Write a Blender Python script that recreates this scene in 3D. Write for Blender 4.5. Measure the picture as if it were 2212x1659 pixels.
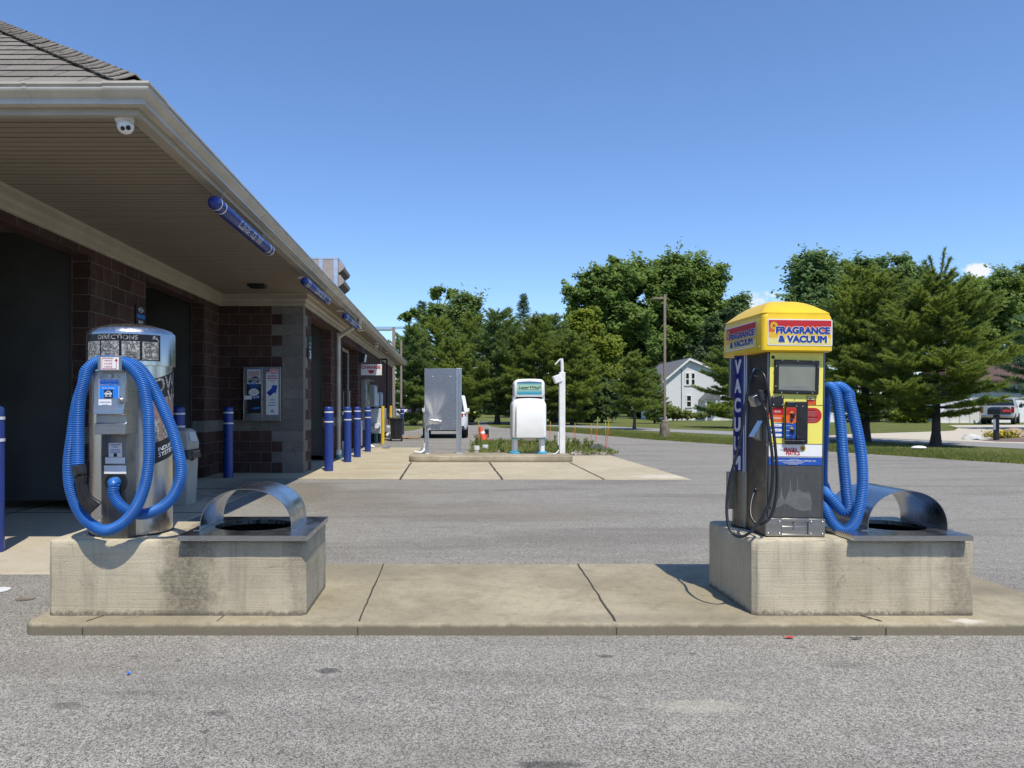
import bpy, bmesh, math, random
import numpy as np
from mathutils import Vector, Matrix
R = math.radians
random.seed(7); rng = np.random.default_rng(7)
SC = bpy.context.scene
COL = SC.collection
for o in list(bpy.data.objects): bpy.data.objects.remove(o)

# ------------------------------------------------------------------ camera, sky, sun, exposure
F, CX, CY, H = 1540.0, 970.0, 880.0, 1.26      # focal length and principal point measured on a 2212x1659 print of the photo
cam_d = bpy.data.cameras.new('camera'); cam = bpy.data.objects.new('camera', cam_d); COL.objects.link(cam)
cam.location = (0, 0, H); cam.rotation_euler = (R(90), 0, 0)
cam_d.sensor_width = 36; cam_d.lens = 36*F/2212
cam_d.shift_x = (1106-CX)/2212; cam_d.shift_y = (CY-829.5)/2212
cam_d.clip_start = 0.05; cam_d.clip_end = 3000
SC.camera = cam

SUN_T = Vector((-0.15, 0.54, -1.0))            # the way the sunlight travels
sun_d = bpy.data.lights.new('sun', 'SUN'); sun = bpy.data.objects.new('sun', sun_d); COL.objects.link(sun)
sun_d.energy = 4.4; sun_d.angle = R(0.53); sun_d.color = (1.0, 0.93, 0.80)
sun.rotation_euler = SUN_T.to_track_quat('-Z', 'Y').to_euler(); sun.location = (3, -10, 20)

W = bpy.data.worlds.new('World'); SC.world = W; W.use_nodes = True
wn = W.node_tree; wn.nodes.clear()
def wnode(t, **k):
    n = wn.nodes.new(t)
    for a, b in k.items(): setattr(n, a, b)
    return n
def wmath(op, a, b=None, c=None):
    n = wnode('ShaderNodeMath', operation=op)
    for i, v in enumerate((a, b, c)):
        if v is None: continue
        if isinstance(v, (int, float)): n.inputs[i].default_value = v
        else: wn.links.new(v, n.inputs[i])
    return n.outputs[0]
sky = wnode('ShaderNodeTexSky'); sky.sky_type = 'NISHITA'; sky.sun_disc = False
sky.sun_elevation = R(60.7); sky.sun_rotation = R(164.5); sky.air_density = 1.0; sky.dust_density = 0.05; sky.ozone_density = 10.0; sky.altitude = 100
tint = wnode('ShaderNodeMix', data_type='RGBA', blend_type='MULTIPLY'); tint.inputs[0].default_value = 1; wn.links.new(sky.outputs[0], tint.inputs[6]); tint.inputs[7].default_value = (1.24, 1.165, 1.15, 1)
bg = wnode('ShaderNodeBackground'); bg.inputs[1].default_value = 0.15
out = wnode('ShaderNodeOutputWorld')
tc = wnode('ShaderNodeTexCoord'); sx = wnode('ShaderNodeSeparateXYZ'); wn.links.new(tc.outputs['Generated'], sx.inputs[0])
ax = wmath('DIVIDE', sx.outputs[0], wmath('MAXIMUM', sx.outputs[1], 0.05)); az = wmath('DIVIDE', sx.outputs[2], wmath('MAXIMUM', sx.outputs[1], 0.05))
cmb = wnode('ShaderNodeCombineXYZ'); wn.links.new(ax, cmb.inputs[0]); wn.links.new(wmath('MULTIPLY', az, 1.5), cmb.inputs[1])
nz = wnode('ShaderNodeTexNoise'); nz.inputs['Scale'].default_value = 22; nz.inputs['Detail'].default_value = 7; nz.inputs['Roughness'].default_value = .58; wn.links.new(cmb.outputs[0], nz.inputs['Vector'])
mask = None
for (cx_, cz_, rx, rz, g) in ((.44, .118, .11, .042, .95), (.475, .146, .045, .02, .8), (.738, .192, .022, .018, .85), (.57, .145, .07, .035, .85), (.385, .13, .03, .03, .9), (.70, .16, .04, .03, .8)):
    dx = wmath('DIVIDE', wmath('SUBTRACT', ax, cx_), rx); dz = wmath('DIVIDE', wmath('SUBTRACT', az, cz_), rz)
    d2 = wmath('ADD', wmath('MULTIPLY', dx, dx), wmath('MULTIPLY', dz, dz))
    e = wmath('MULTIPLY', wmath('POWER', 2.718, wmath('MULTIPLY', d2, -1.0)), g)
    mask = e if mask is None else wmath('MAXIMUM', mask, e)
mk = wmath('SUBTRACT', wmath('MULTIPLY', mask, 1.0), wmath('SUBTRACT', wmath('MULTIPLY', wmath('SUBTRACT', 1.0, nz.outputs['Fac']), 2.4), .70))
mr = wnode('ShaderNodeMapRange'); mr.interpolation_type = 'SMOOTHSTEP'; wn.links.new(mk, mr.inputs[0]); mr.inputs[1].default_value = 0.0; mr.inputs[2].default_value = 0.42
mx = wnode('ShaderNodeMix', data_type='RGBA'); wn.links.new(mr.outputs[0], mx.inputs[0]); wn.links.new(tint.outputs[2], mx.inputs[6]); mx.inputs[7].default_value = (5.6, 5.8, 6.1, 1)
wn.links.new(mx.outputs[2], bg.inputs[0]); wn.links.new(bg.outputs[0], out.inputs[0])

SC.view_settings.view_transform = 'Standard'; SC.view_settings.look = 'None'
SC.view_settings.exposure = 0.13; SC.view_settings.gamma = 1.0; SC.view_settings.use_curve_mapping = False
SC.render.engine = 'CYCLES'
try:
    SC.cycles.use_denoising = True; SC.cycles.max_bounces = 8
except Exception: pass

# ------------------------------------------------------------------ measuring helpers
def at(px, py, Y): return Vector(((px-CX)*Y/F, Y, H+(CY-py)*Y/F))
def gY(py, z=0.0): return F*(H-z)/(py-CY)
def gp(px, py, z=0.0):
    Y = gY(py, z); return Vector(((px-CX)*Y/F, Y, z))

# ------------------------------------------------------------------ materials
class NT:
    def __init__(s, name):
        s.m = bpy.data.materials.new(name); s.m.use_nodes = True; s.t = s.m.node_tree; s.t.nodes.clear()
        s.o = s.n('ShaderNodeOutputMaterial'); s.p = s.n('ShaderNodeBsdfPrincipled'); s.l(s.p.outputs[0], s.o.inputs[0])
    def n(s, t, **k):
        n = s.t.nodes.new(t)
        for a, b in k.items(): setattr(n, a, b)
        return n
    def l(s, a, b): s.t.links.new(a, b)
    def put(s, sock, v):
        if v is None: return
        if hasattr(v, 'is_output'): s.l(v, sock)
        elif isinstance(v, (tuple, list)) and sock.type == 'RGBA': sock.default_value = (*v[:3], 1)
        else: sock.default_value = v
    def math(s, op, a, b=None, c=None):
        n = s.n('ShaderNodeMath', operation=op)
        for i, v in enumerate((a, b, c)): s.put(n.inputs[i], v)
        return n.outputs[0]
    def mix(s, f, a, b, bt='MIX'):
        n = s.n('ShaderNodeMix', data_type='RGBA', blend_type=bt)
        s.put(n.inputs[0], f); s.put(n.inputs[6], a); s.put(n.inputs[7], b); return n.outputs[2]
    def pos(s, space='Object'):
        if space == 'World': return s.n('ShaderNodeNewGeometry').outputs['Position']
        return s.n('ShaderNodeTexCoord').outputs['Object']
    def scale(s, v, sc):
        n = s.n('ShaderNodeMapping'); s.l(v, n.inputs[0]); n.inputs['Scale'].default_value = sc; return n.outputs[0]
    def noise(s, v, sc, det=3, rough=.55, dist=0):
        n = s.n('ShaderNodeTexNoise'); s.l(v, n.inputs['Vector']); n.inputs['Scale'].default_value = sc
        n.inputs['Detail'].default_value = det; n.inputs['Roughness'].default_value = rough; n.inputs['Distortion'].default_value = dist
        return n.outputs['Fac']
    def vor(s, v, sc, out='Color', feat='F1'):
        n = s.n('ShaderNodeTexVoronoi', feature=feat); s.l(v, n.inputs['Vector']); n.inputs['Scale'].default_value = sc; return n.outputs[out]
    def rng(s, v, a, b, c=0.0, d=1.0, smooth=True):
        n = s.n('ShaderNodeMapRange')
        if smooth: n.interpolation_type = 'SMOOTHSTEP'
        s.l(v, n.inputs[0]); n.inputs[1].default_value = a; n.inputs[2].default_value = b; n.inputs[3].default_value = c; n.inputs[4].default_value = d
        return n.outputs[0]
    def sep(s, v):
        n = s.n('ShaderNodeSeparateXYZ'); s.l(v, n.inputs[0]); return n.outputs
    def comb(s, x, y, z=0.0):
        n = s.n('ShaderNodeCombineXYZ')
        for i, v in enumerate((x, y, z)): s.put(n.inputs[i], v)
        return n.outputs[0]
    def bump(s, h, st=.3, d=.01, nrm=None):
        n = s.n('ShaderNodeBump'); s.l(h, n.inputs['Height']); n.inputs['Strength'].default_value = st; n.inputs['Distance'].default_value = d
        if nrm is not None: s.l(nrm, n.inputs['Normal'])
        return n.outputs[0]
    def done(s, col=None, rough=None, metal=None, nrm=None, spec=None):
        s.put(s.p.inputs['Base Color'], col); s.put(s.p.inputs['Roughness'], rough); s.put(s.p.inputs['Metallic'], metal)
        if nrm is not None: s.l(nrm, s.p.inputs['Normal'])
        if spec is not None: s.p.inputs['Specular IOR Level'].default_value = spec
        return s.m
def pm(name, c, rough=.5, metal=0.0, c2=None, vs=6, bump=0.0, bs=40, st=None, spec=None, bd=.004, rv=0.0):
    t = NT(name); p = t.pos()
    if st: p = t.scale(p, st)
    f = t.noise(p, vs, 5, .6)
    c2 = c2 or tuple(x*.86 for x in c)
    col = t.mix(t.rng(f, .3, .7), c, c2)
    r = t.rng(t.noise(p, vs*2.3, 4), .3, .7, max(.02, rough-rv), rough+rv) if rv else rough
    return t.done(col, r, metal, t.bump(t.noise(p, bs, 3), bump, bd) if bump else None, spec)

def m_asphalt(name, dark, light, spots=()):
    t = NT(name); p = t.pos('World')
    v = t.vor(p, 240); v2 = t.vor(p, 120); big = t.noise(p, .35, 4); mid = t.noise(t.scale(p, (1, 2.2, 1)), 3.0, 5, .65)
    g = t.sep(v)[0]; g2 = t.sep(v2)[1]
    f = t.math('ADD', t.math('MULTIPLY', g, .66), t.math('MULTIPLY', g2, .34))
    f = t.rng(f, .10, .92)
    col = t.mix(f, dark, light)
    col = t.mix(t.rng(mid, .38, .72, 0, .22), col, tuple(x*1.25 for x in dark))
    col = t.mix(t.rng(big, .4, .72, 0, .28), col, (light[0]*.62, light[1]*.60, light[2]*.57))
    lane = t.noise(t.scale(p, (.22, 1.15, 1)), 1.0, 4, .6, .4); col = t.mix(t.rng(lane, .47, .66, 0, .38), col, (dark[0]*1.5, dark[1]*1.45, dark[2]*1.4))
    wob = t.noise(p, 14, 6, .75)
    for (x, y, rx, ry, s, c) in spots:
        q = t.n('ShaderNodeVectorMath', operation='SUBTRACT'); t.l(p, q.inputs[0]); q.inputs[1].default_value = (x, y, 0)
        q2 = t.scale(q.outputs[0], (1.25/rx, 1.25/ry, 0)); ln = t.n('ShaderNodeVectorMath', operation='LENGTH'); t.l(q2, ln.inputs[0])
        d = t.math('ADD', ln.outputs['Value'], t.math('MULTIPLY', t.math('SUBTRACT', wob, .5), 1.7))
        col = t.mix(t.math('MULTIPLY', t.rng(d, .6, 1.25, s, 0), t.rng(g, .0, .9, 1, .75)), col, c)
    hgt = t.math('ADD', t.sep(v)[2], t.math('MULTIPLY', t.noise(p, 90, 2), .8))
    return t.done(col, .92, 0, t.bump(hgt, .55, .006), .2)
def m_concrete(name, c, dk, broom=None, stain=1.0, foot=None, patches=()):
    t = NT(name); p = t.pos('World')
    big = t.noise(p, .9, 6, .62); mid = t.noise(p, 5, 6, .7); fine = t.noise(p, 90, 4, .7); sp = t.vor(p, 160)
    col = t.mix(t.rng(big, .34, .7, 0, .75*stain), c, dk)
    col = t.mix(t.rng(mid, .42, .75, 0, .5*stain), col, tuple(x*.72 for x in dk))
    col = t.mix(t.rng(fine, .35, .75, 0, .42), col, tuple(x*.62 for x in c))
    col = t.mix(t.rng(t.sep(sp)[0], .86, .97, 0, .45), col, tuple(x*.5 for x in c))
    for (x, y, rx, ry, s, cc) in patches:
        q = t.n('ShaderNodeVectorMath', operation='SUBTRACT'); t.l(p, q.inputs[0]); q.inputs[1].default_value = (x, y, 0)
        q2 = t.scale(q.outputs[0], (1/rx, 1/ry, 0)); ln = t.n('ShaderNodeVectorMath', operation='LENGTH'); t.l(q2, ln.inputs[0])
        d = t.math('ADD', ln.outputs['Value'], t.math('MULTIPLY', t.math('SUBTRACT', mid, .5), 2.2))
        col = t.mix(t.rng(d, .35, 1.1, s, 0), col, cc)
    h = t.math('ADD', fine, t.math('MULTIPLY', t.sep(sp)[2], .6))
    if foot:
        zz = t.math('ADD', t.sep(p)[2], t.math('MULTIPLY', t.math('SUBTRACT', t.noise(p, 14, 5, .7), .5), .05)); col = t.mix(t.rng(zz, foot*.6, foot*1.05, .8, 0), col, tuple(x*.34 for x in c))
    if broom: h = t.math('ADD', h, t.math('MULTIPLY', t.noise(t.scale(p, broom), 1.0, 3, .5), 1.6))
    return t.done(col, .9, 0, t.bump(h, .5, .004), .25)
def m_cast(name, stains):
    "board-brushed concrete of the two plinths, with dirt runs and a dark foot"
    t = NT(name); p = t.pos('World'); x, y, z = t.sep(p)
    fine = t.noise(p, 110, 4, .7); br = t.noise(t.scale(p, (3.0, 3.0, 120)), 1.0, 4, .6, .3); br2 = t.noise(t.scale(p, (1.2, 1.2, 60)), 1.0, 3, .6, .6)
    big = t.noise(p, 2.0, 6, .65); run = t.noise(t.scale(p, (16, 16, 1.2)), 1.0, 5, .65)
    c = (.55, .485, .355); col = t.mix(t.rng(big, .34, .68, 0, .65), c, (.37, .32, .225))
    col = t.mix(t.rng(run, .5, .72, 0, .5), col, (.27, .245, .19))
    col = t.mix(t.rng(br, .52, .74, 0, .17), col, (.24, .22, .17))
    col = t.mix(t.rng(br2, .62, .67, 0, .14), col, (.16, .14, .11))
    col = t.mix(t.rng(fine, .45, .7, 0, .35), col, (.19, .17, .13))
    wob = t.noise(p, 7, 6, .7); wob2 = t.noise(p, 40, 5, .7)
    for (sx, w, s) in stains:
        d = t.math('ABSOLUTE', t.math('SUBTRACT', x, sx)); d = t.math('ADD', d, t.math('MULTIPLY', t.math('SUBTRACT', wob, .5), w*2.6))
        f = t.rng(d, w*.1, w*1.5, s, 0); f = t.math('MULTIPLY', f, t.rng(wob2, .3, .62, .45, 1))
        col = t.mix(f, col, (.115, .10, .073))
    ft = t.math('ADD', z, t.math('MULTIPLY', t.math('SUBTRACT', wob2, .5), .10))
    col = t.mix(t.rng(ft, .062, .10, .8, 0), col, (.075, .068, .055))
    crk = t.vor(t.scale(p, (1, 1, 1)), 5.5, 'Distance', 'DISTANCE_TO_EDGE')
    crk = t.math('ADD', crk, t.math('MULTIPLY', t.math('SUBTRACT', wob2, .5), .07))
    col = t.mix(t.math('MULTIPLY', t.rng(crk, .0, .008, .45, 0), t.rng(big, .5, .62, 0, 1)), col, (.1, .09, .07))
    pit = t.math('MULTIPLY', t.rng(t.vor(p, 26, 'Distance'), .05, .11, 1, 0), t.rng(t.noise(p, 5, 3), .5, .6)); col = t.mix(t.math('MULTIPLY', pit, .75), col, (.09, .08, .06))
    h = t.math('ADD', t.math('MULTIPLY', br, 1.4), t.math('ADD', t.math('MULTIPLY', fine, .7), br2))
    return t.done(col, .92, 0, t.bump(h, .3, .005), .2)
def m_blockwall(name):
    t = NT(name); p = t.pos('World'); x, y, z = t.sep(p)
    nx = t.math('ABSOLUTE', t.sep(t.n('ShaderNodeNewGeometry').outputs['True Normal'])[0])
    isx = t.math('GREATER_THAN', nx, .5)
    u = t.math('ADD', t.math('MULTIPLY', isx, t.math('SUBTRACT', y, .35)), t.math('MULTIPLY', t.math('SUBTRACT', 1.0, isx), t.math('ADD', x, 2.79)))
    b = t.n('ShaderNodeTexBrick'); b.offset = .5; t.l(t.comb(u, z), b.inputs['Vector'])
    for k, v in (('Scale', 1.0), ('Mortar Size', .006), ('Mortar Smooth', .25), ('Brick Width', .4064), ('Row Height', .2032)): b.inputs[k].default_value = v
    b.inputs['Color1'].default_value = (.104, .052, .043, 1); b.inputs['Color2'].default_value = (.062, .033, .028, 1); b.inputs['Mortar'].default_value = (.22, .19, .155, 1); b.inputs['Bias'].default_value = .1
    g = t.n('ShaderNodeTexBrick'); g.offset = .5; t.l(t.comb(u, z), g.inputs['Vector'])
    for k, v in (('Scale', 1.0), ('Mortar Size', .006), ('Mortar Smooth', .25), ('Brick Width', .4064), ('Row Height', .2032)): g.inputs[k].default_value = v
    g.inputs['Color1'].default_value = (.25, .237, .208, 1); g.inputs['Color2'].default_value = (.18, .17, .15, 1); g.inputs['Mortar'].default_value = (.25, .24, .215, 1)
    row = t.math('FLOOR', t.math('DIVIDE', z, .2032)); par = t.math('MODULO', row, 2.0)
    band = t.math('COMPARE', row, 4.0, .4)
    tooth = t.math('ADD', .4064, t.math('MULTIPLY', par, .2032))
    qx = t.math('MULTIPLY', t.math('SUBTRACT', 1.0, isx), t.math('MULTIPLY', t.math('LESS_THAN', y, 13.75), t.math('GREATER_THAN', x, t.math('SUBTRACT', -2.79, tooth))))
    qy = t.math('MULTIPLY', isx, t.math('MULTIPLY', t.math('GREATER_THAN', x, -2.95), t.math('LESS_THAN', y, t.math('ADD', 13.66, t.math('SUBTRACT', .4064, t.math('MULTIPLY', par, .2032))))))
    gm = t.math('MAXIMUM', band, t.math('MAXIMUM', qx, qy))
    col = t.mix(gm, b.outputs[0], g.outputs[0])
    n1 = t.noise(p, 22, 6, .7); n2 = t.noise(p, 6, 4)
    col = t.mix(t.rng(n1, .35, .75, 0, .35), col, (.05, .045, .042)); col = t.mix(t.rng(n2, .45, .75, 0, .3), col, (.16, .12, .105))
    h = t.math('SUBTRACT', t.math('MULTIPLY', n1, 1.4), t.math('MULTIPLY', b.outputs['Fac'], 1.1))
    return t.done(col, .9, 0, t.bump(h, 1.0, .022), .2)
def m_shingle(name):
    t = NT(name); p = t.pos('World'); x, y, z = t.sep(p)
    nx = t.math('ABSOLUTE', t.sep(t.n('ShaderNodeNewGeometry').outputs['True Normal'])[0]); isx = t.math('GREATER_THAN', nx, .3)
    u = t.math('ADD', t.math('MULTIPLY', isx, y), t.math('MULTIPLY', t.math('SUBTRACT', 1.0, isx), x))
    v = t.math('MULTIPLY', t.math('SUBTRACT', z, 3.577), 1.76)
    b = t.n('ShaderNodeTexBrick'); b.offset = .37; t.l(t.comb(u, v), b.inputs['Vector'])
    for k, vv in (('Scale', 1.0), ('Mortar Size', .009), ('Mortar Smooth', .15), ('Brick Width', .42), ('Row Height', .255)): b.inputs[k].default_value = vv
    b.inputs['Color1'].default_value = (.24, .215, .18, 1); b.inputs['Color2'].default_value = (.15, .133, .11, 1); b.inputs['Mortar'].default_value = (.03, .028, .026, 1)  # near-black line colour paints in the shadow lines between shingles
    sp = t.sep(t.vor(p, 170))[0]; col = t.mix(t.rng(sp, .2, .9, 0, .55), b.outputs[0], (.30, .285, .26)); col = t.mix(t.rng(t.noise(p, 1.4, 4), .4, .7, 0, .35), col, (.10, .095, .085))
    fr = t.math('FRACT', t.math('DIVIDE', v, .255))
    h = t.math('ADD', t.math('MULTIPLY', t.math('SUBTRACT', 1.0, fr), 1.0), t.math('MULTIPLY', sp, .3))
    return t.done(col, .95, 0, t.bump(h, .8, .012), .15)
def m_siding(name, c, pitch=.11, amt=.5):
    t = NT(name); p = t.pos('World'); z = t.sep(p)[2]
    fr = t.math('FRACT', t.math('DIVIDE', z, pitch)); n = t.noise(p, 3, 4)
    col = t.mix(t.rng(n, .3, .7, 0, .2), c, tuple(q*.8 for q in c)); col = t.mix(t.rng(fr, .0, .14, amt, 0), col, tuple(q*.35 for q in c))
    return t.done(col, .6, 0, t.bump(fr, .6, .02), .3)
def m_soffit(name):
    t = NT(name); p = t.pos('World'); x, y, z = t.sep(p)
    fr = t.math('FRACT', t.math('DIVIDE', y, .1)); tri = t.math('ABSOLUTE', t.math('SUBTRACT', fr, .5))
    big = t.math('FRACT', t.math('DIVIDE', y, .3))
    c = (.31, .268, .212); n = t.noise(t.scale(p, (1, 6, 1)), 1.3, 4)
    col = t.mix(t.rng(n, .3, .7, 0, .4), c, (.25, .205, .16))
    col = t.mix(t.rng(tri, .30, .46, 0, .65), col, (.12, .10, .078)); col = t.mix(t.rng(t.math('ABSOLUTE', t.math('SUBTRACT', tri, .22)), .0, .05, .5, 0), col, (.15, .13, .10))
    col = t.mix(t.rng(t.math('ABSOLUTE', t.math('SUBTRACT', big, .5)), .46, .485, 0, .7), col, (.07, .06, .05))
    hx = t.math('FRACT', t.math('DIVIDE', t.math('ADD', x, t.math('MULTIPLY', t.math('FLOOR', t.math('DIVIDE', y, .0125)), .006)), .0125)); hy = t.math('FRACT', t.math('DIVIDE', y, .0125))
    dd = t.math('ADD', t.math('POWER', t.math('SUBTRACT', hx, .5), 2.0), t.math('POWER', t.math('SUBTRACT', hy, .5), 2.0))
    pf = t.math('MULTIPLY', t.rng(dd, .05, .08, .6, 0), t.math('GREATER_THAN', .3, tri))
    col = t.mix(pf, col, (.06, .05, .04))
    return t.done(col, .55, 0, t.bump(t.rng(tri, .3, .5), .8, .012), .3)
def m_steel(name, c=(.56, .565, .57), rough=.3, grain=(4, 4, 260), dirt=.35, dc=(.12, .12, .115), gs=.12, rn=.22):
    t = NT(name); p = t.pos()
    g = t.noise(t.scale(p, grain), 1.0, 3, .6); d = t.noise(p, 4.5, 6, .68); d2 = t.noise(t.scale(p, (14, 14, 2)), 1.0, 5, .6)
    col = t.mix(t.rng(d, .42, .75, 0, dirt), c, dc); col = t.mix(t.rng(d2, .52, .75, 0, dirt*.6), col, tuple(x*1.15 for x in c))
    r = t.math('ADD', t.rng(g, .3, .7, rough*.75, rough*1.3), t.rng(d, .4, .75, 0, rn))
    return t.done(col, r, 1.0, t.bump(g, gs, .002))
def m_leaf(name, a, b, c, nscale=.55, trans=.3):
    t = NT(name); p = t.pos('World'); n = t.noise(p, nscale, 4, .6); n2 = t.noise(p, nscale*5, 3)
    ri = t.n('ShaderNodeNewGeometry').outputs['Random Per Island']
    col = t.mix(t.rng(n, .36, .66), a, b); col = t.mix(t.rng(n2, .5, .75, 0, .6), col, c); col = t.mix(t.math('MULTIPLY', ri, .45), col, tuple(q*.55 for q in a))
    t.put(t.p.inputs['Base Color'], col); t.p.inputs['Roughness'].default_value = .55; t.p.inputs['Specular IOR Level'].default_value = .3
    tr = t.n('ShaderNodeBsdfTranslucent'); t.l(t.mix(.35, col, (b[0]*1.4, b[1]*1.4, b[2]*.6)), tr.inputs[0])
    ms = t.n('ShaderNodeMixShader'); ms.inputs[0].default_value = trans; t.l(t.p.outputs[0], ms.inputs[1]); t.l(tr.outputs[0], ms.inputs[2]); t.l(ms.outputs[0], t.o.inputs[0])
    return t.m
def m_grass(name):
    t = NT(name); p = t.pos('World'); n = t.noise(p, .5, 5, .65); n2 = t.noise(t.scale(p, (5, 2.5, 5)), 1.0, 6, .75); n3 = t.noise(p, 60, 3, .7)
    col = t.mix(t.rng(n, .35, .68), (.14, .175, .048), (.21, .22, .075)); col = t.mix(t.rng(n2, .42, .7, 0, .75), col, (.065, .095, .024))
    col = t.mix(t.rng(n3, .45, .75, 0, .55), col, (.19, .19, .07)); col = t.mix(t.rng(t.noise(p, 1.6, 5, .7), .62, .8, 0, .8), col, (.21, .185, .09))
    return t.done(col, .95, 0, t.bump(t.math('ADD', n3, n2), 1.0, .05), .1)
def m_glass_dark(name, c=(.02, .024, .028), rough=.06): return pm(name, c, rough, 0, tuple(x*.7 for x in c), 2)

M = {}
M['grass'] = m_grass('lawn grass')
M['asphalt'] = m_asphalt('weathered asphalt', (.082, .076, .066), (.49, .465, .412), [
    (-.58, 3.42, .065, .05, .85, (.05, .05, .05)), (-1.62, 3.02, .10, .05, .6, (.08, .075, .07)), (-.95, 2.95, .07, .04, .65, (.07, .07, .065)),
    (.80, 3.62, .055, .03, .8, (.06, .06, .06)), (1.95, 3.50, .16, .05, .5, (.11, .11, .105)), (1.25, 3.66, .03, .018, .8, (.06, .06, .06)), (2.22, 2.98, .025, .016, .8, (.05, .05, .05)),
    (2.52, 2.98, .04, .014, .7, (.06, .06, .06)), (.35, 2.52, .16, .035, .8, (.05, .05, .05)), (-.95, 2.78, .02, .03, .7, (.03, .03, .03)), (-1.6, 3.62, .03, .02, .7, (.07, .07, .07)),
    (-1.35, 3.56, .025, .018, .7, (.07, .07, .07)), (-1.35, 3.16, .3, .03, .35, (.1, .1, .1)), (1.05, 3.02, .25, .09, .35, (.5, .48, .36)), (.6, 8.6, 2.2, .9, .35, (.19, .165, .12)), (-1.3, 9.6, 1.0, 1.5, .45, (.17, .145, .105)),
    (-2.2, 10.6, .7, 1.6, .55, (.15, .125, .09)), (2.6, 7.4, 1.6, .25, .3, (.17, .16, .15)), (3.5, 9.6, 2.2, .35, .3, (.17, .16, .15)), (.9, 10.9, .45, .1, .6, (.1, .1, .1)), (-.2, 8.0, .4, .06, .4, (.12, .12, .12))])
M['street'] = m_asphalt('street asphalt', (.19, .188, .185), (.42, .415, .41))
M['slab'] = m_concrete('slab concrete', (.52, .455, .32), (.40, .345, .23), (2, 90, 2), .9, None, [(3.9, 12.9, .7, .4, .5, (.66, .62, .55)), (-1.9, 13.3, 1.2, .5, .35, (.36, .3, .2))])
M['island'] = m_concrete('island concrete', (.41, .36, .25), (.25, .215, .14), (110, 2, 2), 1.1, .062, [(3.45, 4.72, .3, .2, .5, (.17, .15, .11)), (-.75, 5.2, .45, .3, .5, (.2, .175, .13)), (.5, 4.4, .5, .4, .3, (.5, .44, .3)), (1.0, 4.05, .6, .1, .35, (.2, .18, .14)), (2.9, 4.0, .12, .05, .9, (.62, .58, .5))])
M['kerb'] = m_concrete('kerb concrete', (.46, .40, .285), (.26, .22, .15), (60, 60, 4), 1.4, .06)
M['apron'] = m_concrete('apron concrete', (.52, .46, .35), (.42, .365, .26), (2, 60, 2), .7, None, [(-3.0, 11.5, 1.0, 2.0, .7, (.15, .12, .085)), (-4.2, 9.5, 1.0, 1.5, .5, (.2, .17, .12))])
M['drive'] = m_concrete('driveway concrete', (.58, .52, .42), (.5, .44, .34), None, .6)
M['joint'] = pm('joint dirt', (.055, .048, .038), .95)
M['castL'] = m_cast('plinth concrete stained', [(-1.50, .16, .8), (-1.62, .05, .35), (-.88, .06, .45), (-1.2, .3, .2)])
M['castR'] = m_cast('plinth concrete', [(2.93, .10, .6), (2.2, .05, .35), (2.62, .06, .3)])
M['block'] = m_blockwall('split face block')
M['shingle'] = m_shingle('asphalt shingle')
M['soffit'] = m_soffit('ribbed soffit')
M['trim'] = pm('almond trim', (.44, .40, .325), .42, 0, (.37, .335, .265), 3, .05, 30)
M['gutter'] = pm('almond gutter', (.56, .52, .44), .35, 0, (.43, .395, .325), 2.5, .03, 20, spec=.5)
M['partition'] = pm('dark grey partition', (.10, .101, .094), .5, 0, (.075, .076, .07), 2.0, .05, 30)
M['steel'] = m_steel('brushed stainless', (.56, .55, .535), .23, (40, 40, .6), .15, (.3, .295, .28), .0, .04)
M['steel_dull'] = m_steel('dull stainless', (.45, .44, .42), .32, (4, 4, 200), .45)
M['steel_dark'] = m_steel('grimy stainless', (.235, .227, .213), .3, (200, 4, 4), .6, (.07, .07, .07))
M['steel_sheet'] = m_steel('stainless sheet', (.50, .51, .52), .22, (4, 200, 4), .45, (.14, .13, .12), .05)
M['galv'] = pm('galvanised sheet', (.36, .375, .40), .5, .85, (.30, .315, .335), 18, .03, 40, rv=.08)
M['galv_light'] = pm('galvanised channel', (.62, .64, .66), .35, .9, (.5, .52, .54), 14)
M['blue'] = pm('bollard blue', (.012, .035, .25), .36, 0, (.022, .05, .19), 7, .02, 30, rv=.12)
M['white'] = pm('white paint', (.78, .78, .77), .4, 0, (.68, .68, .66), 5, rv=.08)
M['white_plastic'] = pm('white moulded plastic', (.82, .82, .80), .45, 0, (.76, .76, .74), 4, .03, 40)
M['grey_plastic'] = pm('grey moulded plastic', (.58, .58, .57), .5)  # plain grey for the bin flap and drip tray
M['black'] = pm('black plastic', (.012, .012, .013), .4, 0, (.02, .02, .02), 9, rv=.1)
M['rubber'] = pm('black rubber hose', (.010, .010, .011), .35, 0, (.018, .018, .018), 12)
M['hose'] = pm('blue ribbed hose', (.028, .165, .52), .42, 0, (.020, .125, .40), 5, rv=.1, spec=.45)
M['yellow'] = pm('yellow moulded plastic', (.84, .56, .012), .38, 0, (.77, .49, .012), 4, .03, 60, rv=.06)
M['yellow_paint'] = pm('yellow bollard paint', (.75, .50, .03), .5, 0, (.62, .40, .03), 8, .05, 30)
M['lime'] = pm('pale yellow panel', (.86, .77, .15), .42, 0, (.82, .73, .14), 3)
M['red'] = pm('red print', (.52, .018, .02), .45); M['orange'] = pm('orange print', (.75, .13, .012), .45)
M['gold'] = pm('golden print', (.80, .48, .02), .45); M['cream'] = pm('cream print', (.80, .68, .22), .45)
M['navy'] = pm('navy print', (.012, .05, .26), .45); M['royal'] = pm('royal blue print', (.012, .085, .42), .42)
M['indigo'] = pm('indigo vinyl', (.012, .014, .15), .35, 0, (.014, .018, .12), 5)
M['silver_letter'] = pm('grey white lettering', (.62, .63, .66), .45)
M['ink'] = pm('black print', (.012, .012, .014), .5); M['paper'] = pm('white label', (.80, .80, .80), .5, 0, (.74, .74, .73), 7)
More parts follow.
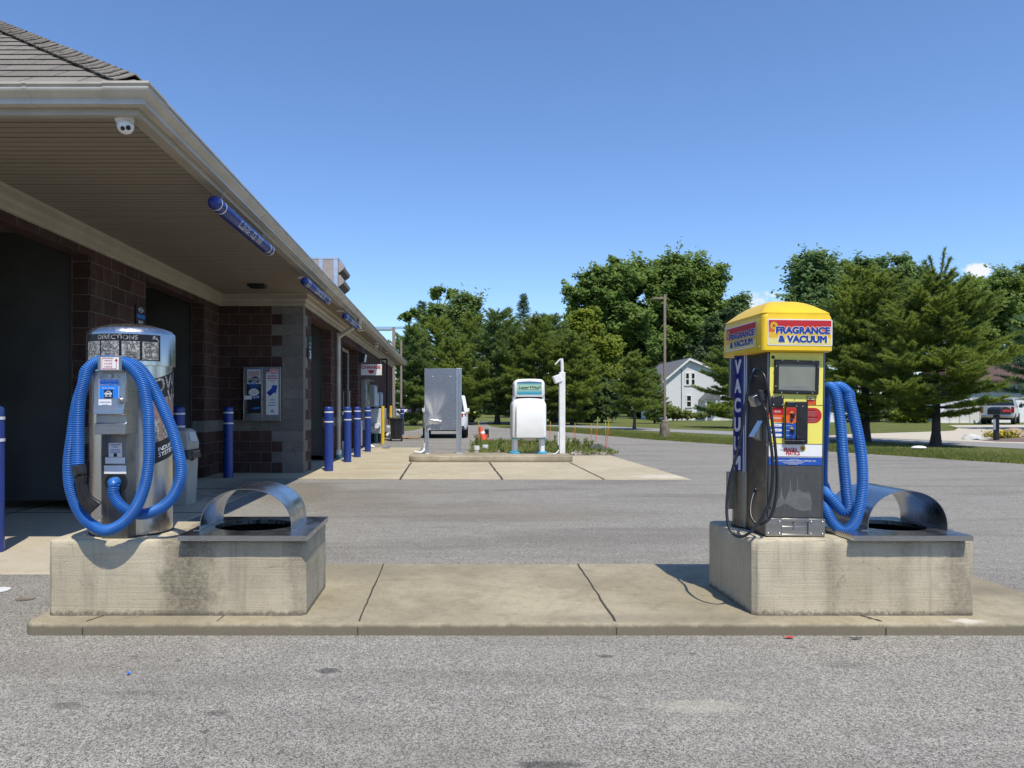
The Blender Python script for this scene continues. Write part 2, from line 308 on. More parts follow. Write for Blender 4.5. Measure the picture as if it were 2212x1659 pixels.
M['void'] = pm('unlit bin inside', (.004, .004, .004), 1.0, 0, (.006, .006, .006), spec=0.0)
M['worn_print'] = NT('worn silver print'); _t = M['worn_print']; _p = _t.pos(); M['worn_print'] = _t.done(_t.mix(_t.rng(_t.noise(_p, 60, 5, .7), .42, .55), (.47, .455, .41), (.16, .155, .14)), .55, .2)
M['worn_black'] = NT('worn black film'); _t = M['worn_black']; _p = _t.pos(); M['worn_black'] = _t.done(_t.mix(_t.rng(_t.noise(_p, 14, 6, .72), .60, .66), (.012, .012, .014), (.33, .34, .35)), .4, .3)
M['brightblue'] = pm('bright blue label', (.012, .22, .80), .4); M['pink'] = pm('faded pink print', (.33, .21, .18), .55, 0, (.2, .14, .12), 25)
M['screen'] = pm('clouded display window', (.25, .26, .215), .18, 0, (.21, .22, .18), 6, rv=.05)
M['tan_plastic'] = pm('beige plastic bin', (.40, .385, .33), .55, 0, (.32, .305, .26), 4, .05, 30)
M['bag'] = pm('black bag', (.012, .012, .014), .3, 0, (.03, .03, .04), 12, .4, 25)
M['hvac'] = pm('painted roof unit', (.42, .36, .335), .5, .2, (.35, .30, .28), 5); M['foil'] = pm('foil tape', (.75, .76, .78), .3, .8)
M['glass'] = m_glass_dark('dark glass')
M['bluegreen'] = pm('teal collar', (.10, .30, .30), .5); M['cyan'] = pm('cyan plastic', (.06, .42, .66), .45, 0, (.05, .36, .58), 6)
M['brown_metal'] = pm('bronze painted pole', (.26, .195, .15), .55, 0, (.22, .165, .13), 3); M['rawwood'] = pm('weathered post', (.30, .24, .19), .85, 0, (.22, .18, .14), 5, .3, 30, (8, 8, 1))
M['base_conc'] = pm('stained base concrete', (.25, .22, .165), .95, 0, (.12, .10, .07), 5, .6, 30)
M['bark'] = pm('bark', (.075, .06, .05), .95, 0, (.035, .028, .023), 7, 1.0, 14, (1, 1, .25), bd=.05); M['bark_grey'] = pm('grey bark', (.15, .135, .115), .95, 0, (.08, .07, .06), 9, .8, 18, bd=.04)
M['orange_cone'] = pm('faded orange cone', (.72, .09, .03), .5, 0, (.6, .12, .06), 14); M['stake'] = pm('orange wire', (.75, .16, .08), .5)
M['stone'] = pm('tan boulder', (.40, .30, .20), .9, 0, (.26, .20, .15), 5, .8, 9, bd=.03); M['pale_stone'] = pm('pale stone', (.6, .59, .57), .9, 0, (.45, .44, .42), 6, .6, 9, bd=.03); M['dark_stone'] = pm('dark stone', (.055, .055, .06), .9, 0, (.1, .1, .1), 6, .6, 9, bd=.03)
M['siding_white'] = m_siding('white lap siding', (.72, .73, .74), .19, .45); M['siding_grey'] = m_siding('grey lap siding', (.42, .42, .39), .19, .5)
M['roof_brown'] = pm('brown shingle roof', (.115, .068, .055), .95, 0, (.08, .05, .04), 4, .5, 12); M['roof_grey'] = pm('grey shingle roof', (.17, .175, .185), .95, 0, (.12, .125, .13), 5, .4, 12)
M['car_white'] = pm('white car paint', (.74, .75, .76), .18, 0, (.70, .71, .72), 2); M['car_silver'] = pm('silver car paint', (.52, .54, .55), .22, .3, (.46, .47, .48), 2)
M['car_dark'] = pm('dark maroon car paint', (.035, .014, .014), .2); M['car_yellow'] = pm('yellow green car paint', (.55, .62, .05), .25)
M['tail'] = pm('red lamp lens', (.24, .010, .012), .15); M['chrome'] = pm('bright trim', (.7, .7, .7), .12, 1.0); M['tyre'] = pm('tyre rubber', (.016, .016, .016), .8); M['rim'] = pm('alloy rim', (.38, .385, .39), .35, .8)
M['brown_box'] = pm('rust brown sheet', (.12, .035, .028), .6); M['card'] = pm('wet cardboard', (.36, .23, .13), .9, 0, (.22, .14, .08), 4); M['box_grey'] = pm('utility box grey', (.30, .33, .34), .5, 0, (.25, .275, .285), 4); M['box_pale'] = pm('pale utility cabinet', (.55, .575, .56), .5, 0, (.46, .48, .47), 4)
M['brass'] = pm('copper fitting', (.45, .25, .12), .4, .9); M['flower_y'] = pm('yellow flowers', (.62, .46, .03), .7); M['gravel'] = pm('gravel', (.36, .31, .27), .95, 0, (.16, .13, .12), 30); M['gravel_red'] = pm('red brown mulch stone', (.23, .16, .13), .95, 0, (.11, .08, .07), 30)
M['sheet_plastic'] = pm('crumpled white sheet', (.7, .71, .72), .5); M['needle'] = m_leaf('white pine needles', (0.169, 0.247, 0.064), (0.331, 0.402, 0.085), (0.437, 0.465, 0.12), .55, .5); M['needle_dark'] = m_leaf('dark spruce needles', (0.081, 0.149, 0.089), (0.149, 0.245, 0.133), (0.223, 0.312, 0.171), .55, .45); M['needle_mid'] = m_leaf('mid pine needles', (0.145, 0.228, 0.09), (0.262, 0.345, 0.097), (0.359, 0.414, 0.124), .55, .5)
M['leaf'] = m_leaf('maple leaves', (0.144, 0.228, 0.059), (0.259, 0.355, 0.082), (0.337, 0.415, 0.114), .55, .5); M['leaf_yellow'] = m_leaf('yellow green leaves', (0.17, 0.232, 0.027), (0.295, 0.348, 0.04), (0.357, 0.384, 0.054), .55, .5); M['leaf_dark'] = m_leaf('dark shrub leaves', (0.06, 0.102, 0.042), (0.108, 0.162, 0.058), (0.156, 0.21, 0.072), .55, .4); M['leaf_blue'] = m_leaf('dark maple leaves', (0.128, 0.217, 0.093), (0.239, 0.337, 0.116), (0.322, 0.419, 0.143), .55, .5)
M['weed'] = m_leaf('weeds', (.12, .17, .04), (.24, .27, .06), (.38, .33, .15), 3.0, .4); M['blade'] = m_leaf('grass blades', (.14, .18, .04), (.25, .27, .065), (.37, .34, .14), 1.5, .45)

def m_sheet_fan(name, cx, cz):
    t = NT(name); p = t.pos('World'); x, y, z = t.sep(p); dx = t.math('SUBTRACT', x, cx); dz = t.math('SUBTRACT', z, cz)
    r = t.math('SQRT', t.math('ADD', t.math('MULTIPLY', dx, dx), t.math('MULTIPLY', dz, dz))); an = t.math('ARCTAN2', dx, dz)
    fan = t.noise(t.comb(t.math('MULTIPLY', an, 2.6), t.math('MULTIPLY', r, 1.2)), 1.0, 4, .65); body = t.math('MULTIPLY', t.rng(r, .25, .80, 1, 0), t.rng(t.math('ABSOLUTE', an), .35, .75, 1, 0))
    f = t.math('MULTIPLY', body, t.rng(fan, .38, .66, .25, .9)); f2 = t.math('MULTIPLY', t.rng(t.math('ABSOLUTE', dx), .05, .30, 1, 0), t.rng(t.math('ABSOLUTE', t.math('ADD', dz, .15)), .1, .34, .8, 0))
    f = t.math('MAXIMUM', f, t.math('MULTIPLY', f2, t.rng(t.noise(t.scale(p, (12, 1, 2.5)), 1.0, 4), .35, .65, .2, 1)))
    n = t.noise(p, 18, 4); col = t.mix(t.rng(n, .3, .7), (.30, .315, .345), (.26, .275, .30)); col = t.mix(t.math('MULTIPLY', f, .85), col, (.62, .62, .61))
    return t.done(col, t.math('ADD', .45, t.math('MULTIPLY', f, .3)), t.math('SUBTRACT', .85, t.math('MULTIPLY', f, .6)))

# ------------------------------------------------------------------ mesh building
_glyphs = {}
def glyphs(s, bold, shear):
    "flat mesh of a line of writing, as (verts, faces) with cap height about 0.7"
    k = (s, bold, shear)
    if k not in _glyphs:
        cu = bpy.data.curves.new('lettering', 'FONT'); cu.body = s; cu.offset = bold; cu.shear = shear; cu.resolution_u = 3; cu.space_character = 1.0 + bold*1.6
        o = bpy.data.objects.new('lettering', cu); COL.objects.link(o); bpy.context.view_layer.update()
        me = bpy.data.meshes.new_from_object(o.evaluated_get(bpy.context.evaluated_depsgraph_get()))
        _glyphs[k] = ([(v.co.x, v.co.y) for v in me.vertices], [tuple(p.vertices) for p in me.polygons])
        bpy.data.objects.remove(o); bpy.data.curves.remove(cu); bpy.data.meshes.remove(me)
    return _glyphs[k]

class MB:
    def __init__(s, mat=None): s.v = []; s.f = []; s.mi = []; s.mats = []; s.c = 0; s.sm = []; s.smooth = False; s.use(mat or M['white'])
    def use(s, m):
        if isinstance(m, str): m = M[m]
        if m not in s.mats: s.mats.append(m)
        s.c = s.mats.index(m); return s
    def add(s, vs, fs):
        n = len(s.v); s.v += [Vector(v) for v in vs]
        for f in fs: s.f.append(tuple(i+n for i in f)); s.mi.append(s.c)
        return s
    def box(s, x0, x1, y0, y1, z0, z1):
        v = [(x, y, z) for z in (z0, z1) for y in (y0, y1) for x in (x0, x1)]
        return s.add(v, [(0, 2, 3, 1), (4, 5, 7, 6), (0, 1, 5, 4), (2, 6, 7, 3), (0, 4, 6, 2), (1, 3, 7, 5)])
    def quad(s, *p): return s.add(p, [tuple(range(len(p)))])
    def obox(s, c, ax, ay, az):
        "box about c with half-axis vectors"
        c, ax, ay, az = map(Vector, (c, ax, ay, az)); v = [c+ax*i+ay*j+az*k for k in (-1, 1) for j in (-1, 1) for i in (-1, 1)]
        return s.add(v, [(0, 2, 3, 1), (4, 5, 7, 6), (0, 1, 5, 4), (2, 6, 7, 3), (0, 4, 6, 2), (1, 3, 7, 5)])
    def prism(s, poly, axis, a, b):
        "poly in the two other axes, swept from a to b along axis"
        def P(u, w, t): return (t, u, w) if axis == 'x' else (u, t, w) if axis == 'y' else (u, w, t)
        n = len(poly); v = [P(u, w, a) for u, w in poly]+[P(u, w, b) for u, w in poly]
        return s.add(v, [tuple(range(n-1, -1, -1)), tuple(range(n, 2*n))]+[(i, (i+1) % n, n+(i+1) % n, n+i) for i in range(n)])
    def ring(s, c, u, w, r, n): return [c+u*(r*math.cos(2*math.pi*i/n))+w*(r*math.sin(2*math.pi*i/n)) for i in range(n)]
    def loft(s, rings, cap=True, close=True):
        n = len(rings[0]); base = len(s.v); vs = [p for r in rings for p in r]; fs = []
        for k in range(len(rings)-1):
            for i in range(n if close else n-1): j = (i+1) % n; fs.append((k*n+i, k*n+j, (k+1)*n+j, (k+1)*n+i))
        if cap: fs.append(tuple(range(n-1, -1, -1))); fs.append(tuple((len(rings)-1)*n+i for i in range(n)))
        return s.add(vs, fs)
    def cyl(s, p0, p1, r0, r1=None, n=20, cap=True):
        p0, p1 = Vector(p0), Vector(p1); d = (p1-p0).normalized(); u = d.orthogonal().normalized(); w = d.cross(u)
        return s.loft([s.ring(p0, u, w, r0, n), s.ring(p1, u, w, r0 if r1 is None else r1, n)], cap)
    def tube(s, pts, r, n=10, cap=True):
        pts = [Vector(p) for p in pts]; rs = r if isinstance(r, (list, tuple, np.ndarray)) else [r]*len(pts)
        d = (pts[1]-pts[0]).normalized(); u = d.orthogonal().normalized(); rings = []
        for i, p in enumerate(pts):
            d = (pts[min(i+1, len(pts)-1)]-pts[max(i-1, 0)]).normalized(); u = (u-d*u.dot(d)).normalized(); w = d.cross(u)
            rings.append(s.ring(p, u, w, rs[i], n))
        return s.loft(rings, cap)
    def lathe(s, prof, c, n=40, a0=0, a1=360, sx=1, sy=1):
        "prof = [(r, z)], about the vertical through c"
        full = abs(a1-a0) >= 360; k = n if full else n+1; c = Vector(c); rings = []
        for r, z in prof: rings.append([c+Vector((r*sx*math.cos(R(a0+(a1-a0)*i/n)), r*sy*math.sin(R(a0+(a1-a0)*i/n)), z)) for i in range(k)])
        return s.loft(rings, full, full)
    def sphere(s, c, r, n=12, sx=1, sy=1, sz=1):
        pr = [(max(1e-4, r*math.sin(math.pi*i/n)), -r*sz*math.cos(math.pi*i/n)) for i in range(n+1)]
        return s.lathe(pr, c, n*2, sx=sx, sy=sy)
    def sweep(s, path, prof, closed=True):
        "profile (outward offset to the right of travel, z) along an XY path with mitred corners"
        rings = []
        for i, p in enumerate(path):
            p = Vector((p[0], p[1])); d0 = (p-Vector(path[i-1][:2])).normalized() if i else None; d1 = (Vector(path[i+1][:2])-p).normalized() if i < len(path)-1 else None
            d0 = d0 or d1; d1 = d1 or d0; n0 = Vector((d0.y, -d0.x)); n1 = Vector((d1.y, -d1.x)); m = (n0+n1); m = m/(m.dot(n0) or 1)
            rings.append([Vector((p.x+m.x*a, p.y+m.y*a, z)) for a, z in prof])
        return s.loft(rings, True, True)

class Dec:
    "flat printed artwork: (a, b) in metres on a surface given by fn(a, b, k), k = layer"
    def __init__(s, mb, o=None, u=None, v=None, fn=None, lift=.0012):
        s.mb = mb
        if fn is None:
            o, u, v = Vector(o), Vector(u).normalized(), Vector(v).normalized(); n = u.cross(v)
            fn = lambda a, b, k: o+u*a+v*b+n*(lift*k)
        s.fn = fn; s.hx = 1.0
    def rect(s, a0, a1, b0, b1, m, k=1, nx=1):
        s.mb.use(m); vs = []
        for i in range(nx+1):
            a = a0+(a1-a0)*i/nx; vs += [s.fn(a, b0, k), s.fn(a, b1, k)]
        s.mb.add(vs, [(2*i, 2*i+2, 2*i+3, 2*i+1) for i in range(nx)])
    def poly(s, pts, m, k=1): s.mb.use(m).add([s.fn(a, b, k) for a, b in pts], [tuple(range(len(pts)))])
    def rrect(s, a0, a1, b0, b1, r, m, k=1, n=5):
        pts = []
        for cx, cy, t in ((a1-r, b0+r, -90), (a1-r, b1-r, 0), (a0+r, b1-r, 90), (a0+r, b0+r, 180)):
            pts += [(cx+r*math.cos(R(t+90*i/n)), cy+r*math.sin(R(t+90*i/n))) for i in range(n+1)]
        s.poly(pts, m, k)
    def disc(s, a, b, r, m, k=1, n=16, ry=None): s.poly([(a+r*math.cos(2*math.pi*i/n), b+(ry or r)*math.sin(2*math.pi*i/n)) for i in range(n)], m, k)
    def line(s, a0, b0, a1, b1, w, m, k=1):
        dx, dy = a1-a0, b1-b0; L = math.hypot(dx, dy) or 1; nx, ny = -dy/L*w/2, dx/L*w/2
        s.poly([(a0-nx, b0-ny), (a1-nx, b1-ny), (a1+nx, b1+ny), (a0+nx, b0+ny)], m, k)
    def text(s, t, a, b, h, m, k=2, w=None, al='c', bold=.0, shear=0.0, rot=0):
        vs, fs = glyphs(t, 0.0, shear)
        if not vs: return
        bw = bold*h*.95
        if bold and al is not None:   # heavier strokes: the same line struck several times around its place, each a hair higher
            n_ = 4 if bold < .03 else 8
            if w: w = max(.3*w, w-2*bw)
            for i in range(n_): tt = 2*math.pi*(i+.5)/n_; s.text(t, a+bw*math.cos(tt)*s.hx, b+bw*math.sin(tt), h, m, k+.05*(i+1), w, al, 0, shear, rot)
        x0 = min(v[0] for v in vs); x1 = max(v[0] for v in vs); sy = h/.70; sx = (w/(x1-x0)) if w else sy
        off = {'c': -(x0+x1)/2, 'l': -x0, 'r': -x1}[al]; ca, sa = math.cos(R(rot)), math.sin(R(rot)); pts = []
        for x, y in vs: X, Y = (x+off)*sx, y*sy; pts.append(s.fn(a+X*ca-Y*sa, b+X*sa+Y*ca, k))
        s.mb.use(m).add(pts, fs)
    def flower(s, a, b, r, k=3):
        for i in range(8):
            t = math.pi*i/4; s.disc(a+math.cos(t)*r*.62, b+math.sin(t)*r*.62, r*.40, 'ink', k, 9); s.disc(a+math.cos(t)*r*.62, b+math.sin(t)*r*.62, r*.345, 'gold', k+1, 9)
        s.disc(a, b, r*.32, 'red', k+2, 10)

def origin(o):
    v = Vector((0, 0, 0))
    while o is not None: v += o.location; o = o.parent
    return v
def link_mesh(name, mb, parent=None, bev=0, seg=2, ang=32, base=None):
    off = origin(parent) if parent else (base if base is not None else Vector((0, 0, 0)))
    me = bpy.data.meshes.new(name); me.from_pydata([tuple(v-off) for v in mb.v], [], mb.f)
    for m in mb.mats: me.materials.append(m)
    me.polygons.foreach_set('material_index', mb.mi); me.validate(); me.update()
    me.polygons.foreach_set('use_smooth', [True]*len(me.polygons)); me.set_sharp_from_angle(angle=R(ang))
    o = bpy.data.objects.new(name, me); COL.objects.link(o)
    if parent: o.parent = parent
    else: o.location = off
    if bev:
        b = o.modifiers.new('bevel', 'BEVEL'); b.width = bev; b.segments = seg; b.limit_method = 'ANGLE'; b.angle_limit = R(38); b.harden_normals = False
    return o
def thing(name, label, cat, loc, group=None):
    o = bpy.data.objects.new(name, None); COL.objects.link(o); o.empty_display_size = .2; o.location = loc
    o['label'] = label; o['category'] = cat
    if group: o['group'] = group
    return o
def part(name, mb, parent, bev=0, label=None, **k):
    o = link_mesh(name, mb, parent, bev, **k)
    if label: o['label'] = label
    return o
def part_each(name, mb, parent, **k):
    "one part per connected piece of mb"
    n = len(mb.v); root = list(range(n))
    def find(i):
        while root[i] != i: root[i] = root[root[i]]; i = root[i]
        return i
    for f in mb.f:
        for i in f[1:]: root[find(i)] = find(f[0])
    groups = {}
    for fi, f in enumerate(mb.f): groups.setdefault(find(f[0]), []).append(fi)
    for fs in groups.values():
        q = MB(mb.mats[mb.mi[fs[0]]]); ids = {}
        for fi in fs:
            for i in mb.f[fi]:
                if i not in ids: ids[i] = len(ids)
        q.v = [None]*len(ids)
        for i, j in ids.items(): q.v[j] = mb.v[i]
        for fi in fs: q.f.append(tuple(ids[i] for i in mb.f[fi])); q.mi.append(0)
        part(name, q, parent, **k)
def solo(name, mb, label, cat, group=None, bev=0, kind=None, **k):
    xs = [v.x for v in mb.v]; ys = [v.y for v in mb.v]; zs = [v.z for v in mb.v]
    o = link_mesh(name, mb, None, bev, base=Vector(((min(xs)+max(xs))/2, (min(ys)+max(ys))/2, min(zs))), **k)
    o['label'] = label; o['category'] = cat
    if group: o['group'] = group
    if kind: o['kind'] = kind
    return o
def struct(name, mb, bev=0, kind='structure', label=None, **k):
    o = link_mesh(name, mb, None, bev, **k); o['kind'] = kind
    if label: o['label'] = label
    return o
def dup(src, loc, label, group=None, rz=None):
    def cp(o, par):
        c = o.copy(); COL.objects.link(c)
        if par: c.parent = par
        for ch in [q for q in bpy.data.objects if q.parent is o]: cp(ch, c)
        return c
    r = cp(src, None); r.location = loc; r['label'] = label
    if group: r['group'] = group
    if rz is not None: r.rotation_euler.z = rz
    return r
def spline(pts, step):
    "Catmull-Rom through pts, resampled at even steps"
    P = [Vector(p) for p in pts]; P = [P[0]*2-P[1]]+P+[P[-1]*2-P[-2]]; out = []
    for i in range(1, len(P)-2):
        a, b, c, d = P[i-1:i+3]
        for k in range(24):
            t = k/24; out.append(.5*((2*b)+(c-a)*t+(2*a-5*b+4*c-d)*t*t+(3*b-a-3*c+d)*t**3))
    out.append(P[-2]); res = [out[0]]; acc = 0
    for p, q in zip(out, out[1:]):
        L = (q-p).length; t = step-acc
        while t <= L and L > 0: res.append(p+(q-p)*(t/L)); t += step
        acc = L-(t-step)
    return res
def ribbed(mb, pts, r, pitch=.0100, n=14):
    q = spline(pts, pitch/4); rr = [r if i % 4 in (0, 1) else r*.97 if i % 4 == 2 else r*.79 for i in range(len(q))]
    mb.tube(q, rr, n); return mb

# ------------------------------------------------------------------ ground, lot, slabs
def sheet(name, poly, z, mat, kind='structure', sub=False):
    mb = MB(mat); mb.add([(x, y, z) for x, y in poly], [tuple(range(len(poly)))]); return struct(name, mb, kind=kind)
sheet("ground", [(-900, -900), (900, -900), (900, 1500), (-900, 1500)], -.012, 'grass')
lot = [(-60, -40), (31, -40), (16.3, 5), (14.6, 10.5), (12.8, 15.9), (11.1, 20), (9.6, 24), (7.9, 28), (6.6, 33.5), (5.4, 38.5), (4.1, 41.5), (3.0, 45), (2.6, 56.5), (-1.6, 66), (-1.5, 47), (-1.9, 39.5), (-2.6, 37), (-14, 37.2), (-60, 37)]
wig = []
for i in range(len(lot)):
    p, q = Vector(lot[i]), Vector(lot[(i+1) % len(lot)]); n = 1 if min(p.y, q.y) < 4 and max(p.y, q.y) < 6 else 8
    for k in range(n): v = p.lerp(q, k/n); wig.append((v.x+(rng.normal(0, .05) if n > 1 and k else 0), v.y+(rng.normal(0, .04) if n > 1 and k else 0)))
sheet('parking_lot', wig, -.004, 'asphalt')
st = lambda Y, near: (9.97-.41*(Y-40.4) if near else 13.6-.43*(Y-40.4), Y)
sheet('street', [(17.6+2.6, 15.5), (27, 11), (30, 14), st(25.9, 0), st(40, 0), st(60, 0), st(110, 0), st(110, 1), st(60, 1), st(40, 1), st(21.8, 1)], -.004, 'street')
dv = [gp(1764, 943), gp(1830, 938), gp(2036, 931.5), gp(2062, 930), gp(2070, 924), gp(2050, 918.5), gp(2260, 917), gp(2420, 930), gp(2330, 962), gp(2140, 956.2), gp(1980, 949.2), gp(1840, 943.6)]
sheet('driveway', [(v.x, v.y) for v in dv], .001, 'drive')
bedp = [gp(2118, 951.5), gp(2150, 946.5), gp(2240, 945.5), gp(2300, 952), gp(2300, 957), gp(2150, 954)]
mb = MB('gravel_red'); ctr = sum(bedp, Vector())/len(bedp)
mb.add([v for v in bedp]+[ctr+Vector((0, 0, .08))], [(i, (i+1) % 6, 6) for i in range(6)])
struct('mulch_bed', mb, kind='stuff', label='bed of red brown stone mulch round the mailbox post')

mb = MB('apron'); mb.box(-14, -2.92, 5.39, 12.62, -.2, .004); struct('concrete_apron', mb, .006)
mb = MB('joint')
for yy in (8.5, 11.0): mb.box(-14, -2.93, yy-.008, yy+.008, .0, .0075)
mb.box(-5.2, -5.184, 5.4, 12.6, .0, .0078); struct('apron_joints', mb)
mb = MB('slab')
mb.prism([(-4.40, 12.63), (4.22, 12.42), (4.22, 18.66), (-.87, 18.66), (-.87, 22.3), (-4.40, 22.3)], 'z', -.2, .006); struct('concrete_slab', mb, .006)
mb = MB('joint')
for x0, x1 in ((-.85, -.86), (.93, .92), (2.70, 2.75)):
    q = [Vector((x0+(x1-x0)*k/14+random.uniform(-.006, .006), 12.45+(16.25-12.45)*k/14, .0095)) for k in range(15)]
    mb.add([v+Vector((-.014-random.random()*.01, 0, 0)) for v in q]+[v+Vector((.014+random.random()*.01, 0, 0)) for v in q], [(i, i+15, i+16, i+1) for i in range(14)])
for yy in (16.27, 19.8): mb.quad((-2.79, yy, .0095), (-.92, yy, .0095), (-.92, yy+.02, .0095), (-2.79, yy+.02, .0095))
struct('slab_joints', mb)
mb = MB(pm('faded orange paint', (.60, .37, .13), .9, 0, (.5, .4, .26), 9))
pts = [(-1.95+.95*k/12, 14.62+random.uniform(-.02, .02)) for k in range(13)]
mb.add([(x, y, .0088) for x, y in pts]+[(x, y+.10+random.uniform(-.04, .04), .0088) for x, y in pts], [(i, i+1, i+14, i+13) for i in range(12)])
struct('painted_line', mb)
# front island the two vacuums stand on
def island(name, x0, x1, y0, y1, h, mat, r=.05, cr=.12):
    def ring(ins, z):
        pts = []
        for cx, cy, t in ((x1-cr, y0+cr, -90), (x1-cr, y1-cr, 0), (x0+cr, y1-cr, 90), (x0+cr, y0+cr, 180)):
            pts += [Vector((cx+(cr-ins)*math.cos(R(t+90*i/6)), cy+(cr-ins)*math.sin(R(t+90*i/6)), z)) for i in range(7)]
        return pts
    mb = MB(mat); rings = [ring(0, -.2), ring(0, h-r)]+[ring(r*(1-math.cos(R(a))), h-r+r*math.sin(R(a))) for a in (20, 40, 60, 75, 90)]
    mb.loft(rings); struct(name, mb, ang=50)
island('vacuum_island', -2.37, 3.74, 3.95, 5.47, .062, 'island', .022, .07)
mb = MB('joint')
def crack(x0, y0, x1, y1, w, z, n=16, wob=.0035):
    q = [(x0+(x1-x0)*k/n+random.uniform(-wob, wob), y0+(y1-y0)*k/n) for k in range(n+1)]
    mb.add([(x-w*random.uniform(.6, 1.2), y, z) for x, y in q]+[(x+w*random.uniform(.6, 1.2), y, z) for x, y in q], [(i, i+n+1, i+n+2, i+1) for i in range(n)])
crack(-.505, 3.99, -.50, 5.46, .005, .0645); crack(.93, 3.99, .985, 5.46, .007, .0645); crack(2.42, 3.99, 2.36, 4.13, .010, .0645, 8, .012); crack(-2.03, 3.99, -1.985, 4.10, .005, .0645, 8); crack(-1.30, 3.99, -1.29, 4.1, .003, .0645, 6)
for x in (-.506, .928, 2.42, -2.03): mb.box(x-.0025, x+.0025, 3.947, 3.9495, .0, .04)
struct('island_joints', mb)
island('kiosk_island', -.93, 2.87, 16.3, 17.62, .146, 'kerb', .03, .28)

# ------------------------------------------------------------------ the car wash building
XL, XB, YN, ZS = -2.79, -4.40, 13.66, 3.42
B = thing('car_wash_building', 'brown split-face block car wash with deep almond eaves, open wash bays and grey hip roof', 'building', (-7.5, 20, 0))
w = MB('block')
w.box(-13, XB, 6.0, 6.3, 0, ZS)
for y0, y1 in ((8.74, 10.35), (12.81, YN)): w.box(-4.62, XB, y0, y1, 0, ZS)
for y0, y1 in ((6.3, 8.74), (10.35, 12.81)): w.box(-4.62, XB, y0, y1, 3.12, ZS)
w.box(-4.62, -2.99, YN, YN+.22, 0, ZS)
for y0, y1 in ((YN, 14.42), (16.85, 18.6), (21.8, 35.2)): w.box(-2.99, XL, y0, y1, 0, ZS)
w.box(-2.99, XL, 14.42, 16.85, 3.09, ZS); w.box(-2.99, XL, 18.6, 21.8, 3.0, ZS)
w.box(-13, -3.0, 34.98, 35.198, 0, ZS); w.box(-13, -12.8, 6.31, 34.97, 0, ZS); w.box(-3.3, -2.992, 18.3, 18.598, 0, ZS); w.box(-3.3, -2.992, 21.802, 22.1, 0, ZS)
part('wall', w, B)
for y0, x1 in ((8.80, -4.624), (12.87, -4.624), (16.92, -2.994)):
    p = MB('partition'); p.box(-12.7, x1-.03, y0, y0+.16, .115, ZS-.003)
    o = part('bay_partition', p, B); t = MB('trim'); t.box(x1-.028, x1, y0-.012, y0+.16, .10, ZS-.002); part('edge_strip', t, o)
# recessed glazed entrance in the long wall
d = MB('trim')
for y0, y1 in ((18.6, 18.68), (20.05, 20.13), (21.72, 21.8)): d.box(-3.12, -3.06, y0, y1, .02, 3.0)
d.box(-3.12, -3.06, 18.68, 20.05, 2.9, 3.0); d.box(-3.12, -3.06, 20.13, 21.72, 2.9, 3.0); d.box(-3.12, -3.06, 20.13, 21.72, .02, .28); d.box(-3.12, -3.06, 20.13, 21.72, 1.05, 1.15); d.box(-3.12, -3.06, 18.68, 20.05, .02, .28)
E = part('entrance_door', d, B, .004); g = MB('glass'); g.box(-3.10, -3.085, 18.68, 20.05, .28, 2.9); g.box(-3.10, -3.085, 20.13, 21.72, .28, 1.05); g.box(-3.10, -3.085, 20.13, 21.72, 1.15, 2.9); part('door_glass', g, E)
h = MB('steel'); h.tube([(-3.06, 21.5, 1.2), (-3.0, 21.5, 1.2), (-3.0, 21.5, 1.75), (-3.06, 21.5, 1.75)], .014, 8); part('door_handle', h, E)
# eaves
s_ = MB('soffit'); s_.quad((-13.2, 5.19, ZS), (-2.28, 5.19, ZS), (-2.28, 36.3, ZS), (-13.2, 36.3, ZS)); part('soffit', s_, B)
path_e = [(-13.2, 5.16), (-2.25, 5.16), (-2.25, 36.3), (-13.2, 36.3)]
fz = MB('trim'); fz.sweep(path_e, [(-.04, 3.375), (0, 3.375), (0, 3.60), (-.04, 3.60)])
for a, b_ in ((8.0, 8.02),): pass
fz.sweep([(-13.2, 5.16+.04), (-2.29, 5.20), (-2.29, 36.26), (-13.2, 36.26)], [(-.09, 3.405), (-.002, 3.405), (-.002, 3.418), (-.09, 3.418)])
part('fascia', fz, B)
gp_ = [(.002, 3.428), (.070, 3.428), (.070, 3.446), (.061, 3.450), (.061, 3.466), (.074, 3.476), (.096, 3.490), (.116, 3.503), (.121, 3.515), (.121, 3.524), (.110, 3.528), (.110, 3.541), (.127, 3.546), (.127, 3.561), (.112, 3.561), (.112, 3.546), (.002, 3.546)]
gt = MB('gutter'); gt.sweep([(-13.2, 5.16), (-2.25, 5.16), (-2.25, 36.3)], gp_)
for p0 in ((-3.02, 5.16), ): gt.sweep([(p0[0], p0[1]), (p0[0]+.03, p0[1])], [(a+(.004 if a > .01 else 0), z+(.003 if z > 3.5 else -.003)) for a, z in gp_])
for yy in (8.3, 11.4, 14.5, 17.6, 20.7, 23.8, 26.9, 30.0): gt.sweep([(-2.25, yy), (-2.25, yy+.03)], [(a+(.004 if a > .01 else 0), z+(.003 if z > 3.5 else -.003)) for a, z in gp_])
gt.sweep([(-2.45, 5.16), (-2.25, 5.16), (-2.25, 5.36)], [(a+(.005 if a > .01 else 0), z+(.004 if z > 3.5 else -.004)) for a, z in gp_])
part('gutter', gt, B, ang=18)
fr = MB('trim'); fp = [(-4.40, 6.0), (-4.40, YN), (XL, YN), (XL, 35.2)]
fr.sweep(fp, [(.002, 3.20), (.032, 3.20), (.032, 3.225), (.045, 3.235), (.045, 3.30), (.085, 3.325), (.085, 3.405), (.125, 3.4185), (.002, 3.4185)])
part('frieze', fr, B, ang=20)
rf = MB('shingle'); e = .06; x0, x1, y0, y1, z0, pt = -13.3, -2.25+e, 5.16-e, 36.4, 3.575, .69
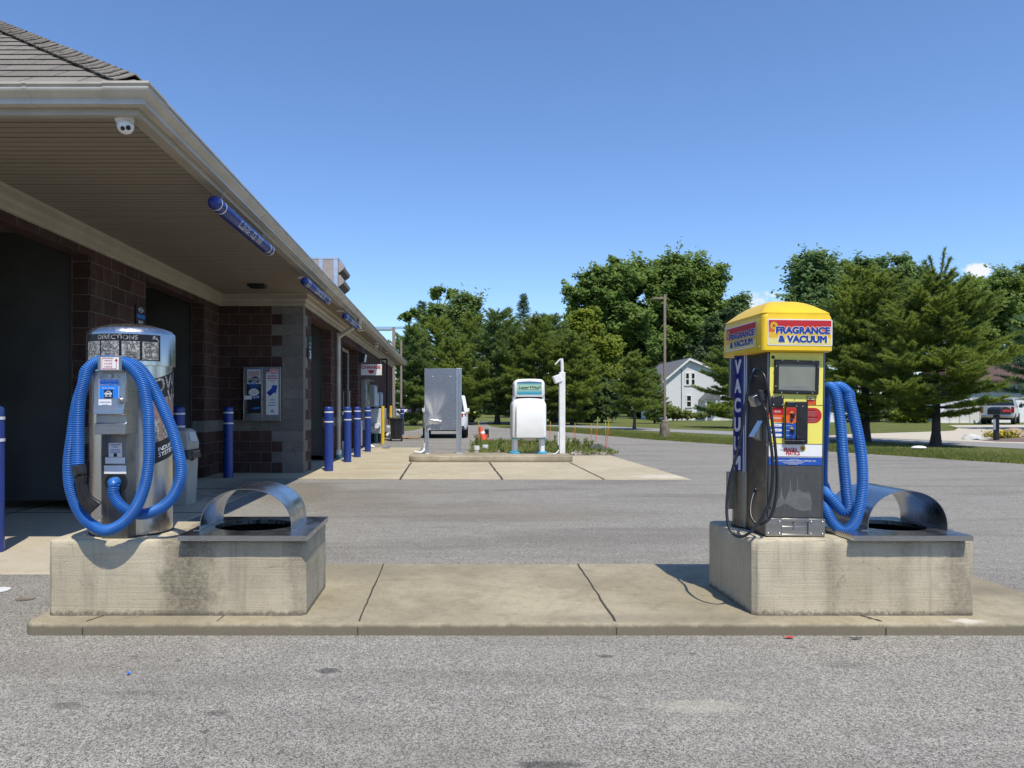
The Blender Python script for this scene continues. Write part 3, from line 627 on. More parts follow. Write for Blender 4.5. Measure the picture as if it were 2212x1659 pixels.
hw = (x1-x0)/2; xr = (x0+x1)/2; zr = z0+hw*pt
dn = .009; cs = .21   # shingle courses as overlapping steps on the two slopes that can be seen
for k in range(int(hw/cs)+1):
    d0, d1 = k*cs, min(hw, (k+1)*cs+.01); za, zb = z0+d0*pt, z0+d1*pt; n_ = Vector((0, -pt, 1)).normalized()*dn
    if d0 >= hw-.02: break
    A, B_, C_, D_ = Vector((x0+d0, y0+d0, za))+n_, Vector((x1-d0, y0+d0, za))+n_, Vector((x1-d1, y0+d1, zb)), Vector((x0+d1, y0+d1, zb)); rf.quad(A, B_, C_, D_); rf.quad(A-n_, B_-n_, B_, A)
    n_ = Vector((pt, 0, 1)).normalized()*dn; A, B_, C_, D_ = Vector((x1-d0, y0+d0, za))+n_, Vector((x1-d0, y1-d0, za))+n_, Vector((x1-d1, y1-d1, zb)), Vector((x1-d1, y0+d1, zb)); rf.quad(A, B_, C_, D_); rf.quad(A-n_, B_-n_, B_, A)
rf.quad((x1, y1, z0), (x0, y1, z0), (xr, y1-hw, zr)); rf.quad((x0, y1, z0), (x0, y0, z0), (xr, y0+hw, zr), (xr, y1-hw, zr))
rf.use('trim').sweep([(x0, y0+.002), (x1-.002, y0+.002), (x1-.002, y1)], [(-.03, z0-.03), (0, z0-.03), (0, z0-.006), (-.03, z0-.006)])
RF = part('roof', rf, B)
rc = MB('shingle')
def caps(p0, p1, n, side):
    p0, p1 = Vector(p0), Vector(p1); d = (p1-p0).normalized(); L = (p1-p0).length
    a = d.cross(Vector((0, 0, 1))).normalized()
    for k in range(n):
        q0 = p0+d*(L*k/n); q1 = p0+d*(L*(k+1)/n+.03); lift = Vector((0, 0, .012)); up = Vector((0, 0, 1)); j = random.uniform(-.006, .006)
        v = []
        for q, zz in ((q0, .030), (q1, .012)):
            for sgn in (-1, -.45, 0, .45, 1): v.append(q+a*(sgn*.155+j)+up*(zz+.012-abs(sgn)*.155*side+(.012 if sgn == 0 else 0)))
        w_ = [x-up*.011 for x in v]
        rc.add(v+w_, [(i, i+1, i+6, i+5) for i in range(4)]+[(10+i, 15+i, 16+i, 11+i) for i in range(4)]+[(i, 10+i, 11+i, i+1) for i in range(4)]+[(5+i, 6+i, 16+i, 15+i) for i in range(4)])
caps((x1-.10, y0+.10, z0+.069), (xr, y0+hw, zr), 62, .49); caps((xr, y0+hw, zr), (xr, y1-hw, zr), 60, .66)
part('ridge_cap', rc, RF)
dsp = MB('gutter')
ex = at(790, 690, 17.5)
q = spline([(-2.20, 17.5, 3.44), (-2.20, 17.5, 3.33), (-2.30, 17.5, 3.25), (-2.60, 17.5, 3.06), (-2.71, 17.5, 2.98), (-2.715, 17.5, 2.85), (-2.715, 17.5, .18)], .06)
dsp.tube(q, .052, 12); D0 = part('downspout', dsp, B)
cl = MB('white'); cl.cyl((-2.715, 17.5, .10), (-2.715, 17.5, .22), .075, n=16); part('coupling', cl, D0); cl = MB('bluegreen'); cl.cyl((-2.715, 17.5, .0), (-2.715, 17.5, .10), .085, n=16); part('drain_collar', cl, D0)
for yy in (7.75, 11.84, 15.9, 19.9, 24.0, 28.0):
    l = MB('white'); l.lathe([(.001, ZS-.022), (.075, ZS-.022), (.095, ZS-.010), (.10, ZS-.001)], (-2.42, yy, 0), 20); part('soffit_light', l, B)
l = MB('black'); l.box(-3.52, -3.22, 12.42, 12.66, ZS-.05, ZS-.002); fl = part('flood_light', l, B, .01); l = MB('glass'); l.box(-3.49, -3.25, 12.45, 12.63, ZS-.06, ZS-.051); part('lens', l, fl)
l = MB('black'); v0 = at(775, 758, 22.0)
l.prism([(-2.79, 2.63), (-2.79, 2.98), (-2.74, 2.98), (-2.58, 2.90), (-2.62, 2.66)], 'y', 21.95, 22.45); wl = part('wall_light', l, B, .006); l = MB('white'); l.quad((-2.578, 21.98, 2.90), (-2.578, 22.42, 2.90), (-2.618, 22.42, 2.665), (-2.618, 21.98, 2.665)); part('lens', l, wl)

# clearance bars hanging from the eave
bars = []
def clearance_bar(Y0, label):
    c = Vector((-2.22, Y0, 3.20)); T = thing('clearance_bar', label, 'clearance bar', c, 'clearance bars hanging under the eave')
    r = .066; t = MB('blue'); prof = []
    rings = []; u, w_ = Vector((1, 0, 0)), Vector((0, 0, 1))
    for dy, rr in ((-1.09, .012), (-1.082, .035), (-1.06, .055), (-1.03, r), (1.03, r), (1.06, .055), (1.082, .035), (1.09, .012)): rings.append(t.ring(c+Vector((0, dy, 0)), u, w_, rr, 24))
    t.loft(rings); part('tube', t, T, ang=50)
    for dy in (-1.0, -.87, .87, 1.0):
        b = MB('white'); b.loft([b.ring(c+Vector((0, dy-.012, 0)), u, w_, r+.0015, 24), b.ring(c+Vector((0, dy+.012, 0)), u, w_, r+.0015, 24)], False); part('white_band', b, T)
    L = MB('white'); fn = lambda a, z, k: c+Vector(((r+.002)*math.cos(z/r-R(30)), a, (r+.002)*math.sin(z/r-R(30))))
    Dec(L, fn=fn).text('CLEARANCE', -.09, -.038, .078, 'white', 1, w=.60); part('lettering', L, T); L = MB('white'); Dec(L, fn=fn).text("10'6\"", .37, -.038, .078, 'white', 1, w=.22); part('height_number', L, T)
    for dy in (-.80, .78):
        ch = MB('steel_dull')
        for k in range(7):
            z = c.z+r+.008+k*.021; a = Vector((1, 0, 0)) if k % 2 else Vector((0, 1, 0)); q = [Vector((c.x, c.y+dy, z))+a*(.008*math.cos(t_))+Vector((0, 0, .015*math.sin(t_))) for t_ in [2*math.pi*i/8 for i in range(9)]]
            ch.tube(q, .0025, 5)
        part('chain', ch, T)
    return T
b0 = clearance_bar(7.78, 'blue clearance bar with white lettering hanging nearest the roof corner, over the first bay')
dup(b0, (-2.22, 12.0, 3.20), 'blue clearance bar hanging mid eave, nearest the black flood light')
dup(b0, (-2.22, 16.2, 3.20), 'blue clearance bar hanging farthest along the eave, just before the downspout elbow')

# dome cameras
def camera_dome(loc, label, s=1.0, aim=Vector((.35, -.75, -.56))):
    T = thing('security_camera', label, 'security camera', loc, 'dome cameras under the eave'); c = Vector(loc); a = aim.normalized()
    m = MB('white_plastic'); m.lathe([(.066*s, 0), (.068*s, -.012*s), (.060*s, -.045*s), (.046*s, -.06*s), (.001, -.062*s)], c, 24); part('mount', m, T)
    e = MB('white_plastic'); ec = c+Vector((.01*s, -.006*s, -.075*s)); e.sphere(ec, .056*s, 10); part('eyeball', e, T)
    f = MB('ink'); u = a.orthogonal().normalized(); u = (Vector((1, 0, 0))-a*a.x).normalized(); w_ = a.cross(u)
    for du, rr in ((-.018, .014), (.018, .016)): f.cyl(ec+a*(.050*s)+u*(du*s), ec+a*(.0575*s)+u*(du*s), rr*s, rr*s, 14)
    part('lens', f, T); return T
camera_dome((-2.40, 5.27, ZS-.001), 'white dome security camera on the soffit at the front roof corner', 1.08)
camera_dome((-2.36, 18.6, ZS-.001), 'small white dome camera on the soffit beside the downspout elbow', 1.3)
camera_dome((-2.52, 24.6, ZS-.001), 'small white dome camera on the soffit above the change sign', 1.3)

# rooftop unit
RU = thing('rooftop_unit', 'tan rooftop air unit with silver taped seams and two hooded vents above the eave', 'rooftop unit', (-3.3, 20, 4.4))
h_ = MB('hvac'); h_.box(-3.95, -3.05, 19.6, 21.0, 4.25, 5.40); part('casing', h_, RU, .02)
for q in ((-3.58, -3.48, 19.592, 19.599, 4.3, 5.33), (-3.17, -3.07, 19.592, 19.599, 4.3, 5.33), (-3.95, -3.05, 19.591, 19.5985, 5.34, 5.395), (-3.049, -3.043, 19.6, 21.0, 5.33, 5.395)):
    t = MB('foil'); t.box(*q); part('foil_tape', t, RU)
for z in (4.58, 4.96):
    q = MB('hvac'); x = -3.049
    q.prism([(x, z), (x, z+.33), (x+.05, z+.33), (x+.16, z+.17), (x+.13, z+.10)], 'y', 19.65, 20.9); hd = part('vent_hood', q, RU, .006)
    k = MB('ink'); k.quad((x+.005, 19.66, z-.003), (x+.128, 19.66, z+.095), (x+.128, 20.89, z+.095), (x+.005, 20.89, z-.003)); part('louvre', k, hd)

# ------------------------------------------------------------------ plinths and trash lids
ZT = .4975
def plinth(x0, x1, y0, y1, mat, label):
    n = 28; mb = MB(mat); nz_ = 8
    def outline(z, ins):
        pts = []; c = .025
        for i in range(n): pts.append((x0+c+(x1-x0-2*c)*i/n, y0))
        pts += [(x1-c, y0), (x1, y0+c)]
        for i in range(1, 10): pts.append((x1, y0+c+(y1-y0-2*c)*i/10))
        pts += [(x1, y1-c), (x1-c, y1)]
        for i in range(1, n): pts.append((x1-c-(x1-x0-2*c)*i/n, y1))
        pts += [(x0+c, y1), (x0, y1-c)]
        for i in range(1, 10): pts.append((x0, y1-c-(y1-y0-2*c)*i/10))
        pts += [(x0, y0+c)]
        mx_, my_ = (x0+x1)/2, (y0+y1)/2; r = []
        for x, y in pts:
            dx = 1 if x > mx_ else -1; dy = 1 if y > my_ else -1; j = rng.normal(0, .0011 if ins <= 0 else .0028); ins_ = ins+(abs(rng.normal(0, .006)) if ins > 0 and rng.random() < .25 else 0)
            r.append(Vector((x-(dx*ins_ if abs(x-mx_) > (x1-x0)/2-.04 else 0)+j, y-(dy*ins_ if abs(y-my_) > (y1-y0)/2-.04 else 0)+j, z+rng.normal(0, .0008))))
        return r
    rings = [outline(.055, -.002)]+[outline(.07+(ZT-.022-.07)*k/nz_, 0) for k in range(nz_+1)]+[outline(ZT-.010, .004), outline(ZT-.003, .010), outline(ZT, .022)]
    mb.loft(rings); return solo('concrete_plinth', mb, label, 'concrete plinth', ang=40)
plinth(-2.31, -.825, 4.10, 4.79, 'castL', 'pale concrete plinth with a dark vertical stain under the steel drum vacuum')
plinth(1.75, 3.03, 4.10, 4.82, 'castR', 'pale concrete plinth under the yellow topped vacuum, on the right')
def trash_lid(x0, x1, y0, y1, label, xa0, xa1, ah):
    T = thing('trash_chute', label, 'trash chute', ((x0+x1)/2, (y0+y1)/2, ZT), 'steel trash chutes on the plinths')
    z0, z1 = ZT+.004, ZT+.034; mb = MB('steel_sheet'); cx, cy, rx, ry = (xa0+xa1)/2, (y0+y1)/2+.02, (xa1-xa0)*.44, (y1-y0)*.30; n = 40
    out_ = []; inn = []
    for i in range(n):
        t = 2*math.pi*i/n; c_, s_2 = math.cos(t), math.sin(t); inn.append(Vector((cx+rx*c_, cy+ry*s_2, z1)))
        dx = ((x1-cx) if c_ > 0 else (cx-x0)); dy = ((y1-cy) if s_2 > 0 else (cy-y0)); k = min(dx/max(1e-6, abs(c_)), dy/max(1e-6, abs(s_2)))
        out_.append(Vector((cx+k*c_, cy+k*s_2, z1)))
    for (X, Y) in ((x0, y0), (x1, y0), (x1, y1), (x0, y1)):
        j = min(range(n), key=lambda i: (out_[i]-Vector((X, Y, z1))).length); out_[j] = Vector((X, Y, z1))
    low = [Vector((p.x, p.y, z0)) for p in out_]; well = [Vector((p.x, p.y, z0)) for p in inn]
    mb.add(out_+inn+low+well, [(i, (i+1) % n, n+(i+1) % n, n+i) for i in range(n)]+[(i, 2*n+i, 2*n+(i+1) % n, (i+1) % n) for i in range(n)]+[(n+i, n+(i+1) % n, 3*n+(i+1) % n, 3*n+i) for i in range(n)])
    part('lid_plate', mb, T)
    w = MB('void'); w.add([p+Vector((0, 0, -.0265)) for p in inn], [tuple(range(n))]); part('opening', w, T)  # flat black disc, the darkness of the hole is in its colour
    hd = MB('steel_sheet'); ya, yb = y0+.17, y1-.10; r = (xa1-xa0)/2; o, i_ = [], []; m = 36
    for k in range(m+1):
        t = math.pi*k/m; px, pz = cx-r*math.cos(t), z1+.0015+ah*math.sin(t)**.82
        o += [Vector((px, ya, pz)), Vector((px, yb, pz))]; q = r-.003; px, pz = cx-q*math.cos(t), z1+.0015+max(0, (ah-.003)*math.sin(t)**.82); i_ += [Vector((px, ya, pz)), Vector((px, yb, pz))]
    N = len(o); fs = [(2*k, 2*k+2, 2*k+3, 2*k+1) for k in range(m)]+[(N+2*k, N+2*k+1, N+2*k+3, N+2*k+2) for k in range(m)]+[(2*k, N+2*k, N+2*k+2, 2*k+2) for k in range(m)]+[(2*k+1, 2*k+3, N+2*k+3, N+2*k+1) for k in range(m)]
    hd.add(o+i_, fs)
    for X, sg in ((xa0, -1), (xa1, 1)): hd.box(X-.001 if sg > 0 else X-.035, X+.035 if sg > 0 else X+.001, ya, yb, z1+.0005, z1+.003)
    part('arched_hood', hd, T, ang=40); return T
trash_lid(-1.54, -.805, 4.045, 4.755, 'steel trash chute with arched hood beside the steel drum vacuum', -1.475, -.93, .245)
trash_lid(2.30, 2.975, 4.045, 4.755, 'steel trash chute with arched hood beside the yellow topped vacuum', 2.475, 2.95, .235)

# ------------------------------------------------------------------ drum vacuum on the left
VC = Vector((-1.957, 4.40, 0)); VR = .236
V = thing('drum_vacuum', 'stainless steel drum vacuum with domed cap and looped blue hose', 'car wash vacuum', (VC.x, VC.y, ZT))
m = MB('steel'); m.lathe([(VR, ZT), (VR, 1.52)], VC, 72); part('drum', m, V)
m = MB('ink'); m.lathe([(VR+.004, ZT+.0005), (VR+.004, ZT+.010)], VC, 72, sx=1, sy=1); part('base_gasket', m, V)
m = MB('steel'); rc_ = .252
m.lathe([(rc_-.003, 1.512), (rc_, 1.510), (rc_, 1.70), (rc_-.004, 1.712), (rc_-.014, 1.720), (.235, 1.727), (.19, 1.744), (.13, 1.760), (.06, 1.769), (.001, 1.771)], VC, 72); CAP = part('domed_cap', m, V, ang=60)
# printed film round the cap:  a = angle in degrees from the side facing the lot (+ to the right), b = height
def wrap(r): return lambda a, b, k: VC+Vector(((r+.0010*k)*math.sin(R(a)), -(r+.0010*k)*math.cos(R(a)), b))
_cw = wrap(rc_); m = MB('worn_black'); D = Dec(m, fn=lambda a, b, k: _cw(-48+(a+72)*1.1, b, k))
D.hx = 200
D.rect(-72, 28, 1.535, 1.690, 'worn_black', 1, 30)
for a0, a1 in ((-69, -45), (-43, -21), (-18, 2), (5, 25)):
    D.rect(a0, a1, 1.541, 1.648, 'worn_print', 2, 8)
D.text('DIRECTIONS', -24, 1.658, .026, 'worn_print', 2, w=48, bold=.012)
def dl(a0, b0, a1, b1, w=.0022, k=3):
    L = math.hypot((a1-a0)*.00457, b1-b0) or 1; nx, nb = -(b1-b0)/L*w/2/.00457, (a1-a0)*.00457/L*w/2; D.poly([(a0-nx, b0-nb), (a1-nx, b1-nb), (a1+nx, b1+nb), (a0+nx, b0+nb)], 'ink', k)
def stroke(pts): 
    for p, q in zip(pts, pts[1:]): dl(*p, *q)
D.text('REPLACE', 12, 1.634, .008, 'ink', 3, w=9)
stroke([(13, 1.62), (14, 1.628), (18, 1.632), (22, 1.626), (23, 1.615), (13, 1.615), (13, 1.605), (23, 1.605), (23, 1.55)])
stroke([(9, 1.552), (8, 1.58), (9, 1.608), (11, 1.617), (14, 1.612), (16, 1.58), (15, 1.552)]); stroke([(10.5, 1.555), (10.5, 1.60), (13, 1.60), (13, 1.555), (10.5, 1.555)])
for i, tx in enumerate(('VACUUM', 'INTERIOR &', 'CARGO AREA')): D.text(tx, -8, 1.578-.0135*i, .0085, 'ink', 3, w=(9, 13, 14)[i], bold=.01)
stroke([(-12, 1.60), (-11, 1.63), (-9, 1.638), (-7, 1.60), (-5, 1.636), (-3, 1.60)]); stroke([(-14, 1.60), (-2, 1.60)])
stroke([(-41, 1.60), (-39, 1.628), (-33, 1.635), (-28, 1.622), (-26, 1.60), (-31, 1.592), (-38, 1.592), (-41, 1.60)]); stroke([(-38, 1.61), (-34, 1.622), (-29, 1.61)])
D.text('DEPOSIT', -31, 1.568, .009, 'ink', 3, w=12); D.text('COINS', -31, 1.554, .009, 'ink', 3, w=9)
stroke([(-66, 1.595), (-64, 1.635), (-60, 1.60), (-57, 1.64), (-53, 1.60), (-49, 1.636)]); stroke([(-64, 1.55), (-64, 1.588), (-54, 1.588), (-54, 1.55)]); D.text('TRASH', -59, 1.568, .009, 'ink', 3, w=8)
part('direction_film', m, CAP)
m = MB('ink'); D = Dec(m, fn=wrap(VR)); D.hx = 230
RISE = lambda a: .066*(a-67)/60
def slant(a0, a1, b0, b1, mt, k): # a panel whose edges climb to the right
    n = 16; vs = [D.fn(a0+(a1-a0)*i/n, b0+RISE(a0+(a1-a0)*i/n), k) for i in range(n+1)]+[D.fn(a0+(a1-a0)*i/n, b1+RISE(a0+(a1-a0)*i/n), k) for i in range(n+1)]
    m.use(mt).add(vs, [(i, i+1, n+2+i, n+1+i) for i in range(n)])
slant(42, 140, .935, 1.445, 'ink', 1); slant(44, 140, 1.06, 1.315, 'pink', 2)
def curvetext(t, a, b, h, w, mt, k=3):
    f0 = D.fn; D.fn = lambda aa, bb, kk: f0(aa, bb+RISE(aa), kk); D.text(t, a, b, h, mt, k, w=w, al='l', bold=.03); D.fn = f0
curvetext('POWER', 38, 1.355, .085, 98, 'worn_print'); curvetext('VAC', 80, 1.262, .088, 52, 'worn_print', 4)
for a0 in (52, 70): slant(a0, a0+11, 1.065, 1.20, 'worn_print', 3)
curvetext('INDUSTRIAL', 61, 1.000, .024, 52, 'paper'); curvetext('SYSTEMS', 62, .966, .026, 40, 'paper')
part('drum_decal', m, V)
# column that carries the coin box and hose inlet
xc = lambda px, Y: (px-CX)*Y/F
cxl, cxr = -2.015, -1.868
m = MB('steel_dark'); yb = 4.24
m.prism([(-2.075, yb), (cxl, 4.135), (cxr, 4.135), (-1.822, yb)], 'z', ZT+.001, 1.16); COLM = part('column', m, V, .003)
def fz(py, Y=4.134): return H+(CY-py)*Y/F
def col_dec(mt): return Dec(MB(mt), (0, 4.134, 0), (1, 0, 0), (0, 0, 1))
D = col_dec('paper'); D.rect(xc(235, 4.134), xc(264, 4.134), fz(987), fz(957), 'paper', 1)
for i, wd in enumerate((.062, .03, .055, .06)): D.rect(xc(249.5, 4.134)-wd/2, xc(249.5, 4.134)+wd/2, fz(961.5+4.6*i+(2 if i > 1 else 0)), fz(960+4.6*i+(2 if i > 1 else 0)), 'navy', 2)
D.rect(xc(246, 4.134), xc(253, 4.134), fz(986.5), fz(979), 'ink', 2); part('notice_label', D.mb, COLM)
for q in ((227.5, 270.5, 1001.5, 988), (225, 273, 1023.5, 1005.5)): D = col_dec('paper'); D.rect(xc(q[0], 4.134), xc(q[1], 4.134), fz(q[2]), fz(q[3]), 'paper', 1); part('blank_label', D.mb, COLM)
D = col_dec('worn_print'); D.rect(xc(211.5, 4.134)-.0, xc(222.5, 4.134)-.003, fz(1126), fz(1112), 'worn_print', 1); part('worn_sticker', D.mb, COLM)
hx, hz = xc(251, 4.135), fz(1042)
m = MB('ink'); m.cyl((hx, 4.1338, hz), (hx, 4.1346, hz), .066, .066, 28); part('hose_inlet', m, COLM)
# coin box
bx0, bx1, bz0, bz1, by0, by1 = xc(202, 4.0), xc(269, 4.0), fz(938.6, 4.0), fz(801, 4.0), 4.0, 4.17
m = MB('steel_dull'); zc = fz(872, 4.0); zd = fz(895, 4.0); zf = fz(915, 4.0)
m.prism([(by0, zc), (by0+.0, bz1), (by1, bz1+.01), (by1, bz0), (by0+.012, bz0), (by0+.012, zf), (by0+.03, zf+.002), (by0+.03, zd), (by0-.012, zd)], 'x', bx0, bx1)
CB = part('coin_box', m, V, .003)
m = MB('steel'); m.box(bx0-.004, bx0-.0005, by0+.002, by1, zc, bz1); m.box(bx1+.0005, bx1+.010, by0-.001, by0+.02, zc+.01, bz1); 
lk = Vector((xc(240, 4), 3.998, fz(812, 4))); m.cyl(lk, lk+Vector((0, -.012, 0)), .012, .010, 16); m.cyl(lk+Vector((.036, .001, -.004)), lk+Vector((.036, -.006, -.004)), .007, .006, 12)
cu = Vector((xc(260.5, 4), 3.999, fz(866, 4))); m.cyl(cu, cu+Vector((0, -.018, .0)), .018, .014, 16); m.box(cu.x-.002, cu.x+.002, 3.992, 3.9995, cu.z+.004, cu.z+.03)
part('coin_slot', m, CB, .001)
m = MB('brightblue'); D = Dec(m, (0, 3.9995, 0), (1, 0, 0), (0, 0, 1)); X = lambda px: xc(px, 3.9995); Z = lambda py: fz(py, 3.9995)
D.rect(X(214), X(257.5), Z(861), Z(819), 'paper', 1); D.rect(X(214.8), X(256.7), Z(860.3), Z(819.8), 'brightblue', 2)
D.text('Insert Quarters ONLY', X(235.7), Z(824), .0072, 'paper', 3, w=.098); D.text('Deposit $2 To Start', X(235.7), Z(832), .0095, 'paper', 3, w=.100, bold=.014); D.text('$2 for 4 Minutes', X(235), Z(839.5), .0075, 'paper', 3, w=.072, bold=.01, shear=.3)
D.rect(X(225.5), X(244.5), Z(860), Z(842), 'ink', 3); D.disc(X(235), Z(850.5), .0165, 'silver_letter', 4, 20); D.disc(X(235), Z(850.5), .0125, 'ink', 5, 20); D.rect(X(227), X(243), Z(852.5), Z(848.5), 'silver_letter', 6)
for s_ in (-1, 1): D.poly([(X(235)+s_*.004, Z(855.5)), (X(235)+s_*.018, Z(858)), (X(235)+s_*.014, Z(853))][::s_], 'silver_letter', 6)
D.rect(X(213), X(241), Z(884), Z(862.5), 'paper', 1)
for i, tx in enumerate(('CHANGE MACHINE', 'LOCATED', 'BESIDE BUILDING')): D.text(tx, X(227), Z(869.8+6*i), .0062, 'royal', 2, w=(.062, .034, .06)[i], bold=.02)
part('price_label', m, CB)
# hose hanger
m = MB('steel_dull'); hx0, hx1 = xc(211.5, 3.955), xc(263.5, 3.955)
m.box(hx0, hx1, 3.953, 3.957, fz(800.5, 3.955), fz(769, 3.955)); m.box(hx0, hx1, 3.957, 4.14, fz(800.5, 3.955)-.0035, fz(800.5, 3.955)); HG = part('hose_hanger', m, V, .001)
m = MB('paper'); D = Dec(m, (0, 3.9525, 0), (1, 0, 0), (0, 0, 1)); X = lambda px: xc(px, 3.9525); Z = lambda py: fz(py, 3.9525)
D.rect(X(218), X(257), Z(798.5), Z(771.5), 'paper', 1)
for i, tx in enumerate(('HANG', 'HOSE', 'HERE')): D.text(tx, X(234), Z(780.5+6.8*i), .0098, 'red', 2, w=.046)
for q in ((X(220.6), Z(773.5), X(245.5), Z(773.5)), (X(220.6), Z(773.5), X(220.6), Z(796.5)), (X(220.6), Z(796.5), X(251.5), Z(796.5)), (X(251.5), Z(796.5), X(251.5), Z(780))): D.line(*q, .0028, 'red', 2)
D.poly([(X(247.8), Z(780)), (X(255.2), Z(780)), (X(251.5), Z(774))], 'red', 2); part('hanger_sign', m, HG)
# padlock on a cord at the side of the coin box
m = MB('steel_dull'); m.box(bx0-.045, bx0-.012, 4.08, 4.10, fz(894, 4.1), fz(886, 4.1)); m.tube([(bx0-.038, 4.09, fz(886, 4.1)), (bx0-.036, 4.09, fz(880, 4.1)), (bx0-.022, 4.09, fz(879, 4.1)), (bx0-.018, 4.09, fz(886, 4.1))], .004, 6); m.tube([(bx0-.028, 4.09, fz(879, 4.1)), (bx0-.02, 4.12, fz(850, 4.1)), (bx0-.006, 4.15, fz(835, 4.1))], .003, 5); part('padlock', m, CB)
# the hose
dY_ = lambda Y: Y+.10 if Y < 3.93 else Y+.09 if Y < 3.995 else min(Y+.07, 4.095)
def r2(x, y, Y): Y = dY_(Y); return at((240+x/3.19)/1.852, (1660+y/3.19)/1.852, Y)
def r1(x, y, Y): Y = dY_(Y); return at((340+x/3.95)/1.852, (1260+y/3.95)/1.852, Y)
def r7(x, y, Y): Y = dY_(Y); return at(x*.5208, (700+.9645*y)/1.852, Y)
pts = [Vector((hx, 4.18, hz)), Vector((hx, 4.10, hz)), r2(690, 905, 4.04), r2(682, 1010, 4.02), r2(745, 1130, 4.01), r2(870, 1225, 4.02), r2(1010, 1265, 4.03), r2(1150, 1248, 4.02), r2(1320, 1165, 4.0), r2(1460, 1010, 3.99), r2(1540, 780, 3.98), r2(1530, 560, 3.98), r2(1450, 250, 3.98), r1(1290, 1610, 3.98), r1(1120, 1240, 3.98), r1(960, 960, 3.98), r1(800, 800, 3.975), r1(600, 745, 3.97),
       r1(400, 735, 3.965), r1(200, 760, 3.96), r1(20, 880, 3.955), r7(345, 870, 3.955), r7(318, 960, 3.955), r7(300, 1080, 3.95), r2(118, 540, 3.945), r2(112, 760, 3.94), r2(140, 960, 3.93), r2(215, 1170, 3.92), r2(350, 1360, 3.91), r2(560, 1472, 3.905), r2(760, 1410, 3.905), r2(910, 1270, 3.91), r2(1020, 1080, 3.91), r2(1095, 850, 3.91), r2(1135, 560, 3.91), r2(1135, 200, 3.91), r1(1004, 1580, 3.91), r1(962, 1310, 3.91), r1(895, 1060, 3.91), r1(760, 860, 3.905), r1(600, 755, 3.90),
       r1(400, 728, 3.90), r1(200, 740, 3.895), r1(60, 845, 3.885), r7(352, 850, 3.88), r7(331, 930, 3.875), r7(325, 1030, 3.87), r7(324, 1120, 3.87), r2(232, 640, 3.87)]
m = MB('hose'); ribbed(m, pts, .0325); HS = part('hose', m, V, ang=80)
m = MB('black'); p0 = r2(236, 636, 3.87); p1 = r2(252, 760, 3.87); p2 = r2(262, 775, 3.87); p3 = r2(272, 888, 3.87)
m.tube([p0, p0.lerp(p1, .1), p1, p1.lerp(p2, .4)], [.036, .037, .0345, .038], 20); m.tube([p2, p3, r2(285, 920, 3.87)], [.031, .027, .022], 20)
rings = []
for (x, y, ang, wd, th) in ((278, 895, 82, .024, .024), (285, 960, 76, .030, .021), (310, 1040, 66, .036, .019), (360, 1115, 55, .042, .017), (420, 1165, 48, .047, .0155), (452, 1192, 46, .048, .015)):
    c = r2(x, y, 3.87); d = Vector((math.cos(R(-ang)), 0, math.sin(R(-ang)))); u = Vector((-d.z, 0, d.x)); 
    rings.append([c+u*(wd*math.copysign(abs(math.cos(t))**.75, math.cos(t)))+Vector((0, 1, 0))*(th*math.copysign(abs(math.sin(t))**.75, math.sin(t)))*(1+.12*math.cos(9*t)) for t in [2*math.pi*i/28 for i in range(28)]])
m.loft(rings); part('claw_nozzle', m, HS, ang=40)

# ------------------------------------------------------------------ fragrance vacuum on the right
FX0, FX1, FY = 1.862, 2.204, 4.20
FV = thing('fragrance_vacuum', 'yellow topped fragrance and vacuum machine with a grey display window and black air hose', 'car wash vacuum', (2.03, 4.42, ZT))
ECX, ECY, ERX, ERY = 2.033, 4.56, .215, .15
def ell(t, off=0): return (ECX+(ERX+off)*math.cos(R(t)), ECY+(ERY+off)*math.sin(R(t)))
def plan(off=0): return [(FX0-off, FY-off), (FX1+off, FY-off)]+[ell(t, off) for t in [-37.5+255*i/34 for i in range(35)]]
m = MB('steel_dark'); m.prism(plan(), 'z', ZT+.002, 1.60); CBN = part('cabinet', m, FV, .004)
m = MB('ink'); m.prism(plan(.006), 'z', ZT+.0005, ZT+.008); part('base_gasket', m, FV)
# vinyl on the left side: rounded back and flat flank in one strip.  a = metres along the strip from back to front, b = height
pl = [Vector(ell(t)) for t in [140+77*i/22 for i in range(23)]]
cum = [0]
for p, q in zip(pl, pl[1:]): cum.append(cum[-1]+(q-p).length)
def flank(a, b, k):
    for i in range(len(pl)-1):
        if a <= cum[i+1] or i == len(pl)-2:
            t = (a-cum[i])/(cum[i+1]-cum[i]); p = pl[i].lerp(pl[i+1], t); d = (pl[i+1]-pl[i]).normalized(); n = Vector((-d.y, d.x)); n = -n if n.x > 0 else n
            return Vector((p.x+n.x*.0012*k, p.y+n.y*.0012*k, b))
aE = cum[-1]-.004
m = MB('indigo'); D = Dec(m, fn=flank); a_end = aE; vz0, vz1 = fz(1020, 4.45), 1.60
D.rect(.01, a_end, vz0, vz1, 'indigo', 1, 40)
for a in (a_end-.020, a_end-.009): D.rect(a, a+.006, vz0, vz1, 'silver_letter', 2)
for i, ch in enumerate('VACUUM'): D.text(ch, a_end-.068, 1.60-.125-.122*i, .084, 'silver_letter', 2, w=.060 if ch not in 'M' else .066, bold=.06)
part('side_vinyl', m, CBN)
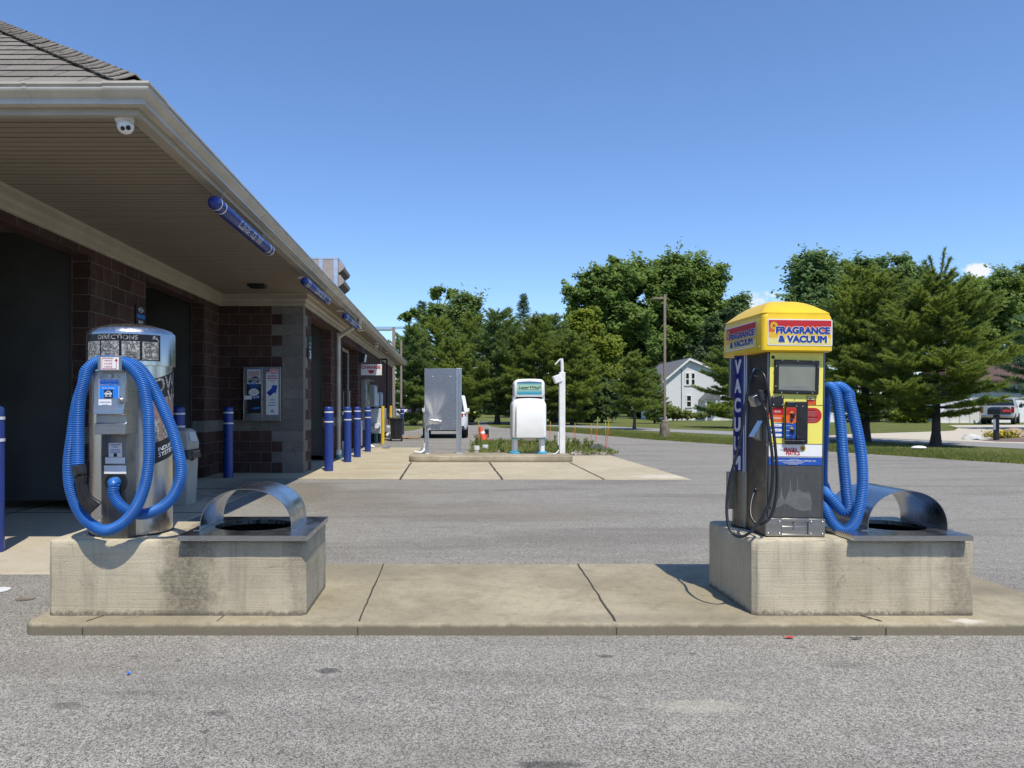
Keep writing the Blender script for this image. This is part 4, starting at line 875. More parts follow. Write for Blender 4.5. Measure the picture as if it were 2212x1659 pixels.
# front panel artwork
YF = FY-.002
m = MB('lime'); D = Dec(m, (0, YF, 0), (1, 0, 0), (0, 0, 1), lift=.0009); X = lambda px: xc(px, YF); Z = lambda py: fz(py, YF); 
s4x = lambda x: (2880+x/2.676)/1.852; s4y = lambda y: (1600+y/2.676)/1.852; s3x = lambda x: (2880+x/3.456)/1.852; s3y = lambda y: (1180+y/3.456)/1.852
LEAN = math.tan(R(.75))   # the machine leans a little to the right; parts are built upright
q4 = lambda x, y: (X(s4x(x))-(Z(s4y(y))-ZT)*LEAN, Z(s4y(y))); q3 = lambda x, y: (X(s3x(x))-(Z(s3y(y))-ZT)*LEAN, Z(s3y(y)))
def up(v): return Vector((v.x-(v.z-ZT)*LEAN, v.y, v.z))
LFX, RTX = FX0+.014, FX1-.014
m.use('ink').box(LFX-.004, RTX+.004, YF+.0004, YF+.0015, q4(0, 1262)[1], 1.585)
D.rect(LFX, RTX, q4(0, 468)[1], q3(0, 1528)[1], 'lime', 1); D.rect(LFX, RTX, q3(0, 1518)[1], 1.583, 'lime', 1)
D.rect(LFX, RTX, q4(0, 604)[1], q4(0, 476)[1], 'paper', 1); D.rect(LFX, RTX, q4(0, 698)[1], q4(0, 616)[1], 'royal', 1); D.rect(LFX, RTX, q4(0, 614)[1], q4(0, 610)[1], 'paper', 1)
D.rect(LFX, RTX, q4(0, 1254)[1], q4(0, 704)[1], 'steel_dark', 1)
# pill shaped legends
def pill(x0, x1, y0, y1, mt, k, sides='lr'):
    a0, b1 = q4(x0, y0); a1, b0 = q4(x1, y1); r = (b1-b0)/2; pts = []
    if 'r' in sides: pts += [(a1-r+r*math.cos(R(t)), (b0+b1)/2+r*math.sin(R(t))) for t in range(-90, 91, 15)]
    else: pts += [(a1, b0), (a1, b1)]
    if 'l' in sides: pts += [(a0+r+r*math.cos(R(t)), (b0+b1)/2+r*math.sin(R(t))) for t in range(90, 271, 15)]
    else: pts += [(a0, b1), (a0, b0)]
    D.poly(pts, mt, k)
pill(520, 680, 82, 240, 'orange', 2, 'l')
a0, b1 = q4(520, 82); a1, b0 = q4(680, 160); r = (q4(0, 82)[1]-q4(0, 240)[1])/2; D.poly([(a1, b0), (a1, b1)]+[(a0+r+r*math.cos(R(t)), b0+r*math.sin(R(t))) for t in range(90, 181, 15)], 'red', 3)
D.text('VACUUM', *q4(612, 136), .0105, 'paper', 4, w=.036, bold=.02); D.text('FRAGRANCE', *q4(608, 206), .0105, 'paper', 4, w=.044, bold=.02)
pill(528, 680, 248, 408, 'royal', 2, 'l')
for yy in (272, 325, 378): pill(545, 662, yy-15, yy+15, 'paper', 3)
for yy, tx in ((272, 'DEPOSIT'), (325, 'PUSH')): D.text(tx, *q4(606, yy+6), .005, 'royal', 4, w=.026)
pill(900, 1088, 82, 246, 'red', 2, 'r')
for i in range(9): D.rect(q4(928, 0)[0], q4(1050 if i % 2 else 1020, 0)[0], q4(0, 110+i*15)[1], q4(0, 105+i*15)[1], 'pink' if i not in (0, 5) else 'ink', 3)
# price plate
D.rect(*[q3(1215, 0)[0], q3(1345, 0)[0]], q3(0, 1525)[1], q3(0, 1395)[1], 'ink', 2); D.rect(q3(1226, 0)[0], q3(1334, 0)[0], q3(0, 1446)[1], q3(0, 1403)[1], 'cream', 3)
D.text('$2.00', q3(1262, 0)[0], q3(0, 1438)[1], .0085, 'navy', 4, w=.019, bold=.03); D.flower(*q3(1312, 1425), .0055, 4)
for i in range(3): D.rect(q3(1228, 0)[0], q3(1300, 0)[0], q3(0, 1478+22*i)[1], q3(0, 1458+22*i)[1], 'red' if i == 0 else 'orange', 3); D.rect(q3(1304, 0)[0], q3(1334, 0)[0], q3(0, 1478+22*i)[1], q3(0, 1458+22*i)[1], 'orange', 3)
# maker's plate
D.text('FRAGRA', q4(764, 0)[0], q4(0, 553)[1], .0225, 'red', 2, w=.078, bold=.05); D.text('MATICS', q4(788, 0)[0], q4(0, 590)[1], .0215, 'red', 2, w=.082, bold=.05); D.flower(*q4(887, 517), .0165, 2)
D.text('MANUFACTURED BY', *q4(796, 640), .0045, 'paper', 2, w=.055); D.text('FRAGRA-MATICS MANUFACTURING COMPANY, INC.', *q4(792, 659), .0085, 'paper', 2, w=.262, bold=.015); 
for yy, wd in ((668, .13), (678, .105), (688, .055)): D.rect(q4(792, 0)[0]-wd/2, q4(792, 0)[0]+wd/2, q4(0, yy+2.5)[1], q4(0, yy-1)[1], 'silver_letter', 2)
D.disc(*q3(735, 865), .0105, 'ink', 2); D.disc(*q4(532, 1158), .0085, 'ink', 2)
# dried splash marks on the lower door
sp = pm('dried splash film', (.235, .235, .225), .5, .6, (.17, .17, .163), 20)
D.poly([q4(*p) for p in ((585, 1160), (650, 1140), (690, 1110), (740, 1130), (800, 1165), (880, 1190), (950, 1175), (975, 1195), (985, 1090), (960, 980), (890, 990), (835, 950), (830, 800), (822, 960), (790, 990), (762, 960), (755, 790), (745, 950), (715, 1030), (690, 1080), (668, 1020), (655, 930), (640, 1040), (600, 1090))], sp, 2)
FP = part('front_panel', m, FV)
# display window
m = MB('black'); bx = [q3(748, 895), q3(1366, 905), q3(1352, 1378), q3(738, 1368)]; iw = [q3(800, 955), q3(1312, 962), q3(1304, 1322), q3(795, 1315)]
y_, yf = YF-.001, YF-.020
m.add([(a, y_, b) for a, b in bx]+[(a+(.004 if i in (0, 3) else -.004), yf, b+(-.004 if i < 2 else .004)) for i, (a, b) in enumerate(bx)]+[(a, yf, b) for a, b in iw]+[(a, yf+.012, b) for a, b in iw], [(i, (i+1) % 4, 4+(i+1) % 4, 4+i) for i in range(4)]+[(4+i, 4+(i+1) % 4, 8+(i+1) % 4, 8+i) for i in range(4)]+[(8+i, 8+(i+1) % 4, 12+(i+1) % 4, 12+i) for i in range(4)])
DW = part('display_frame', m, FV, .003)
m = MB('screen'); m.add([(a, yf+.0095, b) for a, b in iw], [(0, 1, 2, 3)]); D2 = Dec(m, (0, yf+.009, 0), (1, 0, 0), (0, 0, 1)); 
for yy, x0_, x1_ in ((1248, 1000, 1090), (1258, 860, 1220), (1270, 880, 1190), (1284, 840, 1240), (1296, 830, 1260), (1304, 850, 1250)): D2.rect(xc(s3x(x0_), yf)-.011, xc(s3x(x1_), yf)-.011, fz(s3y(yy+3.5), yf), fz(s3y(yy), yf), 'box_grey', 1)
part('display_window', m, DW)
m = MB('steel')
def stud(x, y, r, fx=q3, yy=yf): a, b = fx(x, y); m.sphere((a, yy, b), r, 5, sz=1)
for x, y in ((842, 910), (1055, 916), (1268, 914), (758, 993), (1345, 1000), (752, 1266), (1340, 1272), (833, 1353), (1045, 1357), (1258, 1357)): stud(x, y, .0046)
part_each('bolt', m, DW)
# coin panel
m = MB('black'); a0, b1 = q4(692, 18); a1, b0 = q4(915, 466); m.box(a0, a1, YF-.030, YF-.0012, b0, b1); KP = part('coin_panel', m, FV, .005)
m = MB('red'); D = Dec(m, (0, YF-.0305, 0), (1, 0, 0), (0, 0, 1)); f_ = (YF-.0305)/YF
def qq(x, y): b = fz(s4y(y), YF-.0305); return (xc(s4x(x), YF-.0305)-(b-ZT)*LEAN, b)
def rr2(x0, x1, y0, y1, r, mt, k): a0, b1 = qq(x0, y0); a1, b0 = qq(x1, y1); D.rrect(a0, a1, b0, b1, r, mt, k)
rr2(709, 814, 82, 248, .006, 'orange', 1); a0, b1 = qq(713, 86); a1, b0 = qq(811, 160); D.rect(a0, a1, b0, b1, 'red', 2); rr2(705, 810, 250, 412, .006, 'royal', 1)
for (cx_, cy_) in ((768, 140), (766, 310)): D.poly([qq(cx_-20, cy_), qq(cx_+20, cy_), qq(cx_, cy_-22)], 'gold', 3)
for (cx_, cy_, mt) in ((768, 205, 'royal'), (766, 228, 'red'), (764, 245, 'gold')): D.poly([qq(cx_-18, cy_), qq(cx_, cy_+20), qq(cx_+18, cy_), qq(cx_, cy_-10)], mt, 3)
for yy in (278, 330, 380): a, b = qq(706, yy); a2, _b = qq(768, yy); D.rect(a, a2, b-.0012, b+.0012, 'silver_letter', 3)
a0, b1 = qq(822, 80); a1, b0 = qq(905, 400); D.rect(a0, a1, b0, b1, 'black', 1)
part('selector_label', m, KP)
for (x, y) in ((772, 165), (768, 330)): m = MB('ink'); a, b = qq(x, y); m.cyl((a, YF-.031, b), (a, YF-.050, b), .0125, .010, 16); m.obox((a, YF-.052, b-.008), (.004, 0, 0), (0, .004, 0), (0, 0, .013)); part('switch', m, KP, .001)
m = MB('ink'); a, b = qq(852, 108); m.box(a-.002, a+.002, YF-.0328, YF-.031, b-.012, b+.012); a, b = qq(848, 355); m.box(a-.002, a+.002, YF-.0328, YF-.031, b-.012, b+.012); a, b = qq(848, 385); m.box(a-.02, a+.02, YF-.045, YF-.031, b-.018, b)
part_each('coin_slot', m, KP, bev=.001)
m = MB('steel'); 
for x, y in ((820, 68), (888, 70)): a, b = qq(x, y); m.sphere((a, YF-.031, b), .004, 5)
part_each('bolt', m, KP); m = MB('steel'); a0, b1 = qq(684, 432); a1, b0 = qq(910, 437); m.box(a0, a1, YF-.033, YF-.031, b0, b1); part('bottom_strip', m, KP)
m = MB('black'); a0, b1 = q3(708, 1400); a1, b0 = q3(872, 1555); m.box(a0, a1, YF-.012, YF-.0012, b0, b1); BP = part('blank_plate', m, FV, .004)
m = MB('steel'); 
for x, y in ((728, 1420), (852, 1420), (728, 1522), (852, 1522)): stud(x, y, .0052, q3, YF-.012)
part_each('bolt', m, BP)
# kick plate
m = MB('steel_dull'); a0, b1 = q4(480, 1268); a1, b0 = q4(1106, 1465); zt_, zb_ = b1, ZT+.006; ka, kb = q4(652, 1298); kc, kd = q4(936, 1432)
y0_, y1_ = YF-.014, YF-.0005
m.box(FX0-.002, ka, y0_, y1_, zb_, zt_); m.box(kc, FX1+.002, y0_, y1_, zb_, zt_); m.box(ka, kc, y0_, y1_, kb, zt_); m.box(ka, kc, y0_, y1_, zb_, kd); m.box(ka, kc, y1_-.003, y1_, kd, kb); m.box(ka+.002, kc-.02, y0_+.002, y0_+.006, kd, q4(0, 1350)[1])
KK = part('kick_plate', m, FV, .002)
m = MB('steel')
for x, y in ((503, 1300), (628, 1300), (964, 1300), (1086, 1300), (503, 1428), (626, 1428), (960, 1428), (1084, 1428)): a, b = q4(x, y); m.sphere((a, y0_, b), .0078, 6)
a, b = q4(788, 1320); m.cyl((a, y0_-.006, b), (a, y0_+.008, b), .008, .008, 12); part_each('bolt', m, KK)
m = MB('ink'); a, b = q4(775, 1376); m.cyl((a, y0_+.0005, b), (a, y0_+.0018, b), .004, .004, 10); part('lock', m, KK)
# canopy
cx0, cx1, cy0, cy1 = 1.808, 2.222, 4.145, 4.755
def rrect_ring(x0, x1, y0, y1, r, z):
    p = []
    for cx_, cy_, t in ((x1-r, y0+r, -90), (x1-r, y1-r, 0), (x0+r, y1-r, 90), (x0+r, y0+r, 180)): p += [Vector((cx_+r*math.cos(R(t+90*i/6)), cy_+r*math.sin(R(t+90*i/6)), z)) for i in range(7)]
    return p
m = MB('yellow'); rings = [rrect_ring(cx0+.012, cx1-.012, cy0+.012, cy1-.012, .02, 1.585), rrect_ring(cx0, cx1, cy0, cy1, .026, 1.592), rrect_ring(cx0+.004, cx1-.004, cy0+.004, cy1-.004, .026, 1.785), rrect_ring(cx0+.010, cx1-.010, cy0+.010, cy1-.010, .03, 1.802)]
for k, z in ((.03, 1.811), (.12, 1.830), (.30, 1.864), (.45, 1.886), (.60, 1.901), (.78, 1.910), (.97, 1.913)):
    hx_, hy_ = (cx1-cx0)/2*(1-k*.97), (cy1-cy0)/2*(1-k*.97); mx_, my_ = (cx0+cx1)/2, (cy0+cy1)/2; rings.append(rrect_ring(mx_-hx_, mx_+hx_, my_-hy_, my_+hy_, min(.03, hx_*.6), z))
m.loft(rings); CN = part('canopy', m, FV, ang=28)
m = MB('white')
def badge(fn, w, h):
    D = Dec(m, fn=fn); D.rrect(0, w, 0, h, .008, 'paper', 1); g = .006
    for b0, b1, mt in ((.74, 1, 'red'), (.50, .74, 'orange'), (.27, .50, 'gold'), (0, .27, 'cream')): D.rect(g, w-g, g+(h-2*g)*b0, g+(h-2*g)*b1, mt, 2)
    for k, bo, mt in ((3, .17, 'paper'), (4, .10, 'navy')):
        D.text('FRAGRANCE', w*.545, h*.465, h*.235, mt, k, w=w*(.84+(.025 if k == 3 else 0)), bold=bo); D.text('& VACUUM', w*.54, h*.135, h*.235, mt, k, w=w*(.75+(.025 if k == 3 else 0)), bold=bo)
    D.flower(w*.095, h*.745, h*.155, 3)
zb0, zb1 = fz(s3y(700), cy0), fz(s3y(335), cy0)
ax0, ax1 = xc(s3x(655), cy0)-.0145, xc(s3x(1552), cy0)-.0145
m = MB('white'); badge(lambda a, b, k: Vector((ax0+a, cy0+.0035*(b+.02)/.2-.0012-.0008*k, zb0+b)), ax1-ax0, zb1-zb0); part('badge', m, CN)
m = MB('white'); badge(lambda a, b, k: Vector((cx0+.0035*(b+.02)/.2-.0012-.0008*k, cy1-.06-a, zb0+b)), .46, zb1-zb0)
part('badge', m, CN)
m = MB('steel'); 
for y in (cy0+.035, cy1-.03): m.cyl((cx0-.001, y, 1.612), (cx0-.006, y, 1.612), .0065, .005, 12)
m.cyl((1.95, 4.7, 1.88), (1.95, 4.7, 1.905), .012, .012, 10); part_each('canopy_bolt', m, CN)
# things fixed on the left flank
m = MB('steel_dull'); x_ = FX0-.001; m.box(1.80, 1.83, 4.60, 4.625, fz(860, 4.6), fz(776, 4.6)); part('door_rail', m, CBN, .003); m = MB('steel_dull'); m.box(1.795, 1.83, 4.59, 4.63, fz(1100, 4.6), fz(1020, 4.6)); part('door_rail', m, CBN, .003)
m = MB('steel'); m.tube(spline([(x_, 4.30, fz(812, 4.3)), (x_-.03, 4.295, fz(812, 4.3)), (x_-.045, 4.29, fz(806, 4.3)), (x_-.035, 4.285, fz(797, 4.3))], .01), .006, 8); HK = part('hose_hook', m, CBN)
m = MB('steel_dull'); c = Vector((x_-.03, 4.27, fz(865, 4.25))); m.obox(c, (.03, 0, .012), (0, .035, 0), (-.012, 0, .03)); part('nozzle_holster', m, CBN, .003)
m = MB('steel'); z = fz(934, 4.27); m.prism([(x_, z-.055), (x_, z+.07), (x_-.055, z-.03)], 'y', 4.25, 4.32); part('hose_outlet', m, CBN, .002)
def r4(x, y, Y): return up(at(s4x(x), s4y(y), Y))
def r3(x, y, Y): return up(at(s3x(x), s3y(y), Y))
m = MB('rubber')
loop = [r4(385, 955, 4.27), r4(350, 1040, 4.24), r4(328, 1150, 4.20), r4(335, 1260, 4.16), r4(395, 1335, 4.13), r4(470, 1325, 4.10), r4(550, 1240, 4.10), r4(598, 1060, 4.11), r4(612, 820, 4.12), r4(592, 500, 4.12), r4(560, 240, 4.13), r4(530, 0, 4.14), r3(690, 1480, 4.15), r3(650, 1230, 4.17), r3(590, 1085, 4.20), r3(510, 1035, 4.27),
        r3(455, 1110, 4.28), r3(400, 1280, 4.28), r3(345, 1560, 4.27), r4(262, 130, 4.27), r4(225, 380, 4.26), r4(165, 640, 4.25), r4(110, 850, 4.24), r4(76, 1080, 4.22), r4(80, 1290, 4.18), r4(130, 1430, 4.14), r4(230, 1472, 4.10), r4(340, 1410, 4.08), r4(450, 1270, 4.08), r4(530, 1090, 4.09), r4(563, 850, 4.10), r4(560, 610, 4.11), r4(530, 360, 4.13), r4(492, 120, 4.16), r3(600, 1560, 4.18)]
m.tube(spline(loop, .012), .0085, 10); AH = part('air_hose', m, FV, ang=70)
m = MB('black'); a, b = r3(612, 1560, 4.18), r3(560, 1330, 4.20); m.tube([a, a.lerp(b, .3), a.lerp(b, .35), b], [.010, .012, .019, .021], 12); m.obox(b+Vector((.008, 0, -.006)), (.022, 0, 0), (0, .016, 0), (0, 0, .010)); m.obox(a.lerp(b, .6)+Vector((.02, -.01, 0)), (.004, 0, -.002), (0, .006, 0), (.006, 0, .04)); part('spray_gun', m, AH, .003)
m = MB('steel'); m.tube(spline([(FX0+.002, FY-.001, fz(s4y(480), 4.2)), (FX0-.012, FY-.03, fz(s4y(478), 4.2)), (FX0+.004, FY-.07, fz(s4y(488), 4.2)), (FX0+.022, FY-.075, fz(s4y(508), 4.2))], .008), .004, 8); part('hose_guide', m, CBN)
# two loops of blue hose on the right flank
m = MB('hose')
zz = lambda x, y, Y: up(at((2500+x/1.386)/1.852, (900+y/1.386)/1.852, Y))
pts = [r4(1060, 830, 4.62), r4(1108, 900, 4.5), r4(1140, 985, 4.38), r4(1215, 1070, 4.32), r4(1310, 1175, 4.30), r4(1368, 1150, 4.29), r4(1352, 960, 4.29), r4(1318, 600, 4.30), r4(1295, 300, 4.31), r4(1265, 60, 4.32), zz(1170, 935, 4.33), zz(1145, 897, 4.36), zz(1118, 905, 4.45), zz(1105, 960, 4.5), r4(1128, 60, 4.52), r4(1115, 330, 4.52), r4(1095, 700, 4.5), r4(1100, 1000, 4.42), r4(1140, 1180, 4.33), r4(1215, 1320, 4.28), r4(1320, 1395, 4.25), r4(1425, 1330, 4.24), r4(1490, 1160, 4.24), r4(1525, 920, 4.25), r4(1520, 640, 4.26), r4(1480, 380, 4.28), r4(1428, 150, 4.30), r4(1390, 0, 4.31), zz(1240, 930, 4.33), zz(1195, 894, 4.36), zz(1150, 905, 4.46), zz(1118, 950, 4.55)]
ribbed(m, pts, .0325); part('hose', m, FV, ang=80)
m = MB('steel_dull'); m.tube([(FX1, 4.42, fz(846, 4.4)), (FX1+.10, 4.42, fz(846, 4.4)), (FX1+.115, 4.42, fz(838, 4.4))], .010, 8); part('hose_hook', m, FV)
FV.rotation_euler = (0, R(.75), 0)

# ------------------------------------------------------------------ bollards
BG = 'blue bollards along the building'
def bollard(x, y, label, h=1.27, r=.088):
    T = thing('bollard', label, 'bollard', (x, y, .006), BG); m = MB('blue'); c = Vector((x, y, .006))
    m.lathe([(r, -.01), (r, h-.06), (r*.98, h-.035), (r*.88, h-.014), (r*.6, h-.003), (.001, h)], c, 28); part('sleeve', m, T, ang=60)
    for z in (h-.11, h-.30):
        m = MB('white'); m.lathe([(r+.001, z-.013), (r+.0035, z-.012), (r+.0035, z+.012), (r+.001, z+.013)], c, 28); part('reflective_band', m, T)
    return T
b0 = bollard(-2.372, 14.06, 'blue bollard right of the third bay opening, nearest of the sunlit row')
for x, y, l in ((-3.965, 6.2, 'blue bollard cut off by the left edge of the photo beside the first wash bay'),
                (-4.02, 10.6, 'blue bollard half hidden behind the steel drum vacuum'),
                (-3.955, 12.77, 'blue bollard standing in deep shade before the wall with the towel dispensers'),
                (-2.335, 16.4, 'blue bollard second in the sunlit row, right in front of the white downspout foot'),
                (-2.312, 17.97, 'blue bollard third in the sunlit row, just right of the downspout'),
                (-2.300, 20.2, 'blue bollard at the far end of the sunlit row of four'),
                (-2.18, 33.2, 'blue bollard far back, behind the black wheeled bin')): dup(b0, (x, y, .006 if y < 30 else 0), l)
YG = 'yellow pipes guarding the gas meter'
for x, y, h, l in ((-2.262, 24.35, 1.30, 'yellow guard pipe nearer the camera, in front of the gas meter'), (-2.42, 29.6, 1.32, 'yellow guard pipe farther back, rising behind the black wheeled bin')):
    m = MB('yellow_paint'); m.lathe([(.058, 0), (.058, h), (.05, h+.004), (.001, h+.006)], (x, y, 0), 20); solo('guard_pipe', m, l, 'bollard', YG, ang=50)

# ------------------------------------------------------------------ things on the walls
def dispenser(px0, px1, label, kind):
    y = YN-.13; x0, x1 = xc(px0, y), xc(px1, y); z1, z0 = fz(792, y), fz(910, y)
    T = thing('towel_dispenser', label, 'dispenser', ((x0+x1)/2, YN, z0), 'dispensers on the shaded wall')
    m = MB('steel_dull'); m.box(x0, x1, y, YN-.003, z0, z1); m.box(x0-.012, x0, y-.004, y+.03, z0, z1); part('case', m, T, .006)
    m = MB('steel')
    for z in (z0+.05, z1-.12): m.cyl((x0-.012, y-.004, z), (x0-.012, y-.022, z), .014, .012, 10)
    for z in (z0+.22, z0+.38): m.cyl((x0+.05, y, z), (x0+.05, y-.012, z), .013, .010, 10)
    part_each('latch', m, T)
    m = MB('paper'); W_, H_ = x1-x0, z1-z0; D = Dec(m, (x0, y-.002, z0), (1, 0, 0), (0, 0, 1), lift=.0015)
    if kind == 0:
        a0, a1 = W_*.18, W_*.95; D.rect(a0, a1, H_*.15, H_*.97, 'ink', 1); D.rect(a0, a1, H_*.68, H_*.955, 'silver_letter', 2); D.rect(a0, a1, H_*.955, H_*.97, 'royal', 3)
        D.text('WINDOW', W_*.55, H_*.875, H_*.034, 'red', 3, w=W_*.6, bold=.02, rot=7); D.text('CLEANER', W_*.55, H_*.835, H_*.034, 'red', 3, w=W_*.64, bold=.02, rot=7)
        D.poly([(W_*(.2+.72*u), H_*(.735+v)) for u, v in ((0, 0), (.05, .045), (.3, .06), (.42, .09), (.75, .092), (.92, .06), (1, .05), (1, 0), (.8, -.02), (.2, -.02))], 'box_grey', 3)
        D.poly([(W_*(.2+.72*u), H_*(.735+v)) for u, v in ((.4, .058), (.5, .082), (.72, .084), (.82, .06))], 'ink', 4); D.rect(W_*.24, W_*.5, H_*.728, H_*.745, 'ink', 4)
        for u in (.35, .78): D.disc(W_*u, H_*.722, W_*.06, 'ink', 4, 12)
        D.text('DIP', W_*.5, H_*.66, H_*.045, 'brightblue', 3, w=W_*.42, bold=.03, rot=5); D.text('TOWEL', W_*.6, H_*.615, H_*.04, 'brightblue', 3, w=W_*.62, bold=.03, rot=5)
        pts = []
        for i in range(40): r = .34 if i % 2 == 0 else .24; pts.append((W_*.56+W_*r*math.cos(math.pi*i/20), H_*.53+H_*r*.24*math.sin(math.pi*i/20)))
        D.poly(pts, 'paper', 3)
        for i in range(4): D.rect(W_*.40, W_*.72, H_*(.555-.017*i), H_*(.558-.017*i), 'ink', 4)
        D.rect(W_*.02, W_*.45, H_*.40, H_*.47, 'paper', 4); D.poly([(W_*.5, H_*.40), (W_*.92, H_*.42), (W_*.86, H_*.485), (W_*.5, H_*.455)], 'royal', 4); D.text('$1.00', W_*.70, H_*.425, H_*.034, 'paper', 5, w=W_*.32, bold=.03, rot=4)
        D.poly([(W_*.5, H_*.22), (W_*.88, H_*.235), (W_*.86, H_*.265), (W_*.5, H_*.245)], 'brightblue', 3)
    else:
        a0, a1 = W_*.2, W_*.88; D.rect(a0, a1, H_*.12, H_*.96, 'paper', 1)
        for i in range(7):
            n = 10; f0 = lambda a: .012*math.sin((a-a0)/(a1-a0)*7+.3); vs = [(a0+(a1-a0)*k/n) for k in range(n+1)]; b = H_*(.945-.0125*i); mt = 'red' if i % 2 == 0 else 'paper'
            m.use(mt); m.add([D.fn(a, b+f0(a)*.6, 2) for a in vs]+[D.fn(a, b+H_*.0125+f0(a)*.6, 2) for a in vs], [(k, k+1, n+2+k, n+1+k) for k in range(n)])
        D.rect(a0, a0+W_*.2, H_*.905, H_*.962, 'navy', 3)
        for i in range(9): D.disc(a0+W_*(.035+.065*(i % 3)), H_*(.915+.018*(i//3)), W_*.014, 'paper', 4, 6)
        D.text('QuickDry', W_*.54, H_*.815, H_*.036, 'navy', 3, w=W_*.56, bold=.03); D.rect(W_*.24, W_*.84, H_*.775, H_*.795, 'red', 3)
        for i in range(4): D.disc(W_*(.29+.155*i), H_*.785, W_*.016, 'paper', 4, 6)
        D.text('All American', W_*.54, H_*.738, H_*.018, 'navy', 3, w=W_*.42, bold=.02); D.text('Towel', W_*.54, H_*.708, H_*.018, 'navy', 3, w=W_*.2, bold=.02)
        D.poly([(W_*.23, H_*.525), (W_*.42, H_*.46), (W_*.66, H_*.53), (W_*.50, H_*.60)], 'navy', 3); D.poly([(W_*.44, H_*.535), (W_*.75, H_*.515), (W_*.83, H_*.655), (W_*.56, H_*.665)], 'royal', 4)
        for i, tx in enumerate(('Large!', 'Strong!', 'Absorbent!')): D.text(tx, W_*.54, H_*(.385-.05*i), H_*.024, 'navy', 3, w=W_*(.26, .3, .46)[i], bold=.03)
        for i in range(3): D.rect(W_*(.44 if i else .48), W_*(.66 if i else .6), H_*(.20-.018*i), H_*(.21-.018*i), 'navy', 3)
    part('poster', m, T); return T
dispenser(527, 565.5, 'steel dispenser with a black window cleaner poster on the shaded block wall', 0)
dispenser(567, 606, 'steel dispenser with a white towel poster and striped flag on the shaded block wall', 1)
def wall_sign(x, y0, y1, z0, z1, label, kind):
    T = thing('bay_sign', label, 'sign', (x, (y0+y1)/2, z0)); m = MB('ink'); m.box(x+.003, x+.022, y0, y1, z0, z1); part('board', m, T, .002)
    m = MB('paper'); D = Dec(m, (x+.022, y0, z0), (0, 1, 0), (0, 0, 1)); w, h = y1-y0, z1-z0
    if kind == 2:
        D.rect(w*.06, w*.94, h*.58, h*.70, 'brightblue', 1); D.disc(w*.5, h*.86, w*.24, 'silver_letter', 1, 16, h*.085); D.disc(w*.5, h*.86, w*.18, 'ink', 2, 16, h*.06); D.rect(w*.2, w*.8, h*.845, h*.875, 'silver_letter', 3); part('emblem', m, T); m = MB('paper'); D.mb = m
        D.text('SELF SERVE', w*.5, h*.615, h*.045, 'ink', 2, w=w*.76, bold=.02); D.text('BAY', w*.5, h*.40, h*.11, 'paper', 1, w=w*.5, bold=.03); part('lettering', m, T); m = MB('paper'); D.mb = m; D.text('2', w*.5, h*.07, h*.24, 'paper', 1, w=w*.4, bold=.04)
    else:
        D.rect(w*.07, w*.93, h*.03, h*.97, 'bluegreen', 1); D.rect(w*.12, w*.88, h*.045, h*.955, 'ink', 2); D.rect(w*.14, w*.86, h*.66, h*.74, 'bluegreen', 3); D.text('BAY', w*.5, h*.50, h*.09, 'paper', 3, w=w*.5, bold=.03); part('lettering', m, T); m = MB('paper'); D.mb = m; D.text('3', w*.5, h*.10, h*.30, 'paper', 3, w=w*.5, bold=.05)
    part('bay_number', m, T)
wall_sign(XB, 9.98, 10.28, 2.28, 2.70, 'black bay sign with a blue band on the pier behind the drum vacuum', 2)
wall_sign(XL, 14.04, 14.36, 2.19, 2.68, 'dark bay 3 sign on the corner pier of the long wall', 3)
# CHANGE sign
Yc = 22.6; x0, x1, z0, z1 = xc(779.5, Yc), xc(824.8, Yc), fz(810.5, Yc), fz(787, Yc)
T = thing('change_sign', 'white hanging sign reading CHANGE with a red down arrow', 'sign', ((x0+x1)/2, Yc, z0)); m = MB('white'); m.box(x0, x1, Yc-.008, Yc+.008, z0, z1); part('panel', m, T, .003)
m = MB('red'); D = Dec(m, (x0, Yc-.0085, z0), (1, 0, 0), (0, 0, 1)); w, h = x1-x0, z1-z0; D.text('CHANGE', w*.48, h*.60, h*.28, 'red', 1, w=w*.92, bold=.075); part('lettering', m, T); m = MB('red'); D.mb = m
D.poly([(w*.36, h*.47), (w*.62, h*.47), (w*.62, h*.32), (w*.69, h*.32), (w*.49, h*.12), (w*.31, h*.32), (w*.36, h*.32)], 'red', 1); part('arrow', m, T)
for xx in (x1-.03, x0+.08): m = MB('steel_dull'); m.tube([(xx, Yc, z1-.02), (xx, Yc, ZS-.003)], .006, 6); part('chain', m, T)
# change machine
T = thing('change_machine', 'stainless change machine cabinet built into the brown wall under the change sign', 'change machine', (XL, 23.2, .9))
m = MB('steel_dull'); m.box(XL+.002, XL+.16, 22.6, 23.7, .55, 2.15); part('cabinet', m, T, .008); m = MB('steel'); m.box(XL+.161, XL+.175, 22.7, 23.6, 1.2, 2.05); m.box(XL+.176, XL+.21, 23.0, 23.3, 1.25, 1.32); m.prism([(XL+.16, 2.16), (XL+.3, 2.10), (XL+.3, 2.12), (XL+.16, 2.19)], 'y', 22.55, 23.75); dpn = part('door', m, T, .004)
m = MB('white'); m.box(XL+.002, XL+.05, 22.3, 22.55, .05, .85); solo('wall_box', m, 'pale box at the foot of the wall below the change machine', 'utility box', bev=.006)
